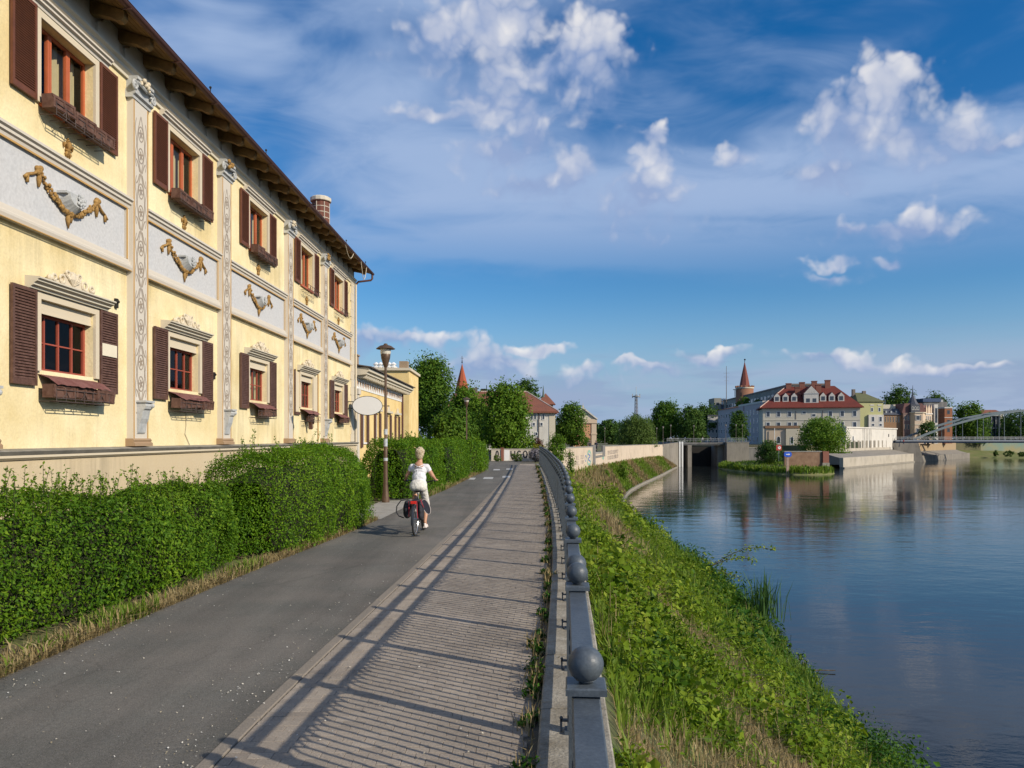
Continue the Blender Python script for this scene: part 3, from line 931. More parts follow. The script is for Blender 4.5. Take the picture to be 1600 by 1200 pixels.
        part('fleur_de_lis', m_gold, house, fleur, True)
    # pilasters
    for pi_, p in enumerate(PIL):
        hw = .315
        pb = part('pilaster', m_pil, house, lambda q: q.box(0, .13, p - hw, p + hw, 2.0, 8.80))
        def edge(q):
            for s in (-1, 1): q.box(.118, .138, p + s * (hw - .035) - .018, p + s * (hw - .035) + .018, 2.0, 8.78)
        part('ochre_line', m_goldline, pb, edge)
        def scroll(q):
            x = .134; z = 2.75
            def ribbon(pts, w):
                n = len(pts)
                vs = []
                for i in range(n):
                    a = pts[max(i - 1, 0)]; b = pts[min(i + 1, n - 1)]
                    t = Vector((b[0] - a[0], b[1] - a[1])); t.normalize()
                    nx, nz = -t.y * w / 2, t.x * w / 2
                    vs += [(x, pts[i][0] + nx, pts[i][1] + nz), (x, pts[i][0] - nx, pts[i][1] - nz)]
                q.add(vs, [(2 * i, 2 * i + 1, 2 * i + 3, 2 * i + 2) for i in range(n - 1)])
            while z < 8.3:
                for s in (-1, 1):
                    ribbon([(p + s * .15 * math.sin(math.pi * t), z + 1.16 * t) for t in np.linspace(0, 1, 17)], .022)
                    ribbon([(p + s * (.20 - .03 * math.cos(4 * math.pi * t)), z + 1.16 * t) for t in np.linspace(.08, .92, 17)], .016)
                    ribbon([(p + s * (.05 + .14 * t), z + .02 + .22 * math.sin(t * 1.5)) for t in np.linspace(0, 1, 9)], .03)
                    ribbon([(p + s * (.05 + .14 * t), z - .02 - .22 * math.sin(t * 1.5)) for t in np.linspace(0, 1, 9)], .03)
                for zc in (z + .36, z + .80):
                    ribbon([(p + .10 * math.cos(t), zc + .15 * math.sin(t)) for t in np.linspace(0, 2 * math.pi, 21)], .024)
                    for a in range(5):
                        t = a * 1.256 + .3
                        ribbon([(p + R * math.cos(t + R * 4), zc + R * 1.2 * math.sin(t + R * 4)) for R in np.linspace(.01, .075, 5)], .04)
                z += 1.16
        part('scroll_ornament', m_scroll, pb, scroll)
        def base(q):
            q.prism([(0, 1.845), (.20, 1.845), (.20, 1.90), (.165, 1.93), (.18, 1.965), (.15, 2.0), (0, 2.0)], 'y', p - hw - .05, p + hw + .05)
        part('pilaster_base', m_base_br, pb, base)
        def cap_(q):
            q.prism([(0, 8.80), (.15, 8.80), (.16, 8.85), (.21, 8.88), (.21, 8.93), (.17, 8.96), (0, 8.96)], 'y', p - hw - .06, p + hw + .06)
            q.prism([(0, 8.96), (.14, 8.96), (.20, 9.16), (.24, 9.18), (.24, 9.24), (0, 9.24)], 'y', p - hw - .02, p + hw + .02)
            for s in (-1, 1):
                c = (.2, p + s * (hw + .06), 9.03)
                pts = [(.20, c[1] + R * math.cos(t) * s * -1, c[2] + R * math.sin(t)) for t, R in zip(np.linspace(0, 3.6 * math.pi, 26), np.linspace(.105, .02, 26))]
                q.tube(pts, .026, 6)
            q.tube([(.22, p - hw, 9.12), (.24, p, 9.07), (.22, p + hw, 9.12)], .03, 6)
        part('capital', m_greystone, pb, cap_)
        def flow(q):
            rr = random.Random(pi_)
            for k in range(14):
                q.ball((.24 + rr.uniform(0, .05), p - .08 + rr.uniform(-.13, .13), 9.13 + rr.uniform(-.07, .12)), rr.uniform(.03, .055), 6, 4)
        part('capital_flower', m_gold if pi_ % 2 else m_cream, pb, flow, True)
        def brk(q):
            q.prism([(.125, 2.72), (.30, 2.72), (.32, 2.66), (.30, 2.60), (.26, 2.57), (.23, 2.40), (.19, 2.30), (.16, 2.12), (.125, 2.08)], 'y', p - .17, p + .13)
            q.box(.125, .345, p - .20, p + .16, 2.725, 2.765)
            q.ball((.31, p + .10, 2.67), .055, 8, 6)
        if pi_ != 4: part('wall_bracket', m_greystone, pb, brk)
    # entablature below the eaves
    def ent(q):
        q.prism([(0, 9.17), (.05, 9.17), (.05, 9.23), (.10, 9.27), (.10, 9.33), (.16, 9.37), (.16, 9.41), (0, 9.41)], 'y', S0, S1 + .04)
        q.box(0, .03, S0, S1, 9.41, 9.97)
    part('entablature', m_cornice, house, ent)
    y = 5.15
    rafters = []
    while y < S1 + .2:
        def raft(q):
            q.prism([(-.1, 9.74), (.03, 9.74), (.40, 9.67), (.52, 9.60), (.60, 9.60), (.66, 9.66), (.66, 9.78), (-.1, 10.02)], 'y', 0, .15)
        o = part('rafter', m_wood, house, raft); o.location = (0, y, 0)
        def scal(q):
            # stepped block of the wall between two rafters
            q.prism([(0, 9.42), (.88, 9.42), (.88, 9.78), (.80, 9.84), (.72, 9.84), (.66, 9.90), (.16, 9.90), (.10, 9.84), (.02, 9.84), (0, 9.78)], 'x', .03, .075)
        if y + .95 < S1:
            s = MB(); s.prism([(.07, 9.42), (.83, 9.42), (.83, 9.68), (.76, 9.74), (.68, 9.76), (.6, 9.86), (.3, 9.86), (.22, 9.76), (.14, 9.74), (.07, 9.68)], 'x', .03, .075)
            o2 = s.build('cornice_block', m_cornice, house); o2.location = (0, y + .12, 0)
        y += .98
    def sof(q):
        x0, x1 = .0, .76
        n = 6
        for i in range(n):
            a = x0 + (x1 - x0) * i / n; b = x0 + (x1 - x0) * (i + 1) / n
            f = lambda x: 10.0 - .30 * x
            q.add([(a + .004, S0, f(a)), (b - .004, S0, f(b)), (b - .004, S1 + .45, f(b)), (a + .004, S1 + .45, f(a)), (a + .004, S0, f(a) + .03), (b - .004, S0, f(b) + .03), (b - .004, S1 + .45, f(b) + .03), (a + .004, S1 + .45, f(a) + .03)],
                  [(0, 3, 2, 1), (4, 5, 6, 7), (0, 1, 5, 4), (1, 2, 6, 5), (2, 3, 7, 6), (3, 0, 4, 7)])
    part('soffit', m_soffit, house, sof)
    def roof(q):
        q.prism([(.80, 9.82), (.80, 9.86), (-5.5, 12.0), (-11.8, 9.86), (-11.8, 9.80), (-5.5, 11.9), (0, 10.06)], 'y', S0 - .2, S1 + .5)
    rf = part('roof', m_tile, house, roof)
    def gut(q):
        pts = []
        n = 9
        ring = [(.80 + .075 * math.cos(t), 9.80 + .075 * math.sin(t)) for t in np.linspace(math.pi, 2 * math.pi, n)]
        inner = [(.80 + .068 * math.cos(t), 9.80 + .068 * math.sin(t)) for t in np.linspace(2 * math.pi, math.pi, n)]
        q.prism(ring + inner, 'y', S0 - .2, S1 + .55)
        q.tube([(.875, S0 - .2, 9.803), (.875, S1 + .55, 9.803)], .010, 6)
        yy = S0
        while yy < S1:
            q.box(.715, .88, yy, yy + .03, 9.715, 9.73); yy += 1.96
    part('gutter', m_gutter, house, gut)
    def pipe(q):
        q.tube([(.80, S1 + .38, 9.74), (.80, S1 + .40, 9.58), (.72, S1 + .36, 9.5), (.20, S1 + .22, 9.38), (.08, S1 + .17, 9.28), (.08, S1 + .17, .3)], .045, 8)
    part('downpipe', m_cream, house, lambda q: q.tube([(.085, S1 + .12, 9.25), (.085, S1 + .12, .2)], .05, 8))
    part('downpipe_elbow', m_gutter, house, lambda q: q.tube([(.80, S1 + .42, 9.75), (.80, S1 + .42, 9.56), (.74, S1 + .40, 9.48), (.20, S1 + .16, 9.36), (.085, S1 + .12, 9.22)], .048, 8))
    # chimney
    ch = part('chimney', m_brickred, rf, lambda q: q.lathe([(.33, 9.9), (.33, 11.05), (.37, 11.10), (.37, 12.15), (.34, 12.2)], 14, (-.76, 33.0, 0)))
    def cb(q):
        for i in range(4): q.lathe([(.372, 11.18 + .24 * i), (.378, 11.18 + .24 * i), (.378, 11.205 + .24 * i), (.372, 11.205 + .24 * i)], 14, (-.76, 33.0, 0))
        for k in range(7):
            a = k * 2 * math.pi / 7
            q.box(-.76 + .375 * math.cos(a) - .014, -.76 + .375 * math.cos(a) + .014, 33 + .375 * math.sin(a) - .014, 33 + .375 * math.sin(a) + .014, 11.12, 12.1)
        q.lathe([(.43, 12.15), (.45, 12.17), (.45, 12.30), (.36, 12.36), (.30, 12.36)], 14, (-.76, 33.0, 0))
    cbo = MB(); cb(cbo)
    cbo.build('chimney_band', m_cornice, rf)
    # lightning-rod clips along the gutter
    for yy in (17.5, 21.3, 26.2, 31.0, 34.8):
        part('gutter_clip', m_dark, house, lambda q: (q.tube([(.80, yy, 9.85), (.80, yy, 9.98)], .012, 6), q.ball((.80, yy, 9.99), .03, 8, 5)))
    cable = [(.84, 30.6 + 1.7 * t, 9.84 - .45 * math.sin(math.pi * t)) for t in np.linspace(0, 1, 12)]
    part('hanging_cable', m_cream, house, lambda q: (q.tube(cable, .012, 5), q.tube([(.84, 33.6 + 1.3 * t, 9.84 - .75 * math.sin(math.pi * t)) for t in np.linspace(0, 1, 12)], .014, 5)))
    m_wall_cable = mat('wall_cable', (.45, .38, .26), .8, var=.1)
    part('wall_cable', m_wall_cable, house, lambda q: q.tube([(.02, 18.0, 2.6), (.015, 18.02, 2.3), (.015, 17.96, 2.1), (.02, 18.2, 1.85)], .008, 5))
    part('conduit_pipe', mat('ochre_pipe', (.42, .24, .07), .7, var=.1), house, lambda q: q.tube([(.03, 29.62, 1.85), (.03, 29.62, 4.55)], .022, 6))

    # windows with shutters
    for i, w in enumerate(WIN):
        for lower in (True, False):
            z0, z1 = LZ if lower else UZ
            fm = m_frame_rd if lower else m_frame_or
            wz1 = z1 - (.20 if lower else 0)
            xg = -.20
            def fr(q):
                t = .05
                a, b = w - OW + .002, w + OW - .002
                q.box(xg, xg + .05, a, a + t, z0, wz1); q.box(xg, xg + .05, b - t, b, z0, wz1)
                q.box(xg, xg + .05, a + t, b - t, wz1 - t, wz1); q.box(xg, xg + .05, a + t, b - t, z0, z0 + t)
                if lower:
                    for k in (1, 2, 3): 
                        yy = a + (b - a) * k / 4
                        q.box(xg + .005, xg + .045, yy - .017, yy + .017, z0 + t, wz1 - t)
                    zz = z0 + (wz1 - z0) * .5
                    for k in range(4):
                        y0_ = a + (b - a) * k / 4 + (.05 if k == 0 else .018); y1_ = a + (b - a) * (k + 1) / 4 - (.05 if k == 3 else .018)
                        q.box(xg + .01, xg + .04, y0_, y1_, zz - .012, zz + .012)
                else:
                    for k in (1, 2):
                        yy = a + (b - a) * k / 3
                        q.box(xg - .004, xg + .054, yy - .055, yy - .004, z0 + t, wz1 - t); q.box(xg - .004, xg + .054, yy + .004, yy + .055, z0 + t, wz1 - t)
            win = part('window', fm, house, fr)
            n = 4 if lower else 3
            for k in range(n):
                a = w - OW + .03 + (2 * OW - .06) * k / n; b = a + (2 * OW - .06) / n
                part('pane', m_glass, win, lambda q: q.quad((xg + .02, a, z0 + .02), (xg + .02, b, z0 + .02), (xg + .02, b, wz1 - .02), (xg + .02, a, wz1 - .02)))
            if not lower or i in (3,):
                def cur(q):
                    for (a, b) in ((w - OW + .05, w - .22), (w - .02, w + OW - .05)):
                        N_ = 24
                        pts = [(xg - .12 + .03 * math.sin(k * 1.3), a + (b - a) * k / N_) for k in range(N_ + 1)]
                        q.add([(p[0], p[1], z0) for p in pts] + [(p[0], p[1], wz1) for p in pts], [(k, k + 1, N_ + 2 + k, N_ + 1 + k) for k in range(N_)])
                part('curtain', m_curtain, win, cur)
            def arch(q):
                # architrave around the opening
                a, b, c = OW, OW + .12, .05
                top = z1
                q.box(0, c, w - b, w - a, z0 - .02, top + .11); q.box(0, c, w + a, w + b, z0 - .02, top + .11)
                q.box(0, c - .002, w - a, w + a, top, top + .11)
            part('architrave', m_cream, win, arch)
            if lower:
                part('roller_box', m_cream, win, lambda q: (q.box(-.22, -.04, w - OW + .004, w + OW - .004, wz1 + .005, z1 - .003), q.box(-.05, -.03, w - OW + .004, w + OW - .004, wz1 - .02, wz1 + .004)))
                def hood(q):
                    q.prism([(0, 4.40), (.09, 4.40), (.10, 4.43), (.15, 4.45), (.15, 4.48), (.21, 4.51), (.21, 4.535), (.25, 4.55), (.25, 4.575), (0, 4.60)], 'y', w - 1.15, w + 1.15)
                part('window_hood', m_cornice, win, hood)
                def orn(q):
                    q.prism([(-.62, 0), (.62, 0), (.45, .06), (.30, .09), (.24, .20), (.10, .27), (0, .29), (-.10, .27), (-.24, .20), (-.30, .09), (-.45, .06)], 'x', .03, .10)
                    for s in (-1, 1):
                        for (yy, zz, R) in ((.33, .10, .07), (.55, .09, .05), (.17, .22, .05)):
                            q.tube([(.11, s * (yy + R * math.cos(t)), zz + R * math.sin(t)) for t in np.linspace(0, 2 * math.pi, 11)], .022, 5)
                        for k in range(3): q.tube([(.10, s * .02, .05), (.13, s * (.04 + .05 * k), .14), (.10, s * (.03 + .07 * k), .27 - .03 * k)], [.02, .03, .012], 5)
                    q.ball((.11, 0, .17), .07, 8, 6, (.5, 1, 1.3))
                    q.ball((.08, -.62, .07), .055, 8, 6); q.ball((.08, .62, .07), .055, 8, 6)
                o = part('hood_ornament', m_cream, win, orn); o.location = (0, w, 4.60)
            else:
                def lint(q):
                    q.prism([(0, 9.0), (.06, 9.0), (.07, 9.05), (.12, 9.07), (.12, 9.11), (.16, 9.13), (.16, 9.165), (0, 9.165)], 'y', w - 1.22, w + 1.22)
                part('window_cornice', m_pil, win, lint)
            # shutters
            sm = m_shut_dk if lower else m_shut_red
            s0, s1 = (2.85, 4.40) if lower else (7.46, 9.0)
            for s in (-1, 1):
                if lower and i == 4:
                    yy = w + s * 1.24
                    part('bare_patch', mat('bare_patch', (.72, .62, .45), .9, scale=3, col2=(.66, .55, .38)), house, lambda q: q.box(0, .006, yy - .3, yy + .3, s0 + .1, s1 - .05))
                    part('shutter_stub', sm, house, lambda q: (q.box(.02, .06, yy - .30, yy + .30 if s > 0 else yy + .30, s0 - .02, s0 + .08), q.box(.02, .06, yy - .31, yy - .26, s0, s1)) if s < 0 else q.box(.02, .06, yy - .25, yy + .25, s0 + .02, s0 + .12))
                    continue
                yc = w + s * 1.235; hw = .30
                def sf(q):
                    f = .05
                    q.box(.03, .075, yc - hw, yc - hw + f, s0, s1); q.box(.03, .075, yc + hw - f, yc + hw, s0, s1)
                    q.box(.032, .073, yc - hw + f, yc + hw - f, s1 - .06, s1); q.box(.032, .073, yc - hw + f, yc + hw - f, s0, s0 + .09)
                    q.box(.030, .036, yc - hw + f, yc + hw - f, s0 + .09, s1 - .06)
                sh = part('shutter', sm, house, sf)
                def sl(q):
                    nz = 36 if not lower else 30
                    dz = (s1 - .06 - s0 - .09) / nz
                    for k in range(nz):
                        z = s0 + .09 + dz * k
                        q.add([(.068, yc - hw + .05, z), (.068, yc + hw - .05, z), (.042, yc + hw - .05, z + dz * .95), (.042, yc - hw + .05, z + dz * .95), (.072, yc - hw + .05, z + .006), (.072, yc + hw - .05, z + .006), (.046, yc + hw - .05, z + dz * .95 + .006), (.046, yc - hw + .05, z + dz * .95 + .006)],
                              [(4, 5, 6, 7), (0, 1, 5, 4), (0, 3, 2, 1)])
                slo = part('louvre_slats', sm, sh, sl); slo['kind'] = 'stuff'
                if lower and i == 1 and s == 1:
                    part('pale_board', mat('pale_board', (.74, .66, .50), .8, var=.05), sh, lambda q: q.box(.074, .08, yc - hw + .04, yc + hw - .05, 3.55, 3.78))
            # sills, awning sheets and flower boxes
            part('sill', m_shut_dk if lower else m_frame_or, win, lambda q: q.box(-.16, -.02 if lower else .06, w - OW + .004, w + OW - .004, z0 - .06, z0 + .003))
            if lower:
                def awn(q):
                    a, b = w - OW - .02, w + OW + .02
                    n = 20
                    vs = []
                    rr = random.Random(i)
                    for k in range(n + 1):
                        y = a + (b - a) * k / n
                        vs += [(-.02, y, z0 - .06), (.18, y, z0 - .13 + .01 * math.sin(k)), (.34, y, z0 - .24 + rr.uniform(-.012, .012))]
                    q.add(vs, [(3 * k + j, 3 * k + 3 + j, 3 * k + 4 + j, 3 * k + 1 + j) for k in range(n) for j in (0, 1)])
                part('sheet_cover', m_awn, win, awn)
            rr = random.Random(i * 2 + lower)
            boxes = []
            zt = z0 - .20 if lower else z0 + .10
            nb_ = {True: {0: 2, 1: 3, 2: 3, 3: 2, 4: 0, 5: 2}, False: {0: 3, 1: 3, 2: 3, 3: 3, 4: 0, 5: 0}}[lower][i]
            for k in range(nb_):
                L = .60
                y0_ = (w - .86 + .62 * k) if nb_ == 3 else (w - .30 + .56 * k)
                def fb(q):
                    q.box(0, .19, 0, L, 0, .02); q.box(0, .02, 0, L, .02, .22); q.box(.17, .19, 0, L, .02, .22); q.box(.02, .17, 0, .02, .02, .22); q.box(.02, .17, L - .02, L, .02, .22)
                    q.box(.185, .20, -.005, L + .005, .17, .21); q.box(.185, .20, -.005, L + .005, .01, .05)
                    for m_ in (0.05, .5, .95): q.box(.188, .203, L * m_ - .02, L * m_ + .02, .05, .17)
                o = part('flower_box', m_box, house, fb)
                o.location = (.10, y0_, zt - .24 + rr.uniform(-.02, .02)); o.rotation_euler = (rr.uniform(-.06, .06), rr.uniform(-.05, .1), rr.uniform(-.03, .03))
            def basket(q):
                a, b = w - .80, w + .80
                zb = zt - .28
                for (x, z) in ((.30, zb + .16), (.30, zb + .02), (.30, zb - .03)): q.tube([(x, a, z), (x, b, z)], .009, 5)
                for k in range(7):
                    y = a + (b - a) * k / 6
                    q.tube([(.02, y, zb - .03), (.30, y, zb - .03), (.30, y, zb + .18)], .008, 5)
                for k in (1, 3, 5):
                    y = a + (b - a) * k / 6
                    q.tube([(.30, y - .1, zb + .02), (.31, y, zb + .12), (.30, y + .1, zb + .02)], .008, 5)
            part('wire_basket', m_basket, house, basket)
            if lower and i == 4:
                o = part('fallen_box', m_box, house, lambda q: (q.box(0, .17, 0, .5, 0, .2), q.box(.02, .14, .1, .22, -.35, 0), q.box(.05, .16, .3, .38, -.22, 0)))
                o.location = (.1, w - .3, 2.62); o.rotation_euler = (.35, 0, 0)
    for (y, z) in ((14.9, 4.62), (19.62, 3.6)):
        part('wall_fixture', m_dark, house, lambda q: (q.box(0, .05, y - .04, y + .04, z - .09, z + .09), q.ball((.06, y, z + .03), .035, 8, 5)))
    part('vent_hole', m_dark, house, lambda q: q.box(.10, .118, 20.5, 20.62, 1.28, 1.38))
build_house()

# ------------------------------------------------------------------ low annex behind it
def build_annex():
    root = empty('yellow_annex', (-7.9, 0, 0), -FA, 'low yellow annex with painted frieze and brown shutters behind the house', 'house')
    a, b = 36.35, 50.6
    wins = [38.4, 41.8, 45.2, 48.4]
    m_y2 = mat('annex_render', (.78, .55, .22), .9, scale=.8, col2=(.82, .63, .30))
    mb = MB()
    wall_with_holes(mb, a, b, -.1, 5.0, [(w - .5, w + .5, 1.75, 3.35) for w in wins], -.2, 0)
    mb.box(-9, -.3, b - .3, b, -.1, 5.0)
    mb.quad((-.3, b, -.1), (0, b, -.1), (0, b, 5), (-.3, b, 5))
    mb.build('wall', m_y2, root)
    part('interior', m_room, root, lambda q: q.quad((-.8, a, .5), (-.8, b, .5), (-.8, b, 4.5), (-.8, a, 4.5)))
    part('frieze', m_white, root, lambda q: q.box(0, .03, a, b, 4.38, 4.92))
    m_orn = mat('frieze_ornament', (.55, .30, .18), .9, scale=3, col2=(.45, .36, .24))
    y = a + .3
    k = 0
    while y < b - .3:
        def orn(q):
            q.prism([(0, -.16), (.08, -.02), (.14, .10), (.05, .06), (0, .18), (-.05, .06), (-.14, .10), (-.08, -.02)], 'x', .028, .045)
            q.prism([(.22, -.2), (.26, -.1), (.24, .12), (.20, .12), (.18, -.1)], 'x', .028, .042)
        o = part('frieze_leaf', m_orn, root, orn); o.location = (0, y, 4.65)
        y += .62; k += 1
    part('cornice', m_cornice, root, lambda q: (q.prism([(0, 4.93), (.06, 4.93), (.10, 5.0), (.55, 5.04), (.55, 5.14), (.66, 5.18), (.66, 5.34), (-.2, 5.42)], 'y', a, b + .55), q.box(-9, -.21, b + .01, b + .5, 5.05, 5.38)))
    y = a + .2
    while y < b:
        o = part('cornice_block', m_cornice, root, lambda q: q.box(.06, .5, 0, .16, 4.88, 5.015)); o.location = (0, y, 0); y += .5
    part('roof', mat('annex_roof', (.07, .055, .05), .8, scale=2, col2=(.10, .075, .06)), root, lambda q: q.prism([(.78, 5.345), (.78, 5.40), (-4.5, 6.2), (-9, 5.4), (-9, 5.3), (-4.5, 6.1)], 'y', a - .1, b + .65))
    part('downpipe', m_gutter, root, lambda q: q.tube([(.07, b - .35, 5.0), (.07, b - .35, 0)], .06, 8))
    part('corner_pilaster', m_pil, root, lambda q: (q.box(0, .10, a + .02, a + .5, 0, 4.1), q.box(0, .16, a, a + .56, 4.1, 4.37)))
    for w in wins:
        wn = part('window', m_white, root, lambda q: (q.box(-.16, -.10, w - .498, w - .43, 1.75, 3.35), q.box(-.16, -.10, w + .43, w + .498, 1.75, 3.35), q.box(-.16, -.10, w - .43, w + .43, 3.28, 3.35), q.box(-.16, -.10, w - .04, w + .04, 1.8, 3.28), q.box(-.16, .06, w - .43, w + .43, 1.72, 1.80)))
        part('pane', m_glass, wn, lambda q: q.quad((-.13, w - .43, 1.8), (-.13, w + .43, 1.8), (-.13, w + .43, 3.28), (-.13, w - .43, 3.28)))
        part('window_hood', m_cornice, wn, lambda q: (q.box(0, .16, w - .9, w + .9, 3.48, 3.60), q.prism([(w - .35, 3.6), (w + .35, 3.6), (w + .1, 3.85), (w, 3.9), (w - .1, 3.85)], 'x', .02, .08)))
        for s in (-1, 1): part('shutter', m_shut_dk, root, lambda q: q.box(.02, .07, w + s * .74 - .22, w + s * .74 + .22, 1.55, 3.38))
    part('chimney', mat('annex_chimney', (.38, .27, .17), .9, scale=5, col2=(.28, .20, .13)), root, lambda q: (q.box(-1.3, -.1, 37.0, 37.6, 5.45, 6.0), q.box(-1.35, -.05, 36.95, 37.65, 6.005, 6.07)))
    ob = empty('ochre_block', (-9.0, 60, 0), 0, 'ochre flat-topped building rising behind the low annex', 'building')
    part('wall', m_y2, ob, lambda q: q.box(-2.6, .95, 0, 6, 0, 7.3))
    part('cornice', m_cream, ob, lambda q: q.box(-2.8, 1.1, -.2, 6.2, 7.303, 7.5))
    part('chimney', MATS['annex_chimney'], ob, lambda q: q.box(.1, .75, .6, 1.4, 7.505, 8.1))
    part('roof_ornament', m_white, ob, lambda q: [q.lathe([(.25, 7.5), (.32, 7.62), (.12, 7.7), (.25, 7.85), (.06, 8.0)], 10, (-1.7 + .34 * j, .5, 0)) for j in range(5)])
build_annex()

def build_oval_sign():
    p = Vector((-7.9 + 36.0 * math.sin(FA), 36.0, 3.55))
    root = empty('oval_sign', (sx(574, 35.0), 35.0, sz(634, 35.0)), math.radians(14), 'blank white oval sign projecting from the corner of the house', 'sign')
    n = 36
    def ell(x, y, s=1.0): return [(x * math.cos(2 * math.pi * k / n) * s, y * math.sin(2 * math.pi * k / n) * s) for k in range(n)]
    part('face', mat('sign_white', (.70, .69, .67), .6, scale=1.5, col2=(.64, .63, .61)), root, lambda q: q.prism(ell(.66, .42), 'y', -.07, .05))
    part('rim', m_dark, root, lambda q: q.prism(ell(.685, .445), 'y', -.045, .085))
    part('bracket', m_dark, root, lambda q: (q.tube([(-.62, .02, .18), (-1.0, .06, .18)], .02, 6), q.tube([(-.62, .02, -.12), (-1.0, .06, -.12)], .02, 6), q.box(-1.02, -.98, .0, .12, -.25, .32), q.tube([(.66, .02, .0), (1.0, .0, .0)], .02, 6)))
build_oval_sign()

# ------------------------------------------------------------------ vegetation near the camera
lm_hedge = leaf_mat('privet_leaf', (.026, .076, .005), (.078, .170, .008), (.190, .290, .018), .30)
lm_hedge2 = leaf_mat('hedge_leaf_bright', (.030, .090, .005), (.092, .198, .008), (.200, .320, .016), .32)
lm_weed = leaf_mat('weed_leaf', (.045, .105, .005), (.140, .225, .010), (.290, .350, .036), .34)
lm_dkweed = leaf_mat('waterside_leaf', (.014, .055, .005), (.040, .112, .008), (.090, .190, .016), .28)
lm_grass = leaf_mat('green_grass_blade', (.060, .130, .010), (.140, .225, .020), (.260, .315, .060), .35)
lm_dry = leaf_mat('dry_grass_blade', (.20, .15, .065), (.33, .25, .12), (.46, .38, .20), .25)
lm_reed = leaf_mat('reed_blade', (.03, .085, .02), (.06, .13, .03), (.11, .19, .05), .3)
m_twig_core = mat('hedge_twigs_dark_core', (.030, .026, .012), .95, scale=4, col2=(.014, .022, .006))  # shoot stems and inner shell; darkened so hedge gaps look shaded
m_bark = mat('tree_bark', (.085, .065, .045), .95, scale=3, col2=(.13, .105, .075), bump=.02, bscale=12)

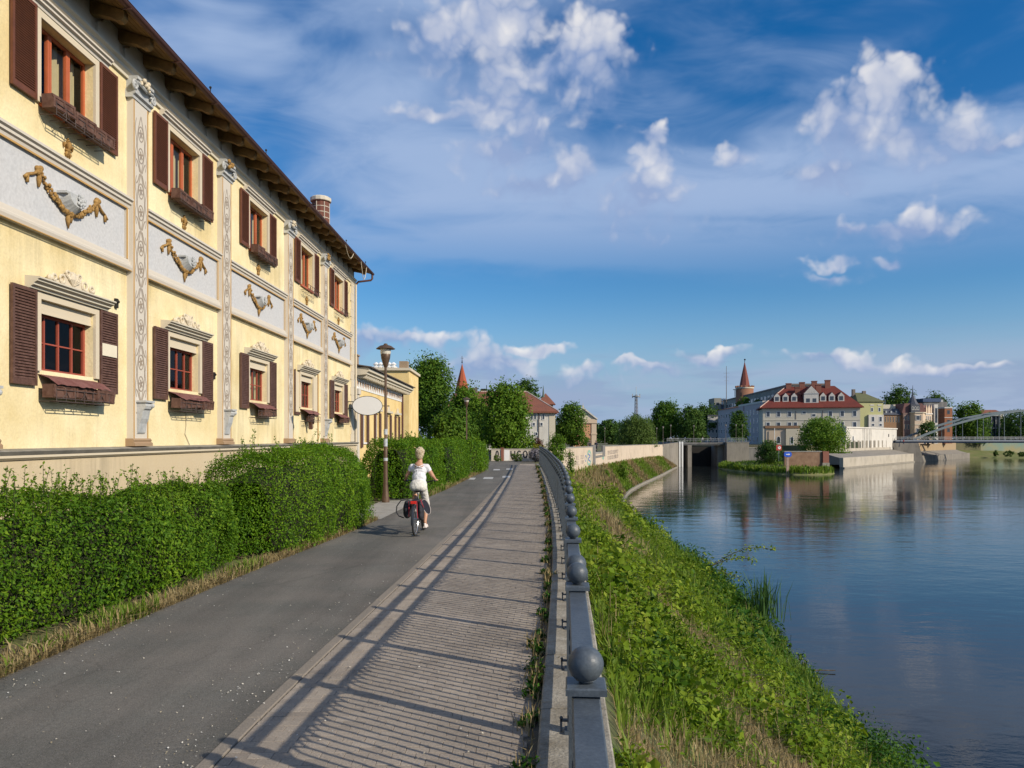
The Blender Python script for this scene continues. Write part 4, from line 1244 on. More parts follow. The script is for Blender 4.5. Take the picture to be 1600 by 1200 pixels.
def hedge(name, label, spine, w, h, n, lf, m, seed, shoots=0, taper=(.5, .5), wav=.10):
    r = np.random.default_rng(seed)
    ys = np.array([p[1] for p in spine], float); xs = np.array([p[0] for p in spine], float)
    base = Vector((float(xs.mean()), float(ys.mean()), 0))
    root = empty(name, base, 0, label, 'hedge', 'clipped hedges along the path')
    th = np.linspace(0, np.pi, 200)
    sxn = np.sign(np.cos(th)) * np.abs(np.cos(th)) ** .5; szn = np.abs(np.sin(th)) ** .62
    seg = np.hypot(np.diff(sxn * w), np.diff(szn * h)); cum = np.concatenate([[0], np.cumsum(seg)]); cum /= cum[-1]
    Ln = ys[-1] - ys[0]
    def surf(yy, u, depth):
        """yy along, u in 0..1 round the section, depth inwards"""
        t = np.interp(u, cum, th)
        a = np.sign(np.cos(t)) * np.abs(np.cos(t)) ** .5; b = np.abs(np.sin(t)) ** .62
        e = np.ones_like(yy)
        d0 = (yy - ys[0]) / max(taper[0], 1e-3); d1 = (ys[-1] - yy) / max(taper[1], 1e-3)
        e = np.sqrt(np.clip(1 - np.clip(1 - d0, 0, 1) ** 2, .0, 1)) * np.sqrt(np.clip(1 - np.clip(1 - d1, 0, 1) ** 2, .0, 1))
        P = np.stack([np.interp(yy, ys, xs), yy, np.zeros_like(yy)], 1)
        k = 1 + wav * vnoise(np.stack([a * 2, yy * 1.1, b * 2], 1), 1.4, seed) + wav * .7 * vnoise(np.stack([a * 2, yy, b * 2], 1), 3.6, seed + 1)
        ww = w * e * k * (1 - depth); hh = h * (.30 + .70 * e) * (1 + .7 * (k - 1)) * (1 - depth * .5)
        P[:, 0] += a * ww; P[:, 2] = .06 + b * hh
        Nn = unit(np.stack([np.cos(t) / w, np.zeros_like(t), np.sin(t) / h * 1.2], 1))
        return P, Nn
    N1 = int(n * .86)
    yy = r.uniform(ys[0], ys[-1], N1); u = r.beta(1.15, 1.15, N1)
    ne = int(N1 * .16); ph = r.uniform(0, np.pi / 2, ne)
    yy[:ne // 2] = ys[0] + taper[0] * (1 - np.cos(ph[:ne // 2])); yy[ne // 2:ne] = ys[-1] - taper[1] * (1 - np.cos(ph[ne // 2:]))
    u[:ne] = r.uniform(0, 1, ne)
    dp = np.abs(r.normal(0, .10, N1)) - .015; dp[:ne] = r.uniform(-.02, .95, ne) ** 1.2
    # hollows between the twigs
    holl = np.clip(vnoise(np.stack([u * 6, yy * 2.2, u * 3], 1), 2.6, seed + 12) - .15, 0, 1) * .16 + np.clip(vnoise(np.stack([u * 6, yy * 2.2, u * 3], 1), 6.5, seed + 13), 0, 1) * .10
    dp = dp + holl
    P, Nn = surf(yy, u, dp)
    Nn[:ne // 2, 1] -= .8; Nn[ne // 2:ne, 1] += .8
    P += r.normal(0, .022, P.shape)
    tone = np.clip(.45 + .20 * vnoise(P, 1.2, seed + 5) + .14 * vnoise(P, 4.0, seed + 6) + r.normal(0, .22, N1), 0, 1)
    lsz = lf * (1 + .25 * vnoise(P, 2.0, seed + 7)) * r.uniform(.55, 1.45, N1)
    parts = [leaves(P, Nn, lsz, .48, r, tone)]
    # upright shoots on top
    ns = shoots
    if ns:
        sy = r.uniform(ys[0] + .2, ys[-1] - .2, ns); keep = vnoise(np.stack([sy, sy * 0, sy * 0], 1), 2.5, seed + 9) + r.uniform(-.5, .5, ns) > .0
        sy = sy[keep]
        B, _ = surf(sy, r.uniform(.3, .72, len(sy)), np.full(len(sy), .04))
        stem = MB()
        PP, NN = [], []
        for k in range(len(sy)):
            L = r.uniform(.10, .38); lean = r.normal(0, .22, 2)
            tip = B[k] + np.array([lean[0] * L, lean[1] * L, L])
            stem.tube([B[k] - np.array([0, 0, .1]) - np.array(base), tip - np.array(base)], [.004, .002], 4)
            m_ = int(8 + L * 46)
            for q in np.linspace(.05, 1.0, m_):
                PP.append(B[k] + (tip - B[k]) * q + r.normal(0, .016, 3)); NN.append(r.normal(0, 1, 3) + np.array([0, 0, .8]))
        if PP:
            PP = np.array(PP); NN = unit(np.array(NN))
            parts.append(leaves(PP, NN, lf * 1.05, lf * .5, r, np.clip(r.normal(.66, .16, len(PP)), 0, 1)))
            stem.build('shoot_stems', m_twig_core, root)['kind'] = 'stuff'
    V, Q, T = cat_parts(parts)
    V = V - np.array(base)
    o = np_mesh('foliage', V, Q, m, root, T); o['kind'] = 'stuff'
    # added inner shell, its near-black colour stands in for shade in the gaps
    ny, nu = 40, 24
    gy, gu = np.meshgrid(np.linspace(ys[0] + .5, ys[-1] - .5, ny), np.linspace(0, 1, nu), indexing='ij')
    C, _ = surf(gy.ravel(), gu.ravel(), np.full(gy.size, .42))
    C = C - np.array(base)
    idx = np.arange(ny * nu).reshape(ny, nu)
    Qc = np.stack([idx[:-1, :-1], idx[1:, :-1], idx[1:, 1:], idx[:-1, 1:]], -1).reshape(-1, 4)
    np_mesh('dark_core', C, Qc, m_twig_core, root, smooth=True)
    return root

hedge('privet_hedge', 'shaggy nearest hedge filling the lower left beside the path', [(-5.85, 3.2), (-5.52, 6.8), (-5.15, 10.5), (-5.0, 13.0)], .80, 1.27, 150000, .043, lm_hedge, 21, shoots=420, taper=(.3, 1.7), wav=.13)
hedge('privet_hedge', 'tall rounded hedge ending just before the lamp post', [(-4.62, 12.7), (-4.45, 15), (-4.33, 17.5), (-4.33, 19.8)], 1.02, 1.72, 95000, .047, lm_hedge2, 22, shoots=70, taper=(1.3, 1.6), wav=.10)
hedge('privet_hedge', 'hedge directly behind the lamp post and the cyclist', [(-4.15, 24.6), (-3.85, 28), (-3.65, 31.6)], .95, 1.90, 42000, .07, lm_hedge2, 23, shoots=50, taper=(.5, .5))
hedge('privet_hedge', 'fourth hedge up the path, past the cyclist', [(-3.35, 32.2), (-3.1, 36), (-2.9, 40.4)], .85, 1.88, 26000, .085, lm_hedge2, 24, shoots=24, taper=(.6, .7))
hedge('privet_hedge', 'farthest rounded hedge at the bend of the path', [(-2.75, 42.3), (-2.45, 45), (-2.2, 48.2)], .80, 1.75, 15000, .10, lm_hedge2, 25, shoots=12, taper=(.8, 1.1))

def blades(P, L, r, tone, lean=.35, wid=.05, up=1.0):
    """Thin two-segment blades standing on the points."""
    n = len(P)
    L = L.reshape(-1, 1)
    a = r.uniform(0, 2 * np.pi, n); d = np.stack([np.cos(a), np.sin(a), np.zeros(n)], 1)
    s = np.stack([-np.sin(a), np.cos(a), np.zeros(n)], 1)
    k = np.abs(r.normal(0, lean, (n, 1)))
    mid = P + d * L * k * .35 + np.array([[0, 0, 1]]) * L * .55 * up
    tip = P + d * L * k * 1.1 + np.array([[0, 0, 1]]) * L * (1 - .35 * np.clip(k, 0, 1)) * up
    w = L * wid
    V = np.stack([P - s * w, P + s * w, mid + s * w * .8, mid - s * w * .8, tip], 1).reshape(-1, 3)
    i = np.arange(n) * 5
    Q = np.concatenate([np.stack([i, i + 1, i + 2], 1), np.stack([i, i + 2, i + 3], 1), np.stack([i + 3, i + 2, i + 4], 1)])
    return V, Q, np.repeat(tone, 5)

def stuff(name, V, Q, T, m, label, cat):
    o = np_mesh(name, V, Q, m, None, T)
    tag(o, label, cat, None, 'stuff')
    return o

def build_bank_plants():
    r = np.random.default_rng(77)
    def sample(n, y0, y1, p=1.5, t0=0.02, t1=1.0):
        # more points near the camera
        u = r.uniform(0, 1, n); a, b = y0 ** (1 - p), y1 ** (1 - p)
        Y = (a + (b - a) * u) ** (1 / (1 - p))
        t = r.uniform(t0, t1, n)
        X = edge_x(Y) + (water_x(Y) - edge_x(Y)) * t
        Z = bank_z(X, Y) + .10 * vnoise(np.stack([X, Y, 0 * X], 1), 1.3, 3) * np.clip(t * 8, 0, 1)
        return np.stack([X, Y, Z], 1), t
    def dryness(P, t):
        n1 = vnoise(P * np.array([1, .35, 0]), .55, 41) + .5 * vnoise(P * np.array([1, .6, 0]), 1.5, 42)
        d = n1 + 1.15 * np.exp(-((t - .30) / .14) ** 2) - 1.5 * np.clip((t - .62) / .3, 0, 1) - .22
        d += 1.3 * np.exp(-((P[:, 1] - 6.5) / 2.2) ** 2) * np.exp(-((t - .10) / .14) ** 2)
        d += .8 * np.clip((P[:, 1] - 62) / 20, 0, 1) * (t < .75)
        return d
    # leafy weeds in clumps
    C, t = sample(9500, 5.0, 80, 1.7)
    d = dryness(C, t)
    mound = vnoise(C * np.array([1, .8, 0]), .9, 51) + .6 * vnoise(C * np.array([1, 1, 0]), 2.3, 52)
    thin = (C[:, 1] > 13) & (t < .52) & (r.uniform(0, 1, len(C)) < .55)
    keep = ~thin & (d < r.uniform(.0, .5, len(C))) & (mound > r.uniform(-.55, .25, len(C))); C, t, mound = C[keep], t[keep], mound[keep]
    groups = {'a': [], 'b': []}
    for k in range(len(C)):
        y = C[k, 1]
        big = r.uniform() < .10 + .22 * (mound[k] > .35)
        R = (r.uniform(.30, .55) if big else r.uniform(.12, .28)) * (1 + y / 45); H = R * r.uniform(.8, 1.6) * (1 + .5 * max(0, mound[k]))
        n = 130 if big else 30
        u = r.normal(0, 1, (n, 3)); u = u / np.linalg.norm(u, axis=1, keepdims=True) * r.uniform(.55, 1.0, (n, 1))
        u[:, 2] = np.abs(u[:, 2])
        P = C[k] + u * np.array([R, R, H])
        tone = np.clip(r.normal(.46 + .24 * r.normal(), .14, n), 0, 1)
        sp = r.integers(0, 4)
        ls = (r.uniform(.028, .04), r.uniform(.045, .06), r.uniform(.07, .095), r.uniform(.07, .11))[sp] * (1 + y / 26)
        wd = (.6, .55, .75, .22)[sp]
        wet = t[k] > .74 + .12 * r.normal()
        groups['b' if wet else 'a'].append((P, u, np.full(n, ls) * r.uniform(.6, 1.3, n), tone, np.full(n, wd)))
    for key, m, nm, lb in (('a', lm_weed, 'bank_weeds', 'bright green leafy weeds covering the river bank'), ('b', lm_dkweed, 'waterside_weeds', 'dark green plants overhanging the water along the bank')):
        G = groups[key]
        P = np.concatenate([g[0] for g in G]); U = np.concatenate([g[1] for g in G]); L = np.concatenate([g[2] for g in G]); T = np.concatenate([g[3] for g in G])
        Wd = np.concatenate([g[4] for g in G]).reshape(-1, 1)
        V, Q, T = leaves(P, unit(U + np.array([0, 0, .6])), L, Wd, r, T)
        stuff(nm, V, Q, T, m, lb, 'weeds')
    # grass
    P, t = sample(105000, 5.0, 100, 1.5)
    d = dryness(P, t)
    dry = d > r.uniform(-.15, .55, len(P))
    L = r.uniform(.06, .30, len(P)) * (1 + P[:, 1] / 34) * (1 + .6 * np.clip(vnoise(P * np.array([1, 1, 0]), 1.6, 61), -.7, 1))
    g = ~dry
    V, Q, T = blades(P[g], L[g], r, np.clip(r.normal(.5, .2, g.sum()), 0, 1), .5, .035)
    stuff('bank_grass', V, Q, T, lm_grass, 'green grass growing on the river bank', 'grass')
    L = L * np.clip(.35 + (P[:, 1] - 5) / 9, .35, 1)
    V, Q, T = blades(P[dry], L[dry] * 1.05, r, np.clip(r.normal(.5, .22, dry.sum()), 0, 1), .7, .028)
    stuff('bank_dry_grass', V, Q, T, lm_dry, 'dry straw-coloured grass on the middle of the bank', 'grass')
    P, t = sample(2600, 5.5, 40, 1.7)
    k = vnoise(P * np.array([1, 1, 0]), 1.1, 71) > .1
    V, Q, T = blades(P[k], r.uniform(.4, .9, k.sum()) * np.clip(P[k][:, 1] / 14, .45, 1), r, np.clip(r.normal(.6, .2, k.sum()), 0, 1), .35, .010)
    stuff('seeding_grass', V, Q, T, lm_dry, 'tall thin seeding grass stalks on the river bank', 'grass')
    # far bank below the flood wall: sparser, bigger
    Y = r.uniform(84, 212, 12000); t = r.uniform(.03, .98, 12000); X = edge_x(Y) + (water_x(Y) - edge_x(Y)) * t
    P = np.stack([X, Y, bank_z(X, Y)], 1)
    dd = vnoise(P * np.array([1, .5, 0]), .25, 8)
    g = dd + .25 * r.normal(0, 1, len(P)) > -.05
    V, Q, T = blades(P[g], r.uniform(.3, .7, g.sum()), r, np.clip(r.normal(.45, .2, g.sum()), 0, 1), .6, .12)
    stuff('far_bank_grass', V, Q, T, lm_grass, 'grass on the slope below the beige flood wall', 'grass')
    V, Q, T = blades(P[~g], r.uniform(.3, .8, (~g).sum()), r, np.clip(r.normal(.3, .2, (~g).sum()), 0, 1), .6, .09)
    stuff('far_bank_dry_grass', V, Q, T, lm_dry, 'dry grass on the slope below the beige flood wall', 'grass')
build_bank_plants()

def build_reeds():
    r = np.random.default_rng(5)
    n = 90
    # reed clump standing at the water's edge
    P = np.stack([10.95 + r.normal(0, .35, n), 33.0 + r.normal(0, .5, n), np.full(n, -5.7)], 1)
    V, Q, T = blades(P, r.uniform(1.2, 2.3, n), r, r.uniform(.2, .9, n), .28, .016)
    c = np.array([10.95, 33.0, -5.7])
    o = np_mesh('reed_clump', V - c, Q, lm_reed, None, T); o.location = c
    tag(o, 'clump of upright reeds standing at the water edge', 'reeds')
    # branch hanging out over the water
    root = empty('overhanging_branch', (10.5, 41.0, -4.9), 0, 'thin leafy branch reaching out over the water', 'branch')
    st = MB(); PP = []
    for (dx, dz, ln) in ((3.4, 1.35, 3.6), (2.4, .75, 2.6), (1.7, -.2, 2.0)):
        pts = [(dx * q, -.35 * q * ln / 3, dz * math.sin(q * 1.8) - .35 * q * q) for q in np.linspace(0, 1, 12)]
        st.tube(pts, [.03 - .002 * k for k in range(12)], 5)
        for k in range(int(95 * ln / 3)):
            q = r.uniform(.25, 1.0); j = q * 11; i0 = min(int(j), 10); f = j - i0
            b = np.array(pts[i0]) * (1 - f) + np.array(pts[i0 + 1]) * f
            PP.append(b + r.normal(0, .10, 3))
    st.build('stem', m_bark, root)
    PP = np.array(PP)
    V, Q, T = leaves(PP, unit(r.normal(0, .5, PP.shape) + np.array([0, 0, 1])), .17, .09, r, np.clip(r.normal(.7, .2, len(PP)), 0, 1))
    o = np_mesh('foliage', V, Q, lm_weed, root, T); o['kind'] = 'stuff'
    # driftwood stick in the shallows
    mb = MB(); mb.tube([(0, 0, 0), (.5, .1, .03), (1.1, .05, .04)], [.03, .028, .018], 6)
    o = mb.build('driftwood', m_bark); o.location = (9.95, 26.2, -5.97); tag(o, 'dark stick lying in the shallow water by the bank', 'driftwood')
build_reeds()

def build_path_plants():
    r = np.random.default_rng(15)
    # dry verge between hedges and asphalt
    n = 30000
    Y = r.uniform(48 ** -.6, 4.5 ** -.6, n) ** (1 / -.6)
    X = lawn_x(Y) - np.abs(r.normal(0, .17, n)) + .05
    nn = vnoise(np.stack([X * 0, Y, 0 * Y], 1), 2.0, 6) + r.normal(0, .4, n)
    ok = ~((Y > 19) & (Y < 25.4) & (X > -4.2))
    X, Y, nn = X[ok], Y[ok], nn[ok]
    P = np.stack([X, Y, np.full(len(X), -.02)], 1)
    L = r.uniform(.03, .13, len(X)) * (1 + .6 * (nn > .4)) * (1 + Y / 50)
    g = nn > .55
    V, Q, T = blades(P[g], L[g], r, np.clip(r.normal(.5, .2, g.sum()), 0, 1), .6, .045)
    stuff('verge_grass', V, Q, T, lm_grass, 'tufts of green grass along the foot of the hedges', 'grass')
    V, Q, T = blades(P[~g], L[~g], r, np.clip(r.normal(.5, .22, (~g).sum()), 0, 1), .9, .04)
    stuff('verge_dry_grass', V, Q, T, lm_dry, 'dry yellow grass along the left edge of the asphalt path', 'grass')
    # weeds rooted in the gutter beside the plinth
    spots = [(4.55, .8), (5.35, .75), (6.15, 1.0), (6.75, 1.1), (7.7, .55), (8.6, .6), (9.5, .7), (10.6, 1.2), (11.4, .6), (12.4, .6), (13.5, .7), (14.8, .8), (16.2, .7), (17.6, .8), (19.4, .8), (21, .9), (23, .9), (25.5, 1.0), (28, 1.1), (31, 1.1), (35, 1.2), (39, 1.3), (44, 1.4), (50, 1.5)]
    parts = []; bl = []
    for (y, s) in spots:
        for j in range(3):
            yy = y + r.normal(0, .16 * s); xx = rail_x(yy) - .285 + r.normal(0, .035)
            n = int(70 * s); R = .10 * s * r.uniform(.6, 1.25)
            u = unit(r.normal(0, 1, (n, 3))) * r.uniform(.3, 1, (n, 1)); u[:, 2] = np.abs(u[:, 2])
            P = np.array([xx, yy, 0.0]) + u * np.array([R, R * 1.3, R * 1.4])
            parts.append(leaves(P, unit(u + np.array([0, 0, .5])), .045 * (1 + y / 30), .020 * (1 + y / 30), r, np.clip(r.normal(.35, .2, n), 0, 1)))
            m_ = int(20 * s)
            B = np.stack([xx + r.normal(0, .04, m_), yy + r.normal(0, .1, m_), np.zeros(m_)], 1)
            bl.append(blades(B, r.uniform(.06, .2, m_) * s, r, np.clip(r.normal(.5, .2, m_), 0, 1), .7, .03))
    yy = r.uniform(4.3, 56, 2600); B = np.stack([rail_x(yy) - .285 + r.normal(0, .03, 2600), yy, np.full(2600, -.01)], 1)
    bl.append(blades(B, r.uniform(.03, .09, 2600) * (1 + yy / 40), r, np.clip(r.normal(.5, .2, 2600), 0, 1), .8, .05))
    V, Q, T = cat_parts(parts); stuff('gutter_weeds', V, Q, T, lm_dkweed, 'low dark weeds growing in the gutter beside the plinth', 'weeds')
    V, Q, T = cat_parts(bl); stuff('gutter_grass', V, Q, T, lm_dry, 'dry grass tufts in the gutter beside the plinth', 'grass')
    # fallen petals and grit on the asphalt
    n = 1500
    Y = r.uniform(1 / 40, 1 / 4.6, n) ** -1.0
    side = r.uniform(0, 1, n)
    X = np.where(side < .32, kerb_x(Y) - np.abs(r.normal(0, .35, n)), np.where(side < .7, lawn_x(Y) + np.abs(r.normal(0, .3, n)), r.uniform(0, 1, n) * (rail_x(Y) - lawn_x(Y) - .3) + lawn_x(Y)))
    P = np.stack([X, Y, np.full(n, .010)], 1)
    V, Q, T = leaves(P, np.tile([[0, 0, 1.0]], (n, 1)), .014 * (1 + 0 * Y) * r.uniform(.4, 1.5, n), .7, r, np.clip(r.uniform(0, 1, n), 0, 1), .4, 0)
    V[:, 2] = np.maximum(V[:, 2], .006)
    lm_pet = leaf_mat('petal', (.28, .22, .12), (.55, .50, .40), (.75, .73, .68), .1)
    stuff('fallen_petals', V, Q, T, lm_pet, 'scattered pale petals and bits on the path', 'litter')
build_path_plants()

# ------------------------------------------------------------------ lamp posts
m_lamp = mat('lamp_brown', (.10, .062, .040), .5, scale=5, col2=(.15, .095, .06), metallic=.3)
m_lampglass = mat('lamp_glass', (.62, .58, .50), .2, var=.1, scale=5)
m_galv = mat('galvanised', (.42, .42, .41), .45, scale=4, var=.1, metallic=.4)
m_sticker = mat('sticker', (.66, .66, .66), .7, scale=20, col2=(.25, .3, .35))

def lamp_post(x, y, z, h, label, group, m=None, detail=True):
    m = m or m_lamp
    root = empty('street_lamp', (x, y, z), 0, label, 'street lamp', group)
    k = h / 4.95
    def pole(q):
        q.lathe([(.12, 0), (.12, .10), (.095, .30), (.075, .55), (.062, 1.2), (.058, 1.9), (.045, 1.95), (.040, 4.25 * k)], 12)
    smooth_angle(part('pole', m, root, pole), 40)
    smooth_angle(part('globe', m_lampglass, root, lambda q: q.lathe([(.14, 4.62 * k), (.165, 4.66 * k), (.165, 4.80 * k), (.15, 4.83 * k)], 14)), 40)
    smooth_angle(part('lantern_body', m, root, lambda q: q.lathe([(.045, 4.22 * k), (.06, 4.24 * k), (.085, 4.32 * k), (.14, 4.50 * k), (.155, 4.62 * k), (.15, 4.63 * k)], 14)), 40)
    smooth_angle(part('lamp_hood', m, root, lambda q: q.lathe([(.16, 4.83 * k), (.29, 4.79 * k), (.30, 4.80 * k), (.18, 4.89 * k), (.07, 4.92 * k), (.05, 4.96 * k), (.01, 4.97 * k)], 18)), 40)
    if detail:
        def st(q):
            q.lathe([(.0602, 1.75), (.0608, 1.76), (.0608, 1.98), (.0602, 1.99)], 12); q.lathe([(.0585, 2.12), (.0595, 2.13), (.0595, 2.28), (.0585, 2.29)], 12)
            q.lathe([(.068, 1.30), (.0685, 1.32), (.0680, 1.38), (.067, 1.39)], 12)
        part('sticker', m_sticker, root, st)
    return root
lamp_post(-3.95, 24.0, 0, 4.95, 'brown street lamp with stickers between the clipped hedges', None)
lamp_post(sx(729, 55), 55, 0, 4.95, 'street lamp standing in front of the leafy trees left of the path', None, detail=False)

# ------------------------------------------------------------------ cyclist
m_skin = mat('skin', (.50, .26, .16), .55, scale=9, col2=(.56, .31, .20), spec=.4)
m_shirt = mat('white_shirt', (.78, .77, .79), .85, scale=8, col2=(.70, .69, .72), bump=.035, bscale=14)
m_trous = mat('cream_trousers', (.74, .71, .65), .85, scale=8, col2=(.66, .63, .57), bump=.03, bscale=16)
m_hair = mat('blonde_hair', (.34, .25, .14), .6, scale=40, col2=(.66, .57, .40), bump=.02, bscale=60)
m_shoe = mat('pale_shoe', (.68, .60, .55), .7, var=.08)
m_black = mat('black_plastic', (.018, .018, .020), .5, var=.1)
m_bag = mat('black_fabric', (.022, .022, .028), .8, scale=20, col2=(.035, .035, .045))
m_navy = mat('navy_fabric', (.035, .038, .055), .75, scale=10, col2=(.05, .052, .07))
m_redlens = mat('red_lens', (.62, .03, .02), .25, var=.05)
m_chrome = mat('chrome', (.55, .55, .56), .25, var=.05, metallic=.9)
m_tyre = mat('tyre', (.03, .03, .03), .8, var=.15)
m_bikeframe = mat('bike_frame', (.03, .035, .045), .35, var=.1)
m_redtrim = mat('red_trim', (.45, .03, .05), .6, var=.1)

def capsule(q, p0, r0, p1, r1, n=14, sc=None):
    p0, p1 = Vector(p0), Vector(p1)
    d = (p1 - p0); L = d.length; d.normalize()
    pts, rs = [], []
    for a in np.linspace(-math.pi / 2, 0, 5)[0:]:
        pts.append(p0 + d * (r0 * math.sin(a))); rs.append(max(1e-3, r0 * math.cos(a)))
    for a in np.linspace(0, math.pi / 2, 5):
        pts.append(p1 + d * (r1 * math.sin(a))); rs.append(max(1e-3, r1 * math.cos(a)))
    q.tube(pts, rs, n)

def fused(name, q, m, parent, voxel=.012, smooth=4, wrap=None):
    """Fuses overlapping closed shapes into one continuous surface."""
    o = q.build(name, m, parent, True)
    md = o.modifiers.new('remesh', 'REMESH'); md.mode = 'VOXEL'; md.voxel_size = voxel; md.use_smooth_shade = True
    ms = o.modifiers.new('smooth', 'SMOOTH'); ms.factor = .5; ms.iterations = smooth
    dg = bpy.context.evaluated_depsgraph_get()
    me = bpy.data.meshes.new_from_object(o.evaluated_get(dg))
    o.modifiers.clear(); o.data = me
    if not me.materials: me.materials.append(m)
    me.polygons.foreach_set('use_smooth', [True] * len(me.polygons))
    return o

BX, BY = -1.98, 15.75
HEAD = math.radians(-3)
def build_bicycle():
    root = empty('bicycle', (BX, BY, 0), HEAD, 'city bicycle with black pannier and red rear light under the rider', 'bicycle')
    R = .335
    for (yc, nm) in ((0.0, 'rear'), (1.08, 'front')):
        def tyre(q): q.tube([(0, yc + R * math.cos(t), R + .012 + R * math.sin(t)) for t in np.linspace(0, 2 * math.pi, 41)], .020, 8, False)
        w = part('wheel', m_chrome, root, lambda q: (q.tube([(0, yc + (R - .028) * math.cos(t), R + .012 + (R - .028) * math.sin(t)) for t in np.linspace(0, 2 * math.pi, 41)], .011, 6, False), q.tube([(-.05, yc, R + .012), (.05, yc, R + .012)], .022, 8)))
        part('tyre', m_tyre, w, tyre, True)
        def sp(q):
            for k in range(28):
                a = k * 2 * math.pi / 28
                q.tube([(.025 * (-1) ** k, yc + .02 * math.cos(a + .6), R + .012 + .02 * math.sin(a + .6)), (0, yc + (R - .03) * math.cos(a), R + .012 + (R - .03) * math.sin(a))], .0018, 4)
        s = part('spokes', m_chrome, w, sp); s['kind'] = 'stuff'
    Z = R + .012
    def frame(q):
        q.tube([(0, .45, .29), (0, .28, .86)], .016, 8)
        q.tube([(0, .45, .29), (0, .62, .42), (0, .86, .72)], .019, 8)
        q.tube([(0, .36, .60), (0, .62, .62), (0, .87, .80)], .017, 8)
        for s in (-1, 1):
            q.tube([(s * .05, 0, Z), (s * .03, .43, .29)], .010, 6); q.tube([(s * .05, 0, Z), (s * .03, .33, .70)], .009, 6)
            q.tube([(s * .05, 1.08, Z), (s * .04, .98, .62), (s * .03, .93, .72)], .012, 6)
        q.tube([(0, .93, .70), (0, .84, 1.02)], .018, 8)
    part('frame', m_bikeframe, root, frame, True)
    def guard(q):
        for (yc, a0, a1) in ((0, .15, 2.9), (1.08, .5, 2.7)):
            n = 20
            vs = []
            for t in np.linspace(a0, a1 + (.5 if yc == 0 else .2), n):
                for (x, rr) in ((-.028, .372), (0, .382), (.028, .372)): vs.append((x, yc + rr * math.cos(t), Z + rr * math.sin(t)))
            q.add(vs, [(3 * k + j, 3 * k + 3 + j, 3 * k + 4 + j, 3 * k + 1 + j) for k in range(n - 1) for j in (0, 1)])
    part('mudguard', m_bikeframe, root, guard, True)
    def sad(q):
        q.add([(0, .56, .93), (-.025, .54, .93), (-.04, .42, .94), (-.10, .31, .95), (-.085, .25, .955), (0, .24, .95), (.085, .25, .955), (.10, .31, .95), (.04, .42, .94), (.025, .54, .93),
               (0, .55, .90), (-.02, .53, .90), (-.03, .42, .89), (-.085, .31, .88), (-.075, .26, .88), (0, .25, .88), (.075, .26, .88), (.085, .31, .88), (.03, .42, .89), (.02, .53, .90)],
              [tuple(range(10)), tuple(range(19, 9, -1))] + [(i, i + 10, (i + 1) % 10 + 10, (i + 1) % 10) for i in range(10)])
    part('saddle', m_black, root, sad, True)
    def rack(q):
        for s in (-1, 1):
            q.tube([(s * .06, -.22, .735), (s * .06, .22, .735)], .006, 6); q.tube([(s * .06, -.15, .735), (s * .055, 0, Z)], .006, 6)
        for yy in (-.22, -.05, .1, .22): q.tube([(-.06, yy, .735), (.06, yy, .735)], .006, 6)
    part('luggage_rack', m_bikeframe, root, rack)
    def bars(q):
        q.tube([(-.30, .66, 1.10), (-.27, .74, 1.10), (-.12, .86, 1.06), (0, .86, 1.03), (.12, .86, 1.06), (.27, .74, 1.10), (.30, .66, 1.10)], .013, 8)
        for s in (-1, 1): q.tube([(s * .292, .68, 1.10), (s * .315, .58, 1.098)], .018, 8)
    part('handlebar', m_black, root, bars, True)
    def crank(q):
        q.tube([(-.07, .45, .29), (.07, .45, .29)], .02, 8)
        q.tube([(.075, .45, .29), (.085, .44, .125)], .011, 6); q.tube([(-.075, .45, .29), (-.085, .46, .455)], .011, 6)
        q.box(.085, .175, .39, .49, .108, .128); q.box(-.175, -.085, .41, .51, .448, .468)
        q.lathe([(.09, -.004), (.095, 0), (.09, .004)], 18, (0, 0, 0))
    part('crank', m_black, root, crank)
    part('rear_light', m_redlens, root, lambda q: (q.box(-.055, .055, -.275, -.23, .675, .735), q.box(-.045, .045, -.285, -.276, .682, .728)))
    return root
build_bicycle()

def bike_pt(x, y, z):
    c, s = math.cos(HEAD), math.sin(HEAD)
    return (BX + x * c - y * s, BY + x * s + y * c, z)

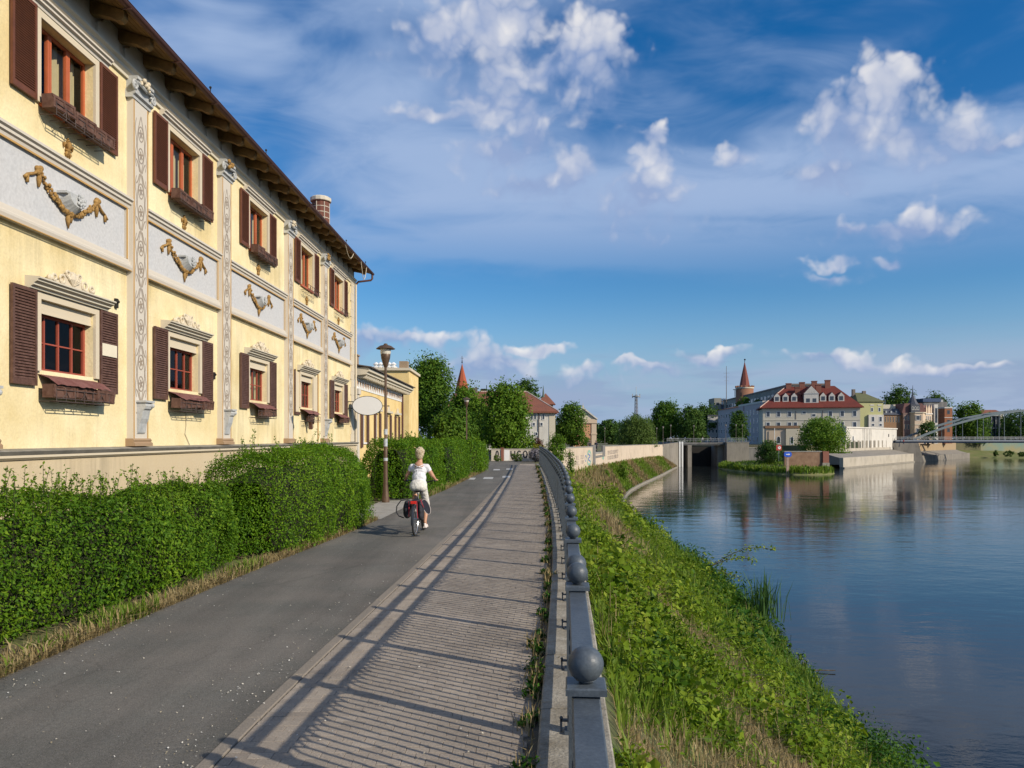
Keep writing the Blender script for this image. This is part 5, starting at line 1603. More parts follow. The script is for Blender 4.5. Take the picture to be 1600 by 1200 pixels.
def build_bags():
    root = empty('pannier_bag', (BX, BY, 0), HEAD, 'black pannier bag with a loop strap on the left of the rear wheel', 'bag')
    q = MB()
    for (x, y, z, rx, ry, rz) in ((-.16, -.02, .56, .085, .19, .17), (-.16, -.02, .48, .085, .17, .12), (-.15, -.02, .68, .07, .17, .06)): q.ball((x, y, z), 1, 14, 10, (rx, ry, rz))
    fused('bag_body', q, m_bag, root, .014, 3)
    part('strap', m_bag, root, lambda q: q.tube([(-.17, -.10, .75), (-.28, -.12, .73), (-.36, -.12, .62), (-.37, -.12, .50), (-.32, -.12, .42), (-.22, -.10, .38)], .012, 6), True)
    part('side_trim', m_redtrim, root, lambda q: q.tube([(-.10, -.21, .72), (-.09, -.22, .55), (-.10, -.20, .42)], .008, 6))
    root = empty('oval_bag', (BX, BY, 0), HEAD, 'navy oval bag with pale piping on the right of the rear wheel', 'bag')
    c = Vector((.225, .02, .60)); R = Matrix.Rotation(math.radians(-22), 4, 'Y')
    q = MB(); q.M = Matrix.Translation(c) @ R
    n = 24
    q.prism([(.068 * math.cos(t), .160 * math.sin(t)) for t in np.linspace(0, 2 * math.pi, n, endpoint=False)], 'y', -.03, .03)
    q.build('bag_body', m_navy, root)
    q = MB(); q.M = Matrix.Translation(c) @ R
    q.tube([(.070 * math.cos(t), -.03, .162 * math.sin(t)) for t in np.linspace(0, 2 * math.pi, 31)], .005, 6, False)
    q.build('piping', m_shoe, root)
    q = MB()
    for (x, y, z, rx, ry, rz) in ((.12, -.02, .56, .065, .17, .19), (.12, -.02, .45, .06, .15, .12)): q.ball((x, y, z), 1, 12, 9, (rx, ry, rz))
    fused('side_pouch', q, m_bag, root, .014, 3)
    part('pouch_trim', m_redtrim, root, lambda q: (q.tube([(.06, -.20, .74), (.07, -.21, .55), (.08, -.19, .38)], .008, 6), q.tube([(.14, -.19, .76), (.17, -.17, .66), (.19, -.12, .60)], .008, 6)))
build_bags()

def build_woman():
    root = empty('person', (BX, BY, 0), HEAD, 'woman in white shirt and cream trousers riding a bicycle, seen from behind', 'person')
    # joints: x right, y forward, z up
    hipL, hipR = Vector((-.085, .34, 1.00)), Vector((.085, .34, 1.00))
    kneeR, ankR = Vector((.13, .60, .60)), Vector((.135, .37, .245))
    kneeL, ankL = Vector((-.12, .78, .86)), Vector((-.13, .43, .56))
    shL, shR = Vector((-.160, .48, 1.405)), Vector((.160, .48, 1.405))
    elR, wrR = Vector((.275, .52, 1.21)), Vector((.315, .62, 1.13))
    elL, wrL = Vector((-.275, .52, 1.21)), Vector((-.315, .62, 1.13))
    q = MB()
    # head, neck, shoulders, arms, lower legs
    q.ball((0, .555, 1.685), 1, 18, 14, (.072, .092, .108)); q.ball((0, .60, 1.635), 1, 14, 10, (.052, .058, .058))
    q.ball((.072, .565, 1.665), .02, 8, 6, (.6, 1, 1.5)); q.ball((-.072, .565, 1.665), .02, 8, 6, (.6, 1, 1.5))
    capsule(q, (0, .65, 1.69), .010, (0, .662, 1.66), .014, 8)
    capsule(q, (0, .50, 1.44), .062, (0, .54, 1.60), .050)
    q.ball((0, .49, 1.38), 1, 18, 12, (.165, .085, .10))
    for (s, e, w) in ((shL, elL, wrL), (shR, elR, wrR)):
        capsule(q, s, .050, e, .040); capsule(q, e, .040, w, .026)
        sg = 1 if e.x > 0 else -1
        # palm with fingers closed on the grip
        pc = w + Vector((0, .05, -.02))
        q.ball(tuple(pc), 1, 10, 8, (.035, .045, .022))
        for k in range(4):
            f0 = pc + Vector((sg * (.012 - .001 * k), -.030 + .021 * k, .012)); f1 = f0 + Vector((sg * .030, .004, .002)); f2 = f1 + Vector((sg * .004, 0, -.028 + .002 * abs(k - 1.5)))
            capsule(q, f0, .0095, f1, .009, 8); capsule(q, f1, .009, f2, .0075, 8)
        t0 = pc + Vector((-sg * .02, .0, 0)); t1 = t0 + Vector((-sg * .018, .028, -.012)); capsule(q, t0, .012, t1, .009, 8)
    for (k, a) in ((kneeL, ankL), (kneeR, ankR)):
        m_ = k + (a - k) * .30 + Vector((0, -.018, 0))
        capsule(q, k, .056, m_, .056); capsule(q, m_, .056, a, .034)
        capsule(q, a, .036, a + Vector((0, .10, -.045)), .030)
    fused('body', q, m_skin, root, .010, 4)
    # clothes follow the body
    q = MB()
    q.ball((0, .475, 1.33), 1, 18, 14, (.168, .112, .13)); q.ball((0, .43, 1.17), 1, 18, 14, (.155, .115, .15)); q.ball((0, .39, 1.06), 1, 18, 14, (.172, .128, .09))
    capsule(q, (-.05, .485, 1.41), .058, shL, .058); capsule(q, (.05, .485, 1.41), .058, shR, .058)
    capsule(q, shL, .060, shL + (elL - shL) * .36, .054); capsule(q, shR, .060, shR + (elR - shR) * .36, .054)
    fused('shirt', q, m_shirt, root, .012, 4)
    # skin of the low-cut back with crossed straps
    q = MB(); q.ball((0, .420, 1.435), 1, 16, 10, (.096, .068, .085)); fused('bare_back', q, m_skin, root, .010, 3)
    part('back_straps', m_shirt, root, lambda q: (q.tube([(-.10, .385, 1.445), (0, .350, 1.400), (.09, .372, 1.385)], .009, 6), q.tube([(.10, .385, 1.445), (0, .348, 1.400), (-.09, .372, 1.385)], .009, 6)), True)
    q = MB()
    q.ball((0, .35, 1.02), 1, 18, 14, (.188, .150, .125)); q.ball((0, .325, .985), 1, 18, 14, (.180, .140, .095)); q.ball((-.07, .32, .98), 1, 14, 10, (.115, .125, .10)); q.ball((.07, .32, .98), 1, 14, 10, (.115, .125, .10))
    for (h, k, a) in ((hipL, kneeL, ankL), (hipR, kneeR, ankR)):
        capsule(q, h, .098, k, .072); e = k + (a - k) * .25; capsule(q, k, .072, e, .066)
    fused('trousers', q, m_trous, root, .012, 9)
    for a in (ankL, ankR):
        q = MB()
        b = a + Vector((0, .06, -.075))
        q.ball((b.x, b.y - .05, b.z), 1, 12, 8, (.040, .065, .042)); q.ball((b.x, b.y + .06, b.z - .008), 1, 12, 8, (.045, .095, .034)); q.ball((b.x, b.y - .07, b.z + .03), 1, 10, 8, (.035, .035, .035))
        q.box(b.x - .040, b.x + .040, b.y - .11, b.y + .14, b.z - .045, b.z - .022)
        fused('shoe', q, m_shoe, root, .009, 2)
    q = MB()
    q.ball((0, .545, 1.715), 1, 18, 14, (.096, .106, .098)); q.ball((0, .49, 1.66), 1, 16, 12, (.094, .066, .090)); q.ball((0, .487, 1.605), 1, 14, 10, (.074, .052, .055))
    r = random.Random(6)
    for k in range(60):
        a = r.uniform(0, 2 * math.pi); u = r.uniform(-.1, 1)
        q.ball((.080 * math.cos(a) * math.sqrt(max(0, 1 - u * u)), .535 + .092 * math.sin(a) * math.sqrt(max(0, 1 - u * u)) - .01, 1.71 + .085 * u), r.uniform(.016, .028), 8, 6, (1, 1, 1.4))
    q2 = q
    o = fused('hair', q2, m_hair, root, .009, 2)
build_woman()

# ------------------------------------------------------------------ trees and bushes
TL = {
    'green': leaf_mat('tree_leaf_green', (.034, .088, .010), (.086, .175, .016), (.170, .265, .030), .36),
    'light': leaf_mat('tree_leaf_light', (.050, .120, .010), (.120, .225, .017), (.210, .310, .036), .38),
    'dark': leaf_mat('tree_leaf_dark', (.030, .072, .013), (.066, .135, .022), (.120, .200, .034), .32),
    'willow': leaf_mat('willow_leaf', (.055, .100, .016), (.100, .160, .028), (.165, .225, .050), .30),
    'grey': leaf_mat('grey_shrub_leaf', (.08, .08, .07), (.18, .17, .18), (.34, .31, .36), .2),
    'red': leaf_mat('red_shrub_leaf', (.05, .02, .012), (.11, .045, .03), (.18, .09, .05), .2),
    'yellow': leaf_mat('yellow_shrub_leaf', (.12, .16, .01), (.24, .26, .02), (.38, .36, .04), .25),
}
def tree(label, pl, pr, ptop, Y, zb=0.0, kind='green', seed=1, n=9000, lf=.30, trunk=.28, low=.22, lobes=7, name='tree', cat='tree', group=None, droop=False, dense=1.0):
    r = np.random.default_rng(seed)
    x0, x1 = sx(pl, Y), sx(pr, Y); ztop = sz(ptop, Y)
    cx = (x0 + x1) / 2; W = (x1 - x0) / 2; H = ztop - zb
    root = empty(name, (cx, Y, zb), 0, label, cat, group)
    # crown: overlapping lobes of unequal size inside the outline
    cz0 = H * low
    L = [(0, 0, (H + cz0) / 2, W * .78, W * .78, (H - cz0) * .47)]
    for k in range(lobes):
        a = 2.4 * k + r.uniform(-.4, .4); f = (k + .5) / lobes
        zz = cz0 + (H - cz0) * (.14 + .72 * f)
        rad = W * (.58 - .18 * f) * r.uniform(.85, 1.2)
        off = max(0, W * (1.0 - .45 * f * f) - rad) * r.uniform(.75, 1.0)
        L.append((off * math.cos(a), off * math.sin(a) * .9, zz, rad, rad, min(rad * r.uniform(.75, 1.05), (H - zz))))
    parts_ = []
    tot = sum(l[3] * l[5] for l in L)
    for (dx, dy, dz, rx, ry, rz) in L:
        m_ = max(60, int(n * rx * rz / tot))
        nc = max(8, m_ // 26)
        d = unit(r.normal(0, 1, (nc, 3))); rad = r.uniform(.45, 1.0, (nc, 1)) ** .5
        C = d * rad * np.array([rx, ry, rz]) * (1 + .16 * vnoise(d * 3, 1.5, seed)[:, None]) + np.array([dx, dy, dz])
        ct = r.normal(0, .17, nc)
        k = r.integers(0, nc, m_)
        cr = max(rx, rz) * .15
        u = np.clip(r.normal(0, 1, (m_, 3)), -1.5, 1.5) * cr
        if droop: u[:, 2] -= np.abs(r.normal(0, cr * 2.6, m_))
        P = C[k] + u
        nn = unit(P - np.array([dx, dy, dz]) + np.array([0, 0, .3 * rz]))
        tone = np.clip(.48 + ct[k] + r.normal(0, .15, m_), 0, 1)
        P[:, 2] = np.maximum(P[:, 2], .05)
        parts_.append(leaves(P, nn, lf, lf * (.25 if droop else .62), r, tone, 1.0, .9 if droop else .15))
    V, Q, T = cat_parts(parts_)
    o = np_mesh('crown', V, Q, TL[kind], root, T); o['kind'] = 'stuff'
    q = MB()
    q.tube([(0, 0, -.1), (.03 * H * .1, 0, H * .12), (0, .02, H * .35), (.05, 0, H * .72)], [trunk * 1.3, trunk, trunk * .75, trunk * .25], 9)
    for (dx, dy, dz, rx, ry, rz) in L[1:]:
        b = Vector((0, 0, min(H * .55, max(H * .12, dz - rz * 1.1))))
        e = Vector((dx * .92, dy * .92, dz)); m1 = b + (e - b) * .5 + Vector((0, 0, .06 * H))
        q.tube([b, m1, e], [trunk * .5, trunk * .3, trunk * .1], 6)
    q.build('trunk', m_bark, root, True)
    return root

def bush(label, pl, pr, ptop, Y, zb, kind, seed, n=1800, lf=.14, name='bush'):
    return tree(label, pl, pr, ptop, Y, zb, kind, seed, n, lf, .05, .02, 5, name, 'bush')

tree('tall dark green tree beside the yellow annex', 630, 710, 548, 82, 0, 'green', 31, 22000, .28, .22, .16, 9)
tree('bushy tree behind the second street lamp', 690, 772, 603, 78, 0, 'light', 32, 17000, .27, .20, .12, 8)
tree('broad light green tree in front of the white house', 748, 832, 595, 73, 0, 'light', 33, 22000, .25, .22, .06, 9)
tree('dark low tree between the annex and the second lamp', 664, 752, 636, 68, 0, 'green', 34, 15000, .24, .14, .04, 7)
tree('dark tree rising behind the red roof of the white house', 798, 848, 591, 140, 0, 'dark', 35, 6000, .42, .3, .3, 7)
tree('round tree between the white house and the chapel', 864, 920, 630, 125, 0, 'green', 36, 10000, .34, .24, .10, 8)
tree('small far tree just right of the chapel', 930, 972, 655, 262, 0, 'dark', 37, 5500, .65, .3, .1, 6)
tree('weeping willow with yellow-green hanging leaves by the lock', 960, 1030, 646, 195, 0, 'willow', 38, 15000, .6, .4, .03, 8, droop=True)
tree('tallest of the far trees left of the lock bridge', 1014, 1070, 626, 262, 0, 'green', 39, 11000, .66, .4, .06, 8)
tree('far dark tree left of the grey terrace end', 1054, 1106, 634, 255, 0, 'dark', 40, 9000, .66, .4, .05, 7)
tree('dark tree reaching up to the tall office block', 1082, 1130, 630, 345, 0, 'dark', 41, 7000, .9, .5, .1, 7)
tree('dark tree standing in front of the pink terrace', 1137, 1171, 640, 226, .5, 'dark', 42, 6000, .50, .3, .08, 8)
tree('pale green tree on the slope below the round tower', 1146, 1180, 621, 352, 8, 'green', 43, 2500, .8, .4, .15, 6)
tree('small tree beside the office block, left of the red roof', 1174, 1196, 622, 350, 8, 'dark', 44, 1800, .8, .4, .15, 6)
tree('big round tree behind the brick river wall', 1240, 1330, 653, 192, -1.6, 'light', 45, 15000, .44, .35, .08, 9)
tree('ivy-covered tree stump mass at the lock pier', 1178, 1226, 688, 188, -4.8, 'dark', 46, 6500, .36, .25, .02, 7)
tree('dark tree behind the left roof of the villa', 1372, 1438, 606, 320, 0, 'dark', 47, 10000, .85, .5, .1, 8)
tree('dark tree behind the right wing of the villa', 1436, 1488, 612, 330, 0, 'dark', 48, 8000, .85, .5, .1, 7)
tree('small dark tree in front of the villa bay window', 1434, 1466, 656, 268, 0, 'dark', 49, 3800, .48, .3, .05, 6)
tree('green tree right of the villa behind the bridge arch', 1480, 1546, 631, 330, 0, 'green', 50, 10000, .85, .5, .03, 8)
tree('tree behind the bridge hangers', 1530, 1590, 652, 375, 0, 'dark', 51, 7000, .9, .5, .03, 7)
tree('rightmost tree behind the bridge', 1562, 1650, 640, 350, 0, 'dark', 52, 9000, .9, .5, .03, 7)
for k, (a, b, t, Y) in enumerate(((905, 945, 664, 330), (945, 1000, 660, 360), (990, 1035, 655, 350), (840, 900, 664, 330))):
    tree(('far tree row behind the chapel', 'far trees beyond the willow', 'far tree between the willow and the mast', 'far trees behind the round tree')[k], a - 8, b + 8, t, Y, 0, 'dark', 60 + k, 5200, .95, .4, .02, 7)
bush('pale grey flowering shrub at the end of the railing', 822, 850, 700, 65, 0, 'grey', 71, 2600, .10)
bush('green shrub spilling over the end of the railing', 852, 888, 676, 66.5, -.6, 'light', 72, 3800, .14)
bush('yellow shrub behind the graffiti wall', 823, 852, 692, 76, 0, 'yellow', 73, 1800, .13)
bush('dark red shrub behind the graffiti wall', 822, 856, 683, 80, 0, 'red', 74, 1800, .14)
bush('olive weeds at the foot of the graffiti wall', 796, 818, 708, 66.5, 0, 'willow', 75, 900, .10)
bush('pink and green weeds left of the brick pillar', 768, 784, 711, 66.5, 0, 'willow', 76, 700, .10)
bush('bright bush on the slope below the flood wall', 964, 982, 722, 118, float(bank_z(np.array([16.8]), np.array([118.]))[0]) - .3, 'light', 77, 1500, .2)
bush('smaller bush on the slope left of the bright one', 938, 954, 734, 105, float(bank_z(np.array([12.9]), np.array([105.]))[0]) - .3, 'light', 78, 900, .18)
bush('tall white-flowered weeds behind the third hedge', 640, 684, 680, 50, 0, 'willow', 79, 1400, .12)
bush('bush at the wall corner beside the railing end', 884, 898, 700, 64, -1.2, 'green', 80, 1200, .12)

# ------------------------------------------------------------------ walls by the path end
def rib(q, pts, w, x_of):
    """Flat painted stroke: pts are (along, up), x_of maps them to 3-D."""
    n = len(pts); vs = []
    for i in range(n):
        a = pts[max(i - 1, 0)]; b = pts[min(i + 1, n - 1)]
        t = Vector((b[0] - a[0], b[1] - a[1]))
        t = t.normalized() if t.length > 1e-6 else Vector((1, 0))
        vs += [x_of(pts[i][0] - t.y * w / 2, pts[i][1] + t.x * w / 2), x_of(pts[i][0] + t.y * w / 2, pts[i][1] - t.x * w / 2)]
    q.add(vs, [(2 * i, 2 * i + 1, 2 * i + 3, 2 * i + 2) for i in range(n - 1)])

m_spray = mat('black_spray', (.03, .03, .035), .8, var=.2, scale=4)
m_spray2 = mat('grey_spray', (.20, .17, .17), .85, var=.2, scale=4)
m_teal = mat('teal_spray', (.25, .42, .33), .85, var=.2, scale=4)
m_bluesp = mat('blue_spray', (.10, .20, .40), .85, var=.2, scale=4)
m_palewall = mat('pale_wall', (.66, .58, .47), .9, scale=1.2, col2=(.54, .47, .40))
m_redbrick = mat('red_brick', (.33, .13, .085), .9, scale=3, col2=(.24, .10, .07), bump=.006, bscale=25)
m_brownbrick = mat('brown_brick', (.23, .135, .085), .92, scale=.8, col2=(.30, .19, .12), bump=.01, bscale=6)

def build_graffiti_wall():
    Y = 68.5
    root = empty('graffiti_wall', (0, Y, 0), 0, 'low pale wall with black graffiti letters closing the path', 'wall')
    part('wall', m_palewall, root, lambda q: (q.box(-1.85, 3.2, 0, .3, -.1, 1.0), q.box(-1.9, 3.25, -.04, .34, 1.003, 1.07)))
    part('pillar', m_redbrick, root, lambda q: (q.box(-.98, -.74, -.06, .34, -.1, 1.1), q.box(-1.02, -.70, -.09, .37, 1.103, 1.17)))
    part('white_panel', m_white, root, lambda q: q.box(-.70, -.22, -.012, -.002, .02, .98))
    fx = lambda u, v: (u, -.008, v)
    def letters(q):
        def U(c): rib(q, [(c - .17, .88), (c - .17, .45), (c - .12, .32), (c, .27), (c + .12, .32), (c + .17, .45), (c + .17, .88)], .11, fx)
        def O(c, w=.17): rib(q, [(c + w * math.cos(t), .58 + .29 * math.sin(t)) for t in np.linspace(0, 2 * math.pi, 17)], .11, fx)
        def G(c): rib(q, [(c + .17 * math.cos(t), .58 + .29 * math.sin(t)) for t in np.linspace(.7, 5.6, 14)] + [(c + .15, .55), (c + .02, .55)], .11, fx)
        U(0.08); G(.64); O(1.18)
        O(-1.32, .10)
    part('graffiti_letters', m_spray, root, letters)
    part('graffiti_scribble', m_spray2, root, lambda q: [rib(q, [(1.6 + .25 * k + .12 * math.cos(t * 2 + k), .6 + .25 * math.sin(t)) for t in np.linspace(0, 5, 12)], .05, fx) for k in range(6)])
    y0 = empty('low_beige_wall', (sx(758, 74), 74, 0), 0, 'low beige wall stub left of the graffiti wall behind the last hedge', 'wall')
    part('wall', m_palewall, y0, lambda q: q.box(-.6, 1.1, 0, .3, -.1, .75)); part('coping', m_concrete, y0, lambda q: q.box(-.65, 1.15, -.04, .34, .753, .83))
build_graffiti_wall()

def build_flood_wall():
    root = empty('flood_wall', (float(edge_x(68)), 68, 0), 0, 'long beige flood wall with scribbled graffiti above the grassy slope', 'wall')
    o = root.location
    def top(Y): return float(np.interp(Y, [66, 85, 170, 205], [1.0, .95, .52, .32]))
    def P(Y, n, z):
        e = float(edge_x(Y)); t = float(edge_x(Y + .5) - edge_x(Y - .5)); k = math.hypot(1, t)
        return (e + n / k - o.x, Y - n * t / k - o.y, z)
    def panel(q, a, b, za, zb, ta, tb, n0=-.4, n1=0):
        q.add([P(a, n0, za), P(b, n0, zb), P(b, n1, zb), P(a, n1, za), P(a, n0, ta), P(b, n0, tb), P(b, n1, tb), P(a, n1, ta)],
              [(0, 3, 2, 1), (4, 5, 6, 7), (0, 1, 5, 4), (1, 2, 6, 5), (2, 3, 7, 6), (3, 0, 4, 7)])
    def bot(Y): return float(bank_top(Y)) - .5
    n0, n1 = 100.0, 112.0         # lookout notch
    edges = [66, 73, 80, 87, 94, n0, n1] + [112 + 7.75 * k for k in range(1, 13)]
    for a, b in zip(edges[:-1], edges[1:]):
        if a == n0:
            part('wall_panel', m_wallbeige, root, lambda q: panel(q, a, b, bot(a), bot(b), -.1, -.15)); continue
        part('wall_panel', m_wallbeige, root, lambda q: panel(q, a + .01, b - .01, bot(a), bot(b), top(a), top(b)))
        part('coping', m_concrete, root, lambda q: panel(q, a, b, top(a) + .003, top(b) + .003, top(a) + .10, top(b) + .10, -.46, .05))
    part('notch_frame', m_darkwall, root, lambda q: panel(q, n0, n0 + 2.4, -1.5, -1.5, 1.15, 1.15, -.2, .05))
    part('notch_frame', m_darkwall, root, lambda q: panel(q, n1 - 2.6, n1, -.6, -.6, 1.0, 1.0, -.2, .05))
    part('notch_sill', m_darkwall, root, lambda q: panel(q, n0 + 2.45, n1 - 2.65, -.62, -.62, -.32, -.32, -.1, .06))
    part('bench_slab', m_concrete, root, lambda q: panel(q, n0 + 2.5, n1 - 2.7, -.09, -.14, .12, .10, -.5, .03))
    fx = lambda u, v: P(u, .012, v)
    r = random.Random(12)
    def scrib(q, s0, s1, z0, z1, rows):
        for j in range(rows):
            zc = z0 + (z1 - z0) * (j + .5) / rows; h = (z1 - z0) / rows * .36
            s = s0
            while s < s1:
                w = h * 1.5
                kind = r.choice('OINVCL')
                c = s + w / 2
                if kind == 'O': pts = [(c + w * .45 * math.cos(t), zc + h * math.sin(t)) for t in np.linspace(0, 6.28, 11)]
                elif kind == 'I': pts = [(c, zc - h), (c + .05, zc + h)]
                elif kind == 'N': pts = [(c - w * .4, zc - h), (c - w * .4, zc + h), (c + w * .4, zc - h), (c + w * .4, zc + h)]
                elif kind == 'V': pts = [(c - w * .4, zc + h), (c, zc - h), (c + w * .4, zc + h)]
                elif kind == 'C': pts = [(c + w * .45 * math.cos(t), zc + h * math.sin(t)) for t in np.linspace(.7, 5.6, 9)]
                else: pts = [(c - w * .4, zc + h), (c - w * .4, zc - h), (c + w * .4, zc - h)]
                rib(q, pts, .09, fx); s += w * 1.5
    part('graffiti_scribble', m_spray2, root, lambda q: (scrib(q, 87.3, 92.5, -1.15, .1, 2), scrib(q, 115, 129, -1.35, .25, 2), scrib(q, 82.5, 86, -1.3, -.5, 2)))['kind'] = 'stuff'
    part('graffiti_oval', m_teal, root, lambda q: rib(q, [(97 + 1.7 * math.cos(t), -.45 + .85 * math.sin(t)) for t in np.linspace(0, 6.29, 25)], .32, fx))
    fx2 = lambda u, v: P(u, .018, v)
    part('graffiti_squiggle', m_bluesp, root, lambda q: rib(q, [(97 + .8 * math.sin(t * 2), -.45 + .22 * (t - 3)) for t in np.linspace(.6, 5.4, 16)], .2, fx2))
    part('graffiti_loop', m_bluesp, root, lambda q: rib(q, [(94.2 + .6 * math.cos(t), -.45 + .35 * math.sin(t)) for t in np.linspace(0, 5, 9)], .12, fx2))
    part('graffiti_patch', m_teal, root, lambda q: rib(q, [(110 + 1.0 * math.cos(t * 3), -.75 + .22 * math.sin(t * 2)) for t in np.linspace(0, 5, 16)], .14, fx2))
    # darker wing wall that turns into the lock
    a = Vector((float(edge_x(205)), 205, 0)); b = Vector((46.9, 216, 0))
    w = empty('lock_wing_wall', a, 0, 'darker concrete wing wall with white edge posts at the lock entrance', 'wall')
    dx, dy = b.x - a.x, b.y - a.y
    part('wall', m_greywall, w, lambda q: q.add([(.02, .05, -6.4), (dx, dy, -6.4), (dx - .5, dy + .3, -6.4), (-.5, .3, -6.4), (.02, .05, .4), (dx, dy, .9), (dx - .5, dy + .3, .9), (-.5, .3, .4)], [(0, 1, 5, 4), (1, 2, 6, 5), (2, 3, 7, 6), (3, 0, 4, 7), (4, 5, 6, 7)]))
    for k in range(2): part('edge_post', m_white, w, lambda q: q.box(dx + .02 + .75 * k, dx + .42 + .75 * k, dy - .4, dy + .4, -6.4, 1.1))
    part('chamber_wall', m_darkwall, w, lambda q: q.box(dx + .05, dx + .55, dy + .45, dy + 45, -6.4, .9))
build_flood_wall()

def railing_run(root, pts, h=1.05, step=1.6, m=None):
    m = m or m_galv
    q = MB()
    for a, b in zip(pts[:-1], pts[1:]):
        a, b = Vector(a), Vector(b); L = (b - a).length; n = max(1, int(L / step))
        for k in range(n + 1):
            p = a + (b - a) * k / n; q.tube([p, p + Vector((0, 0, h))], .04, 5)
        for z in (h, h * .55): q.tube([a + Vector((0, 0, z)), b + Vector((0, 0, z))], .035, 5)
        m2 = n * 5
        for k in range(m2):
            p = a + (b - a) * k / m2; q.tube([p + Vector((0, 0, .1)), p + Vector((0, 0, h))], .012, 4)
    return q.build('guard_rail', m, root, offset=root.location)

def build_lock():
    root = empty('lock_bridge', (54, 217, 1), 0, 'flat concrete lock bridge with grey railing over dark gates', 'bridge')
    o = root.location
    bx = lambda nm, m, *a: MB().box(*a).build(nm, m, root, offset=o)
    x0, x1 = 47.2, 60.2
    bx('deck', m_darkwall, x0, x1, 217.5, 223, .1, .75)
    bx('deck_edge', m_darkwall, x0, x1, 217.3, 217.48, .45, .85)
    bx('gate_pier', m_greywall, 49.6, 50.7, 216.6, 222, -6.4, .09)
    bx('lock_gate', m_dark, 47.9, 60.1, 226, 226.5, -6.4, -.4)
    bx('side_wall', m_greywall, 58.6, 60.15, 219, 225.9, -6.4, .09)
    bx('back_wall', m_darkwall, 47.2, 60.2, 259, 260, -6.4, .5)
    railing_run(root, [(x0 - 3.5, 216.5, .95), (x0, 217.6, .95), (x1, 217.6, .95), (66.0, 216.3, .95)])
    pr = empty('lock_pier', (63, 216, -6), 0, 'stained concrete lock pier with a green railing on top', 'pier')
    q = MB(); q.box(60.3, 66.5, 215.5, 224, -6.4, .85); q.build('pier_body', m_greywall, pr, offset=pr.location)
    q = MB(); q.box(60.15, 66.6, 215.35, 224.1, .853, 1.0); q.build('coping', m_concrete, pr, offset=pr.location)
    railing_run(pr, [(60.6, 215.7, 1.0), (65.2, 215.7, 1.0)], 1.2, 1.2, mat('green_rail', (.20, .27, .13), .6, var=.1))
    st = empty('stone_block', at(1207, 736, 186), .2, 'rough stone blocks at the water edge beside the lock pier', 'stones')
    part('block', m_concrete_w, st, lambda q: (q.cbox(-2.6, -.4, -1, 1, -.7, .9, .15), q.cbox(-.3, 1.0, -.8, .9, -.7, .35, .12)))
    q = empty('pier_side_wall', (71, 219, -3), 0, 'dark retaining wall between the lock pier and the ivy', 'wall')
    part('wall', m_darkwall, q, lambda p: p.box(-4.4, 4.5, 0, .6, -3.4, 2.3)); part('coping', m_concrete, q, lambda p: p.box(-4.4, 4.5, -.1, .7, 2.303, 2.5))
build_lock()

# ------------------------------------------------------------------ far ground
from mathutils.geometry import tessellate_polygon
def build_far_ground():
    poly = [(60.5, 224.5), (66.5, 224.5), (78, 222), (83, 217), (131, 272), (137, 274), (183, 323), (212, 334), (520, 430), (3200, 1500), (3200, 5000), (-900, 5000), (-900, 262), (60.5, 262)]
    tris = tessellate_polygon([[Vector((x, y, 0)) for x, y in poly]])
    V = [(x, y, -.03) for x, y in poly] + [(x, y, -7) for x, y in poly]
    n = len(poly)
    Fs = [tuple(t) for t in tris] + [(i, (i + 1) % n, n + (i + 1) % n, n + i) for i in range(n)]
    structure(link_mesh('far_ground', V, Fs, mat('far_soil', (.10, .11, .05), .95, scale=.1, col2=(.16, .14, .08))))
    # grassy spit in front of the brick wall
    r = np.random.default_rng(3)
    nx, ny = 40, 24
    X = np.linspace(53, 78, nx); Yv = np.linspace(164, 216, ny)
    gx, gy = np.meshgrid(X, Yv, indexing='ij')
    e = ((gx - 65.5) / 11.5) ** 2 + ((gy - 194) / 27) ** 2
    z = -6.25 + 2.3 * np.clip(1 - e, -.3, 1) ** 1 * (1 + 0 * gx)
    z = np.where(e < 1, -6.2 + 2.0 * np.sqrt(np.clip(1 - e, 0, 1)), -6.6) + .12 * vnoise(np.stack([gx.ravel(), gy.ravel(), 0 * gx.ravel()], 1), .7, 2).reshape(gx.shape)
    P = np.stack([gx, gy, z], -1).reshape(-1, 3); idx = np.arange(nx * ny).reshape(nx, ny)
    Q = np.stack([idx[:-1, :-1], idx[1:, :-1], idx[1:, 1:], idx[:-1, 1:]], -1).reshape(-1, 4)
    structure(np_mesh('grass_spit', P, Q, mat('spit_grass', (.13, .16, .035), .95, scale=.4, col2=(.24, .22, .09)), smooth=True))
    a = r.uniform(0, 2 * np.pi, 5000); k = np.sqrt(r.uniform(.0, .92, 5000)); k = np.where(r.uniform(0, 1, 5000) < .5, r.uniform(.85, .98, 5000), k)
    Px = 65.5 + 11.5 * k * np.cos(a); Py = 194 + 27 * k * np.sin(a); Pz = -6.2 + 2.0 * np.sqrt(np.clip(1 - k * k, 0, 1))
    V, Q, T = blades(np.stack([Px, Py, Pz], 1), r.uniform(.4, .9, 5000) * (1 + .6 * (k > .84)), r, np.clip(r.normal(.45, .25, 5000), 0, 1), .6, .12)
    stuff('spit_grass', V, Q, T, lm_grass, 'grass on the low spit at the water edge below the brick wall', 'grass')
build_far_ground()

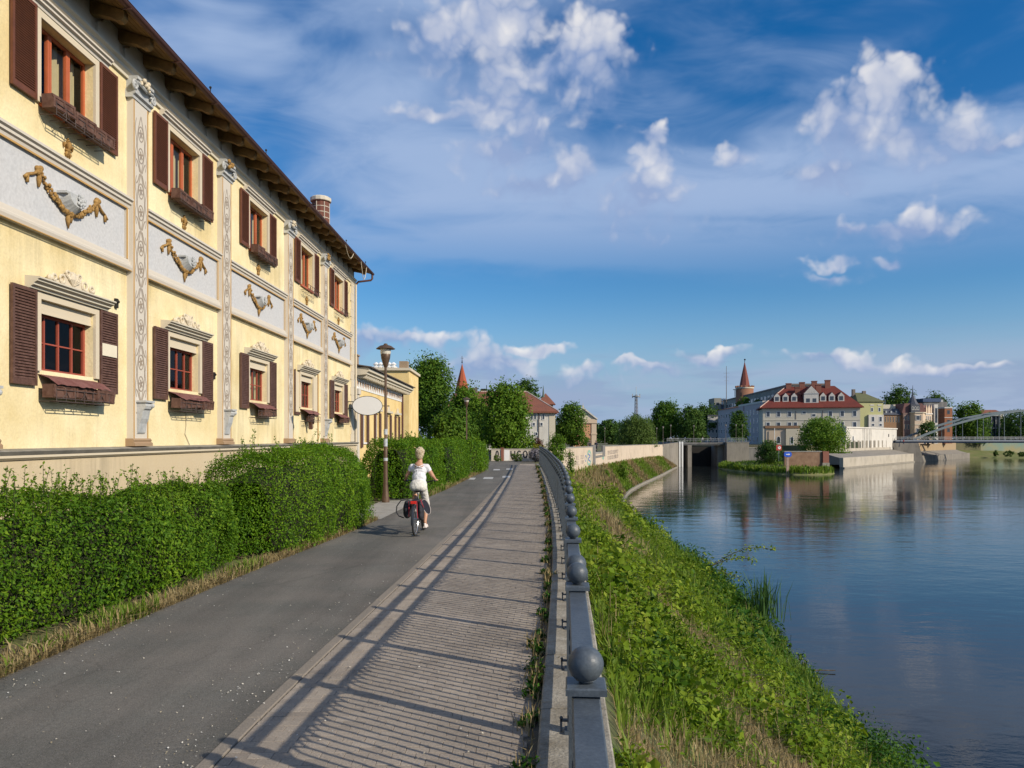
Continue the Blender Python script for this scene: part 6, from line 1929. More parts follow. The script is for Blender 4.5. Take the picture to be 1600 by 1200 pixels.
def build_brick_river_wall():
    root = empty('brick_river_wall', (68, 178, -5), 0, 'low brown brick wall with a pillar at its end above the grassy spit', 'wall')
    o = root.location
    x0, x1, x2 = sx(1226, 178), sx(1284, 178), sx(1295, 178)
    zt = sz(706, 178); zb = -6.4
    MB().box(x0, x1, 178, 178.6, zb, zt).build('wall', m_brownbrick, root, offset=o)
    MB().box(x0 - .1, x1, 177.9, 178.7, zt + .003, zt + .18).build('coping', m_concrete, root, offset=o)
    q = MB(); q.box(x1 + .01, x2, 177.5, 184, zb, sz(723, 178)); q.build('pillar_base', m_concrete_w, root, offset=o)
    q = MB(); q.box(x1 + .15, x2 - .1, 177.6, 184, sz(723, 178) + .004, zt + .1); q.build('pillar', m_redbrick, root, offset=o)
    # blue direction sign and red square sign
    s = empty('blue_sign', at(1231, 735, 170), 0, 'blue river sign with a white arrow on a wooden post', 'sign')
    zz = sz(710, 170) - s.location.z
    part('post', mat('sign_post', (.38, .26, .20), .8, var=.15), s, lambda q: q.box(-.28, .28, .05, .35, -.9, zz - .6))
    n = 20
    part('board', mat('sign_blue', (.02, .10, .55), .5, var=.05), s, lambda q: q.prism([(.85 * math.copysign(abs(math.cos(t)) ** .6, math.cos(t)), zz + .58 * math.copysign(abs(math.sin(t)) ** .8, math.sin(t))) for t in np.linspace(0, 2 * math.pi, n, endpoint=False)], 'y', -.05, .045))
    part('arrow', m_white, s, lambda q: q.prism([(-.42, zz - .09), (.15, zz - .09), (.15, zz - .24), (.5, zz), (.15, zz + .24), (.15, zz + .09), (-.42, zz + .09)], 'y', -.075, -.052))
    s = empty('red_sign', at(1217, 718, 178.8), 0, 'square red and white river traffic sign on a thin post', 'sign')
    zz = sz(699.5, 178.8) - s.location.z
    part('post', m_galv, s, lambda q: q.tube([(0, .05, -.3), (0, .05, zz)], .06, 6))
    part('board', mat('sign_red', (.42, .055, .04), .6, var=.1), s, lambda q: q.box(-.62, .62, -.04, 0, zz - .62, zz + .62))
    part('disc', m_white, s, lambda q: q.prism([(.34 * math.cos(t) + .1, zz + .36 * math.sin(t)) for t in np.linspace(0, 2 * math.pi, 16, endpoint=False)], 'y', -.06, -.042))
    part('slash', mat('sign_dark_red', (.22, .03, .03), .6, var=.1), s, lambda q: q.prism([(-.1, zz + .25), (.25, zz - .15), (.3, zz - .05), (-.02, zz + .3)], 'y', -.075, -.061))
build_brick_river_wall()

def build_quay():
    root = empty('quay_wall', (88, 204, -6), 0, 'white quay wall with a sloping stone apron below the white building', 'wall')
    o = root.location
    A, B = Vector((88, 204, 0)), Vector((136, 260, 0)); d = (B - A).normalized(); n = Vector((-d.y, d.x, 0))
    def run(nm, m, t0, t1, z0, z1, z1b=None, s0=0, s1=None):
        L = (B - A).length if s1 is None else s1
        q = MB(); z1b = z1 if z1b is None else z1b
        def P(s, t, z): p = A + d * s + n * t; return (p.x, p.y, z)
        q.add([P(s0, t0, z0), P(L, t0, z0), P(L, t1, z0), P(s0, t1, z0), P(s0, t0, z1), P(L, t0, z1), P(L, t1, z1b), P(s0, t1, z1b)], [(0, 1, 5, 4), (1, 2, 6, 5), (2, 3, 7, 6), (3, 0, 4, 7), (4, 5, 6, 7)])
        return q.build(nm, m, root, offset=o)
    m_quay = mat('quay_white', (.54, .48, .39), .9, scale=.25, col2=(.42, .37, .29), streak=True, stain=.3)
    run('wall', m_quay, 0, 1.0, -6.0 + .35, -3.15)
    run('wet_foot', m_concrete_w, -.35, 0.9, -6.6, -5.66)
    run('apron', mat('apron_stone', (.28, .25, .21), .92, scale=.6, col2=(.20, .18, .15)), 1.01, 6.2, -5, -3.15, -1.75)
    run('parapet', m_quay, 6.22, 6.9, -5, -.95)
    Lt = (B - A).length
    k = 0
    while k < 17:
        s = 2 + k * 4.2
        if s > Lt: break
        p = A + d * s + n * 6.55
        q = MB(); q.box(p.x - .22, p.x + .22, p.y - .22, p.y + .22, -.945, 1.35); q.build('fence_post', m_quay, root, offset=o); k += 1
    run('fence_infill', mat('dark_infill', (.05, .055, .04), .9, scale=.8, col2=(.09, .11, .05)), 7.2, 7.5, -1.2, .95)
    # second quay beyond the bridge
    r2 = empty('far_quay', (142, 262, -6), 0, 'dark stone quay with a sloping apron beyond the bridge pier', 'wall')
    o2 = r2.location
    A2, B2 = Vector((141, 264, 0)), Vector((186, 312, 0)); d2 = (B2 - A2).normalized(); n2 = Vector((-d2.y, d2.x, 0)); L2 = (B2 - A2).length
    def run2(nm, m, t0, t1, z0, z1, z1b):
        q = MB()
        def P(s, t, z): p = A2 + d2 * s + n2 * t; return (p.x, p.y, z)
        q.add([P(0, t0, z0), P(L2, t0, z0), P(L2, t1, z0), P(0, t1, z0), P(0, t0, z1), P(L2, t0, z1), P(L2, t1, z1b), P(0, t1, z1b)], [(0, 1, 5, 4), (1, 2, 6, 5), (2, 3, 7, 6), (3, 0, 4, 7), (4, 5, 6, 7)])
        q.build(nm, m, r2, offset=o2)
    run2('wall', m_greywall, 0, 1, -6.6, -3.9, -3.9)
    run2('apron', MATS['apron_stone'], 1.01, 5, -5, -3.9, -2.6)
    run2('upper_wall', mat('tan_wall', (.40, .29, .17), .9, scale=.4, col2=(.33, .24, .14), streak=True), 5.02, 6, -4, .9, .9)
    # mural on the wall further right
    r3 = empty('mural_wall', (195, 330, -4), 0, 'long low wall with a faded yellow and turquoise mural right of the bridge', 'wall')
    mm = mat('mural', (.44, .38, .20), .9, scale=.14, col2=(.20, .34, .31))
    MB().box(sx(1524, 330), sx(1660, 330), 330, 331, -4.5, sz(690, 326)).build('wall', mm, r3, offset=r3.location)
    MB().box(sx(1524, 330), sx(1660, 330), 329.8, 331.2, sz(690, 326) + .004, sz(690, 326) + .3).build('coping', m_concrete, r3, offset=r3.location)
    q = MB()
    q.add([(186, 312, -6.2), (216, 322, -6.2), (420, 392, -6.2), (430, 410, -3.6), (216, 332, -3.4), (184, 322, -2.9)], [(0, 1, 4, 5), (1, 2, 3, 4)])
    structure(q.build('grass_shore', mat('shore_grass', (.19, .17, .07), .95, scale=.25, col2=(.10, .13, .03))))
    for k, (a, b, t) in enumerate(((1552, 1560, 703), (1568, 1586, 704), (1590, 1604, 706))):
        bush(('small dark bush on the far shore, left of three', 'widest bush on the far shore right of the bridge pier', 'bush on the far shore at the right frame edge')[k], a, b, t, 314, -5.4, 'dark', 90 + k, 600, .45)
build_quay()

# ------------------------------------------------------------------ far buildings
def win_part(root, m_frame, cx, cz, w, h, face='f', at_=0.0, arch=False, t=.10):
    """A window proud of the wall: frame with a recessed pane as its sub-part. face f: plane y=at_ facing -y; l / r: plane x=at_."""
    def X(u, v, n):
        if face == 'f': return (u, at_ - n, v)
        if face == 'l': return (at_ - n, u, v)
        return (at_ + n, u, v)
    a = [(cx - w / 2, cz - h / 2), (cx + w / 2, cz - h / 2)]
    if arch: a += [(cx + w / 2 * math.cos(q), cz + h / 2 - w / 2 + w / 2 * math.sin(q) * 1.3) for q in np.linspace(0, math.pi, 7)]
    else: a += [(cx + w / 2, cz + h / 2), (cx - w / 2, cz + h / 2)]
    c = (sum(p[0] for p in a) / len(a), sum(p[1] for p in a) / len(a))
    k = 1 - 2 * t / max(w, .4)
    kz = 1 - 2 * t / max(h, .4)
    b = [(c[0] + (p[0] - c[0]) * k, c[1] + (p[1] - c[1]) * kz) for p in a]
    n = len(a)
    q = MB()
    o_ = [X(p[0], p[1], .07) for p in a]; i_ = [X(p[0], p[1], .07) for p in b]; j_ = [X(p[0], p[1], .012) for p in b]; g_ = [X(p[0], p[1], -.02) for p in a]
    q.add(o_ + i_ + j_ + g_, [(i, (i + 1) % n, n + (i + 1) % n, n + i) for i in range(n)] + [(n + i, n + (i + 1) % n, 2 * n + (i + 1) % n, 2 * n + i) for i in range(n)] + [(3 * n + i, 3 * n + (i + 1) % n, (i + 1) % n, i) for i in range(n)])
    f = q.build('window', m_frame, root)
    q = MB(); q.add([X(p[0], p[1], .015) for p in b], [tuple(range(n))]); q.build('pane', m_farglass, f)
    return f

def hip_roof(q, W, D, ze, zr, ov=.5, hip0=None, hip1=None, flare=True):
    hip0 = D / 2 if hip0 is None else hip0; hip1 = D / 2 if hip1 is None else hip1
    a = [(-ov, -ov, ze), (W + ov, -ov, ze), (W + ov, D + ov, ze), (-ov, D + ov, ze)]
    r = [(hip0, D / 2, zr), (W - hip1, D / 2, zr)]
    b = [(p[0], p[1], ze - .22) for p in a]
    q.add(a + r + b, [(0, 1, 5, 4), (1, 2, 5), (2, 3, 4, 5), (3, 0, 4), (0, 6, 7, 1), (1, 7, 8, 2), (2, 8, 9, 3), (3, 9, 6, 0), (6, 9, 8, 7)])

m_redroof = mat('red_roof_tiles', (.19, .036, .022), .85, scale=.35, col2=(.125, .026, .018), bump=.05, bscale=2.5)
m_rustroof = mat('rust_roof_tiles', (.27, .095, .055), .85, scale=.5, col2=(.18, .07, .045), bump=.04, bscale=3)
m_slate = mat('slate_roof', (.055, .06, .075), .7, scale=.5, col2=(.085, .09, .11))
m_creamwall = mat('cream_wall', (.66, .58, .44), .9, scale=.3, col2=(.57, .50, .37), streak=True)
m_whitewall = mat('white_wall', (.70, .66, .59), .9, scale=.3, col2=(.60, .56, .49), streak=True, stain=.2)
m_pinkwall = mat('pink_wall', (.52, .45, .44), .9, scale=.2, col2=(.46, .40, .40), streak=True)
m_peach = mat('peach_wall', (.62, .33, .19), .9, scale=.4, col2=(.54, .27, .15), streak=True)
m_frame_w = mat('white_window_frame', (.70, .69, .66), .7, var=.05)
m_frame_d = mat('dark_window_frame', (.16, .13, .11), .7, var=.1)
m_olive = mat('olive_roof', (.15, .155, .07), .85, scale=.6, col2=(.11, .115, .055))
m_copper = mat('green_copper', (.12, .17, .13), .7, scale=1, col2=(.07, .09, .08))
m_orange = mat('orange_tiles', (.40, .095, .038), .8, scale=.5, col2=(.31, .07, .030))
m_villa = mat('villa_brick', (.34, .20, .11), .9, scale=.5, col2=(.27, .155, .09))
m_villa_c = mat('villa_cream', (.66, .52, .38), .9, scale=.4, col2=(.58, .44, .31))

def local(root, nm, m, fn, smooth=False): return part(nm, m, root, fn, smooth)

def build_white_house():
    Y = 100
    x0, x1 = sx(700, Y), sx(867, Y); W = x1 - x0
    h = empty('white_house', (x0, Y, 0), 0, 'white house with a rust-red hipped roof behind the light green tree', 'house')
    ze, zr = 5.4, 8.4
    local(h, 'wall', m_whitewall, lambda q: q.box(0, W, 0, 10, -.2, ze))
    rf = local(h, 'roof', m_rustroof, lambda q: hip_roof(q, W, 10, ze + .12, zr, .45, 1.0, 3.6))
    local(h, 'ridge_tiles', mat('ridge_tile', (.55, .42, .34), .8, var=.1), lambda q: (q.tube([(W - 3.6, 5, zr), (W + .45, -.45, ze + .14)], .09, 6), q.tube([(2, 5, zr), (W - 3.6, 5, zr)], .09, 6)))
    for px in (831, 836, 842, 849): win_part(h, m_frame_w, sx(px, Y) - x0, sz(651, Y), .36, .8, t=.06)
    for (px, py) in ((834, 663), (846, 663), (838, 678)): win_part(h, m_frame_w, sx(px, Y) - x0, sz(py, Y), .40, .5, t=.06)
    local(h, 'downpipe', m_frame_d, lambda q: q.tube([(W - 2.1, -.08, ze), (W - 2.1, -.08, 0)], .06, 6))
    local(h, 'corner_pier', m_creamwall, lambda q: q.box(W - .75, W + .05, -.06, .5, -.1, ze - .12))
    local(rf, 'chimney', m_frame_d, lambda q: q.box(2.6, 3.6, 4.6, 5.4, 8.0, 8.9))
    # little tower with a copper spire behind it
    t = empty('chapel_turret', (sx(853, 118), 118, 0), 0, 'small turret with a thin green copper spire behind the white house', 'turret')
    local(t, 'tower', m_villa, lambda q: q.box(-1.1, 1.1, 0, 2.2, 0, sz(632, 118)))
    local(t, 'turret_roof', m_rustroof, lambda q: q.add([(-1.5, -.4, 7.2), (1.5, -.4, 7.2), (1.5, 2.6, 7.2), (-1.5, 2.6, 7.2), (0, 1.1, 9.0)], [(0, 1, 4), (1, 2, 4), (2, 3, 4), (3, 0, 4), (3, 2, 1, 0)]))
    local(t, 'lantern', mat('lantern_yellow', (.5, .42, .16), .8, var=.1), lambda q: q.box(-.62, -.12, .6, 1.1, 7.6, 8.3))
    local(t, 'spire', m_copper, lambda q: q.lathe([(.34, 8.0), (.30, 8.5), (.16, 8.7), (.12, 9.2), (.02, 10.2)], 8, (-.37, .85, 0)))
build_white_house()

def build_church():
    Y = 210
    c = empty('church_tower', (sx(722, Y), Y, 0), .4, 'orange pointed church spire with a cross above the trees', 'church')
    z0, z1 = sz(614, Y), sz(571, Y)
    local(c, 'tower', m_redbrick, lambda q: q.box(-1.7, 1.7, -1.7, 1.7, 0, z0))
    sp = local(c, 'spire', m_orange, lambda q: q.lathe([(2.05, z0), (1.5, z0 + 2.6), (.75, z0 + 5.4), (.06, z1 + .4)], 8))
    local(c, 'dormer', m_frame_d, lambda q: q.box(-.2, .2, -1.9, -1.5, z0 + .6, z0 + 1.6))
    local(c, 'cross', m_dark, lambda q: (q.tube([(0, 0, z1), (0, 0, z1 + 2.6)], .06, 6), q.tube([(-.4, 0, z1 + 2.0), (.4, 0, z1 + 2.0)], .05, 6), q.ball((0, 0, z1 + .9), .22, 10, 6), q.ball((0, 0, z1 + 1.4), .13, 8, 6)))
    Y = 120
    r = empty('long_roof_building', (sx(700, Y), Y, 0), 0, 'long low building with a dark brown roof behind the trees', 'building')
    W = sx(800, Y) - sx(700, Y)
    local(r, 'wall', m_creamwall, lambda q: q.box(0, W, 0, 8, 0, 6.5))
    rf = local(r, 'roof', mat('brown_roof', (.11, .055, .04), .85, scale=.5, col2=(.15, .075, .055)), lambda q: hip_roof(q, W, 8, 6.6, sz(612, Y), .4, .6, .6))
    local(r, 'chimney', m_dark, lambda q: (q.box(W * .50, W * .58, 3.6, 4.4, 8.6, 10.0), q.tube([(W * .59, 4, 8.6), (W * .59, 4, 10.6)], .06, 6)))
    local(r, 'satellite_dish', m_dark, lambda q: (q.tube([(W * .80, 4, 8.4), (W * .80, 4, 10.4)], .05, 6), q.ball((W * .8, 3.9, 10.5), .34, 12, 8, (1, .35, 1))))
build_church()

def build_chapel():
    Y = 140
    x0, x1 = sx(890, Y), sx(932, Y); W = x1 - x0
    c = empty('chapel', (x0, Y, 0), 0, 'peach chapel front with a cream triangular gable beyond the round tree', 'chapel')
    ze = sz(655, Y); zp = sz(636, Y)
    local(c, 'wall', m_peach, lambda q: q.box(.5, W - .35, .12, 7, -.2, ze - .4))
    local(c, 'corner_pilaster', m_villa_c, lambda q: (q.box(W - .9, W, 0, .6, -.2, ze - .75), q.box(W - 1.0, W + .1, -.08, .7, 2.7, 2.95), q.box(0, .9, 0, .6, -.2, ze - .75)))
    local(c, 'entablature', m_villa_c, lambda q: q.box(-.1, W + .1, -.12, .8, ze - .74, ze))
    local(c, 'gable', m_creamwall, lambda q: q.prism([(0, ze + .004), (W, ze + .004), (W / 2, zp - .35)], 'y', .05, .5))
    local(c, 'gable_moulding', m_whitewall, lambda q: (q.prism([(-.35, ze + .01), (-.0, ze + .01), (W / 2, zp - .3), (W / 2, zp)], 'y', -.25, .6), q.prism([(W, ze + .01), (W + .35, ze + .01), (W / 2, zp), (W / 2, zp - .3)], 'y', -.25, .6)))
    local(c, 'roof', m_rustroof, lambda q: q.prism([(-.2, ze - .05), (W + .2, ze - .05), (W / 2, zp - .15)], 'y', .61, 7.2))
    local(c, 'finial', m_creamwall, lambda q: (q.box(W / 2 - .14, W / 2 + .14, -.2, .2, zp - .02, zp + .25), q.tube([(W / 2, 0, zp + .2), (W / 2, 0, zp + .7)], .035, 6)))
    local(c, 'door', m_frame_d, lambda q: q.box(W * .66, W * .74, -.02, .11, -.1, 2.0))
build_chapel()

def build_mast():
    Y = 420; x = sx(994, Y)
    r = empty('radio_mast', (x, Y, 0), 0, 'thin lattice radio mast above the far trees', 'mast')
    z1 = sz(617, Y)
    def lat(q):
        n = 14
        for k in range(n):
            za, zb = z1 * k / n, z1 * (k + 1) / n; ra, rb = 1.5 - .9 * k / n, 1.5 - .9 * (k + 1) / n
            for j in range(4):
                a, b = j * math.pi / 2, (j + 1) * math.pi / 2
                pa = (ra * math.cos(a), ra * math.sin(a), za); pb = (rb * math.cos(a), rb * math.sin(a), zb); pc = (rb * math.cos(b), rb * math.sin(b), zb)
                q.tube([pa, pb], .14, 4); q.tube([pa, pc], .08, 4); q.tube([pb, pc], .08, 4)
    local(r, 'lattice', m_frame_d, lat)
    local(r, 'platform', m_galv, lambda q: (q.lathe([(1.7, z1 - 1.2), (2.0, z1 - 1.0), (2.0, z1 - .6), (.5, z1 - .5)], 10), q.box(-2.2, -1.8, -.3, .3, z1 - 1.6, z1 + .6), q.box(1.8, 2.2, -.3, .3, z1 - 1.6, z1 + .6)))
    local(r, 'antenna', m_galv, lambda q: q.tube([(0, 0, z1 - .5), (0, 0, sz(604, Y))], .12, 5))
    Y = 400
    r = empty('antenna_pole', (sx(1135, Y), Y, 0), 0, 'tall thin antenna pole left of the round brick tower', 'antenna')
    local(r, 'pole', m_frame_d, lambda q: q.tube([(0, 0, 0), (0, 0, sz(572, Y))], [.28, .10], 6))
    local(r, 'crossbar', m_frame_d, lambda q: [q.tube([(-1.6 + .2 * k, 0, sz(583, Y) - 2 * k), (1.6 - .2 * k, 0, sz(583, Y) - 2 * k)], .06, 4) for k in range(3)])
build_mast()

def build_tower():
    Y = 385; x = sx(1163.5, Y)
    t = empty('round_tower', (x, Y, 0), 0, 'round brick tower with a tall red conical roof', 'tower')
    zr = sz(604.5, Y); zt = sz(566, Y)
    local(t, 'shaft', mat('tower_brick', (.31, .15, .085), .9, scale=.4, col2=(.24, .11, .065)), lambda q: q.lathe([(4.3, 0), (4.3, zr - 1.0), (4.15, zr - .9)], 28), True)
    local(t, 'parapet', m_creamwall, lambda q: q.lathe([(4.35, zr - 1.0), (4.5, zr - .95), (4.5, zr - .35), (4.1, zr - .3)], 28))
    for k in range(14):
        a = k * 2 * math.pi / 14
        local(t, 'merlon', MATS['tower_brick'], lambda q: q.box(4.2 * math.cos(a) - .4, 4.2 * math.cos(a) + .4, 4.2 * math.sin(a) - .4, 4.2 * math.sin(a) + .4, zr - .3, zr + .5))
    sp = local(t, 'cone_roof', mat('tower_cone', (.24, .075, .055), .85, scale=.5, col2=(.18, .055, .042)), lambda q: q.lathe([(2.75, zr - .3), (1.9, zr + 4.2), (.95, zr + 8.6), (.12, zt)], 8))
    local(sp, 'finial', m_dark, lambda q: (q.tube([(0, 0, zt - .3), (0, 0, zt + 1.2)], .09, 6), q.ball((.1, 0, zt + 1.3), .45, 10, 8), q.ball((0, 0, zt + .3), .2, 8, 6)))
    local(t, 'balcony', m_creamwall, lambda q: (q.box(-5.6, -3.9, -1, 1, zr - 1.5, zr - 1.2), q.box(-5.0, -4.7, -.2, .2, zr - 5, zr - 1.5)))
    local(t, 'slit_window', m_dark, lambda q: q.box(-2.9, -2.5, -3.55, -3.0, zr - 4.6, zr - 3))
build_tower()

def build_office():
    # long flat office block seen end-on behind the terrace
    A = Vector((sx(1131, 430), 430, 0)); B = Vector((sx(1236, 300), 300, 0))
    L = (B - A).length; rz = math.atan2(B.y - A.y, B.x - A.x)
    o = empty('office_block', A, rz, 'long grey flat-roofed office block behind the terrace', 'building')
    H = 22.8
    m_off = mat('office_grey', (.24, .235, .20), .9, scale=.15, col2=(.30, .29, .25))
    local(o, 'wall', m_off, lambda q: q.box(0, L, 0, 14, 0, H))
    local(o, 'roof_edge', m_frame_d, lambda q: q.box(-.3, L + .3, -.3, 14.3, H + .004, H + .6))
    k = 0
    x = 10
    while x < L - 5:
        for z in (19.6, 16.0, 12.4): win_part(o, m_galv, x, z, 4.2, 2.0, 'f', 0, t=.2)
        x += 6.2
    e = empty('stair_block', (sx(1116, 432), 432, 0), 0, 'grey end of the office block with a blue glazed stairwell', 'building')
    W = sx(1134, 432) - sx(1116, 432); z = sz(622, 432)
    local(e, 'wall', m_off, lambda q: q.box(0, W * .58, 0, 12, 0, z))
    local(e, 'glazing', mat('stair_glass', (.10, .17, .27), .2, scale=.4, var=.2), lambda q: q.box(W * .581, W, .3, 12, 0, z - .3))
    local(e, 'mullion', m_frame_d, lambda q: ([q.box(W * .58, W, .15, .29, zz, zz + .25) for zz in np.arange(2, z, 2.6)], [q.box(xx, xx + .2, .12, .28, 0, z) for xx in (W * .6, W * .78, W * .95)]))
    for zz in (6, 10, 14, 18, 21.5): win_part(e, m_galv, W * .3, min(zz, z - 1.6), W * .32, 1.7, t=.15)
build_office()

def build_terrace():
    A = Vector((sx(1122, 335), 335, 0)); B = Vector((sx(1192, 263), 263, 0))
    L = (B - A).length; rz = math.atan2(B.y - A.y, B.x - A.x)
    t = empty('pink_terrace', A, rz, 'long pinkish terrace with rows of windows running towards the red-roofed house', 'building')
    H = 14.2
    local(t, 'wall', m_pinkwall, lambda q: q.box(0, L, 0, 12, -.5, H))
    local(t, 'roof', m_rustroof, lambda q: q.prism([(-.4, H + .004), (6, H + 1.3), (12.4, H + .004)], 'x', -.3, L * .52))
    local(t, 'parapet', m_whitewall, lambda q: q.box(L * .521, L + .1, -.15, 12, H + .004, H + .7))
    local(t, 'dividing_strip', mat('rose_strip', (.30, .20, .20), .9, var=.1), lambda q: q.box(L * .62, L * .645, -.06, .1, -.5, H - .01))
    n = 15
    for i in range(n):
        x = L * (i + .5) / n
        for z in (1.6, 4.9, 8.2, 11.3): win_part(t, m_frame_w, x, z, 1.5, 1.9, 'f', 0, t=.14)
    Y = 340
    g = empty('grey_terrace_end', (sx(1106, Y), Y, 0), 0, 'small grey-white building at the left end of the pink terrace', 'building')
    W = sx(1122, Y) - sx(1106, Y); z = sz(650, Y)
    local(g, 'wall', mat('pale_grey_wall', (.48, .46, .43), .9, scale=.3, col2=(.42, .40, .38)), lambda q: q.box(0, W - .1, 0, 10, 0, z))
    local(g, 'roof', m_slate, lambda q: q.box(-.2, W + .1, -.3, 10, z + .004, z + .5))
    for i in range(3):
        for zz in (2.0, 5.2, 8.4): win_part(g, m_frame_w, W * (i + .5) / 3, zz, .9, 1.6, t=.12)
build_terrace()

def build_red_roof_house():
    A = Vector((sx(1192, 249), 249, -1.26)); B = Vector((sx(1344, 242), 242, -1.26))
    W = (B - A).length / 1.087; rz = math.atan2(B.y - A.y, B.x - A.x)
    h = empty('red_roof_house', A, rz, 'large cream house with a red hipped roof, white dormers and brick chimneys', 'house')
    h.scale = (1.087, 1.087, 1.087)
    D = 17.0
    ze = 11.9; zr = 18.9
    m_rh = mat('red_house_wall', (.62, .57, .46), .9, scale=.3, col2=(.54, .49, .39), streak=True)
    local(h, 'wall', m_rh, lambda q: q.box(0, W, 0, D, -1, ze))
    local(h, 'string_course', m_cornice, lambda q: q.box(-.06, W + .06, -.1, .2, 8.3, 8.55))
    rf = local(h, 'roof', m_redroof, lambda q: hip_roof(q, W, D, ze + .25, zr, .9, 7.4, 5.6))
    local(h, 'hip_tiles', mat('pale_hip', (.60, .42, .33), .8, var=.1), lambda q: q.tube([(-.9, -.9, ze + .3), (7.4, D / 2, zr)], .13, 6))
    slope = (zr - ze - .25) / (D / 2 + .9)
    def rz_(y): return ze + .25 + (y + .9) * slope
    for u in (.155, .245, .335, .635, .725, .82):
        x = W * u; y0 = 1.6; zb = rz_(y0) - .15
        d = local(h, 'dormer', m_whitewall, lambda q: (q.box(x - .85, x + .85, y0, y0 + 3.2, zb, zb + 1.75), q.prism([(x - .85, zb + 1.754), (x + .85, zb + 1.754), (x, zb + 2.75)], 'y', y0, y0 + 3.2)))
        local(d, 'dormer_roof', m_redroof, lambda q: (q.prism([(x - 1.05, zb + 1.6), (x - .95, zb + 1.55), (x, zb + 2.78), (x, zb + 2.95)], 'y', y0 + .1, y0 + 4.2), q.prism([(x + .95, zb + 1.55), (x + 1.05, zb + 1.6), (x, zb + 2.95), (x, zb + 2.78)], 'y', y0 + .1, y0 + 4.2)))
        q = MB(); q.box(x - .5, x + .5, y0 - .05, y0 - .01, zb + .45, zb + 1.6); q.build('pane', m_farglass, d)
    # central gabled dormer
    x0, x1 = W * .435, W * .585; xm = (x0 + x1) / 2; y0 = 1.0; zb = rz_(y0) - .2
    g = local(h, 'central_gable', m_whitewall, lambda q: (q.box(x0, x1, y0, y0 + 6, zb, zb + 2.9), q.prism([(x0 - .1, zb + 2.904), (x1 + .1, zb + 2.904), (xm, zb + 5.2)], 'y', y0 - .05, y0 + 7)))
    local(g, 'gable_line', m_galv, lambda q: q.box(x0 - .1, x1 + .1, y0 - .08, y0 - .06, zb + 2.8, zb + 2.95))
    for xx in (xm - .9, xm + .9): 
        q = MB(); q.box(xx - .5, xx + .5, y0 - .04, y0 - .005, zb + .4, zb + 1.5); q.build('pane', m_farglass, g)
    local(g, 'gable_roof', m_redroof, lambda q: (q.prism([(x0 - .45, zb + 2.75), (x0 - .2, zb + 2.75), (xm, zb + 5.25), (xm, zb + 5.5)], 'y', y0 + .05, y0 + 7.2), q.prism([(x1 + .2, zb + 2.75), (x1 + .45, zb + 2.75), (xm, zb + 5.5), (xm, zb + 5.25)], 'y', y0 + .05, y0 + 7.2)))
    for (u, y, top) in ((.30, 8.0, 19.6), (.385, 5.4, 18.2), (.445, 8.2, 19.9), (.575, 8.2, 20.2), (.605, 5.4, 18.9), (.715, 8.0, 20.4)):
        local(rf, 'chimney', m_redbrick, lambda q: (q.box(W * u - .75, W * u + .75, y - .6, y + .6, 13.5, top), q.box(W * u - .85, W * u + .85, y - .7, y + .7, top + .004, top + .25)))
    for u in (.055, .165, .28, .70, .82, .945): win_part(h, m_frame_w, W * u, 10.2, 1.15, 1.7, t=.13)
    for u in (.055, .165, .28, .34, .82, .945): win_part(h, m_frame_w, W * u, 7.0, 1.15, 1.7, t=.13)
    for (u, z) in ((.43, 10.6), (.53, 9.8)): win_part(h, m_frame_w, W * u, z, 1.2, .9, t=.13)
    local(h, 'drainpipe', m_frame_d, lambda q: [q.box(W * u - .08, W * u + .08, -.1, .02, 8.6, 11.2) for u in (.345, .62)])
    # pavilion in front
    pv = empty('cream_pavilion', Vector((sx(1197, 232), 232, -1)), rz, 'cream pavilion with pointed arch windows in front of the red-roofed house', 'pavilion')
    Wp = 9.4; zp = sz(669, 230) + 1
    local(pv, 'wall', m_villa_c, lambda q: q.box(0, Wp, 0, 7, -2.5, zp))
    local(pv, 'cornice', m_villa, lambda q: q.box(-.3, Wp + .3, -.4, 7.2, zp + .004, zp + .75))
    local(pv, 'corner_pier', m_creamwall, lambda q: q.box(Wp * .60, Wp * .98, -.5, -.01, -.2, zp - .2))
    win_part(pv, m_frame_w, Wp * .38, 2.4, 1.2, 2.2, 'f', 0, True, .15); win_part(pv, m_frame_w, Wp * .78, 2.3, 1.0, 2.2, 'f', -.5, True, .15)
    local(pv, 'door', m_slate, lambda q: q.box(Wp * .76, Wp * 1.0, -.62, -.505, -2.4, .0))
    local(pv, 'flagpole', m_white, lambda q: q.tube([(Wp * .25, -.6, -1), (Wp * .25, -.6, zp)], .10, 6))
    # white low building on the right
    A2 = Vector((sx(1322, 229.5), 229.5, -1)); B2 = Vector((sx(1401, 266), 266, -1)); W2 = (B2 - A2).length; r2 = math.atan2(B2.y - A2.y, B2.x - A2.x)
    wb = empty('white_garden_building', A2, r2, 'low white building with arched window below the red-roofed house', 'building')
    z2 = sz(669, 250) + 1
    local(wb, 'wall', m_whitewall, lambda q: q.box(0, W2, 0, 4, -2, z2 - .2))
    local(wb, 'parapet', m_whitewall, lambda q: q.box(-.2, W2 + .3, -.25, 4.2, z2 - .196, z2 + .2))
    for k in range(6): local(wb, 'pilaster', m_whitewall, lambda q: q.box(W2 * .30 + 1.5 * k, W2 * .30 + 1.5 * k + .35, -.12, -.004, -1, z2 - .25))
    win_part(wb, m_frame_w, W2 * .12, 2.4, 1.3, 2.6, 'f', 0, True, .15)
    win_part(wb, m_frame_d, W2 * .82, 4.0, .8, 1.0, 'f', 0, False, .1)
    win_part(wb, m_frame_d, W2 * .95, 2.4, .45, 1.1, 'f', 0, False, .08); win_part(wb, m_frame_d, W2 * .95, 1.0, .45, .8, 'f', 0, False, .08)
build_red_roof_house()

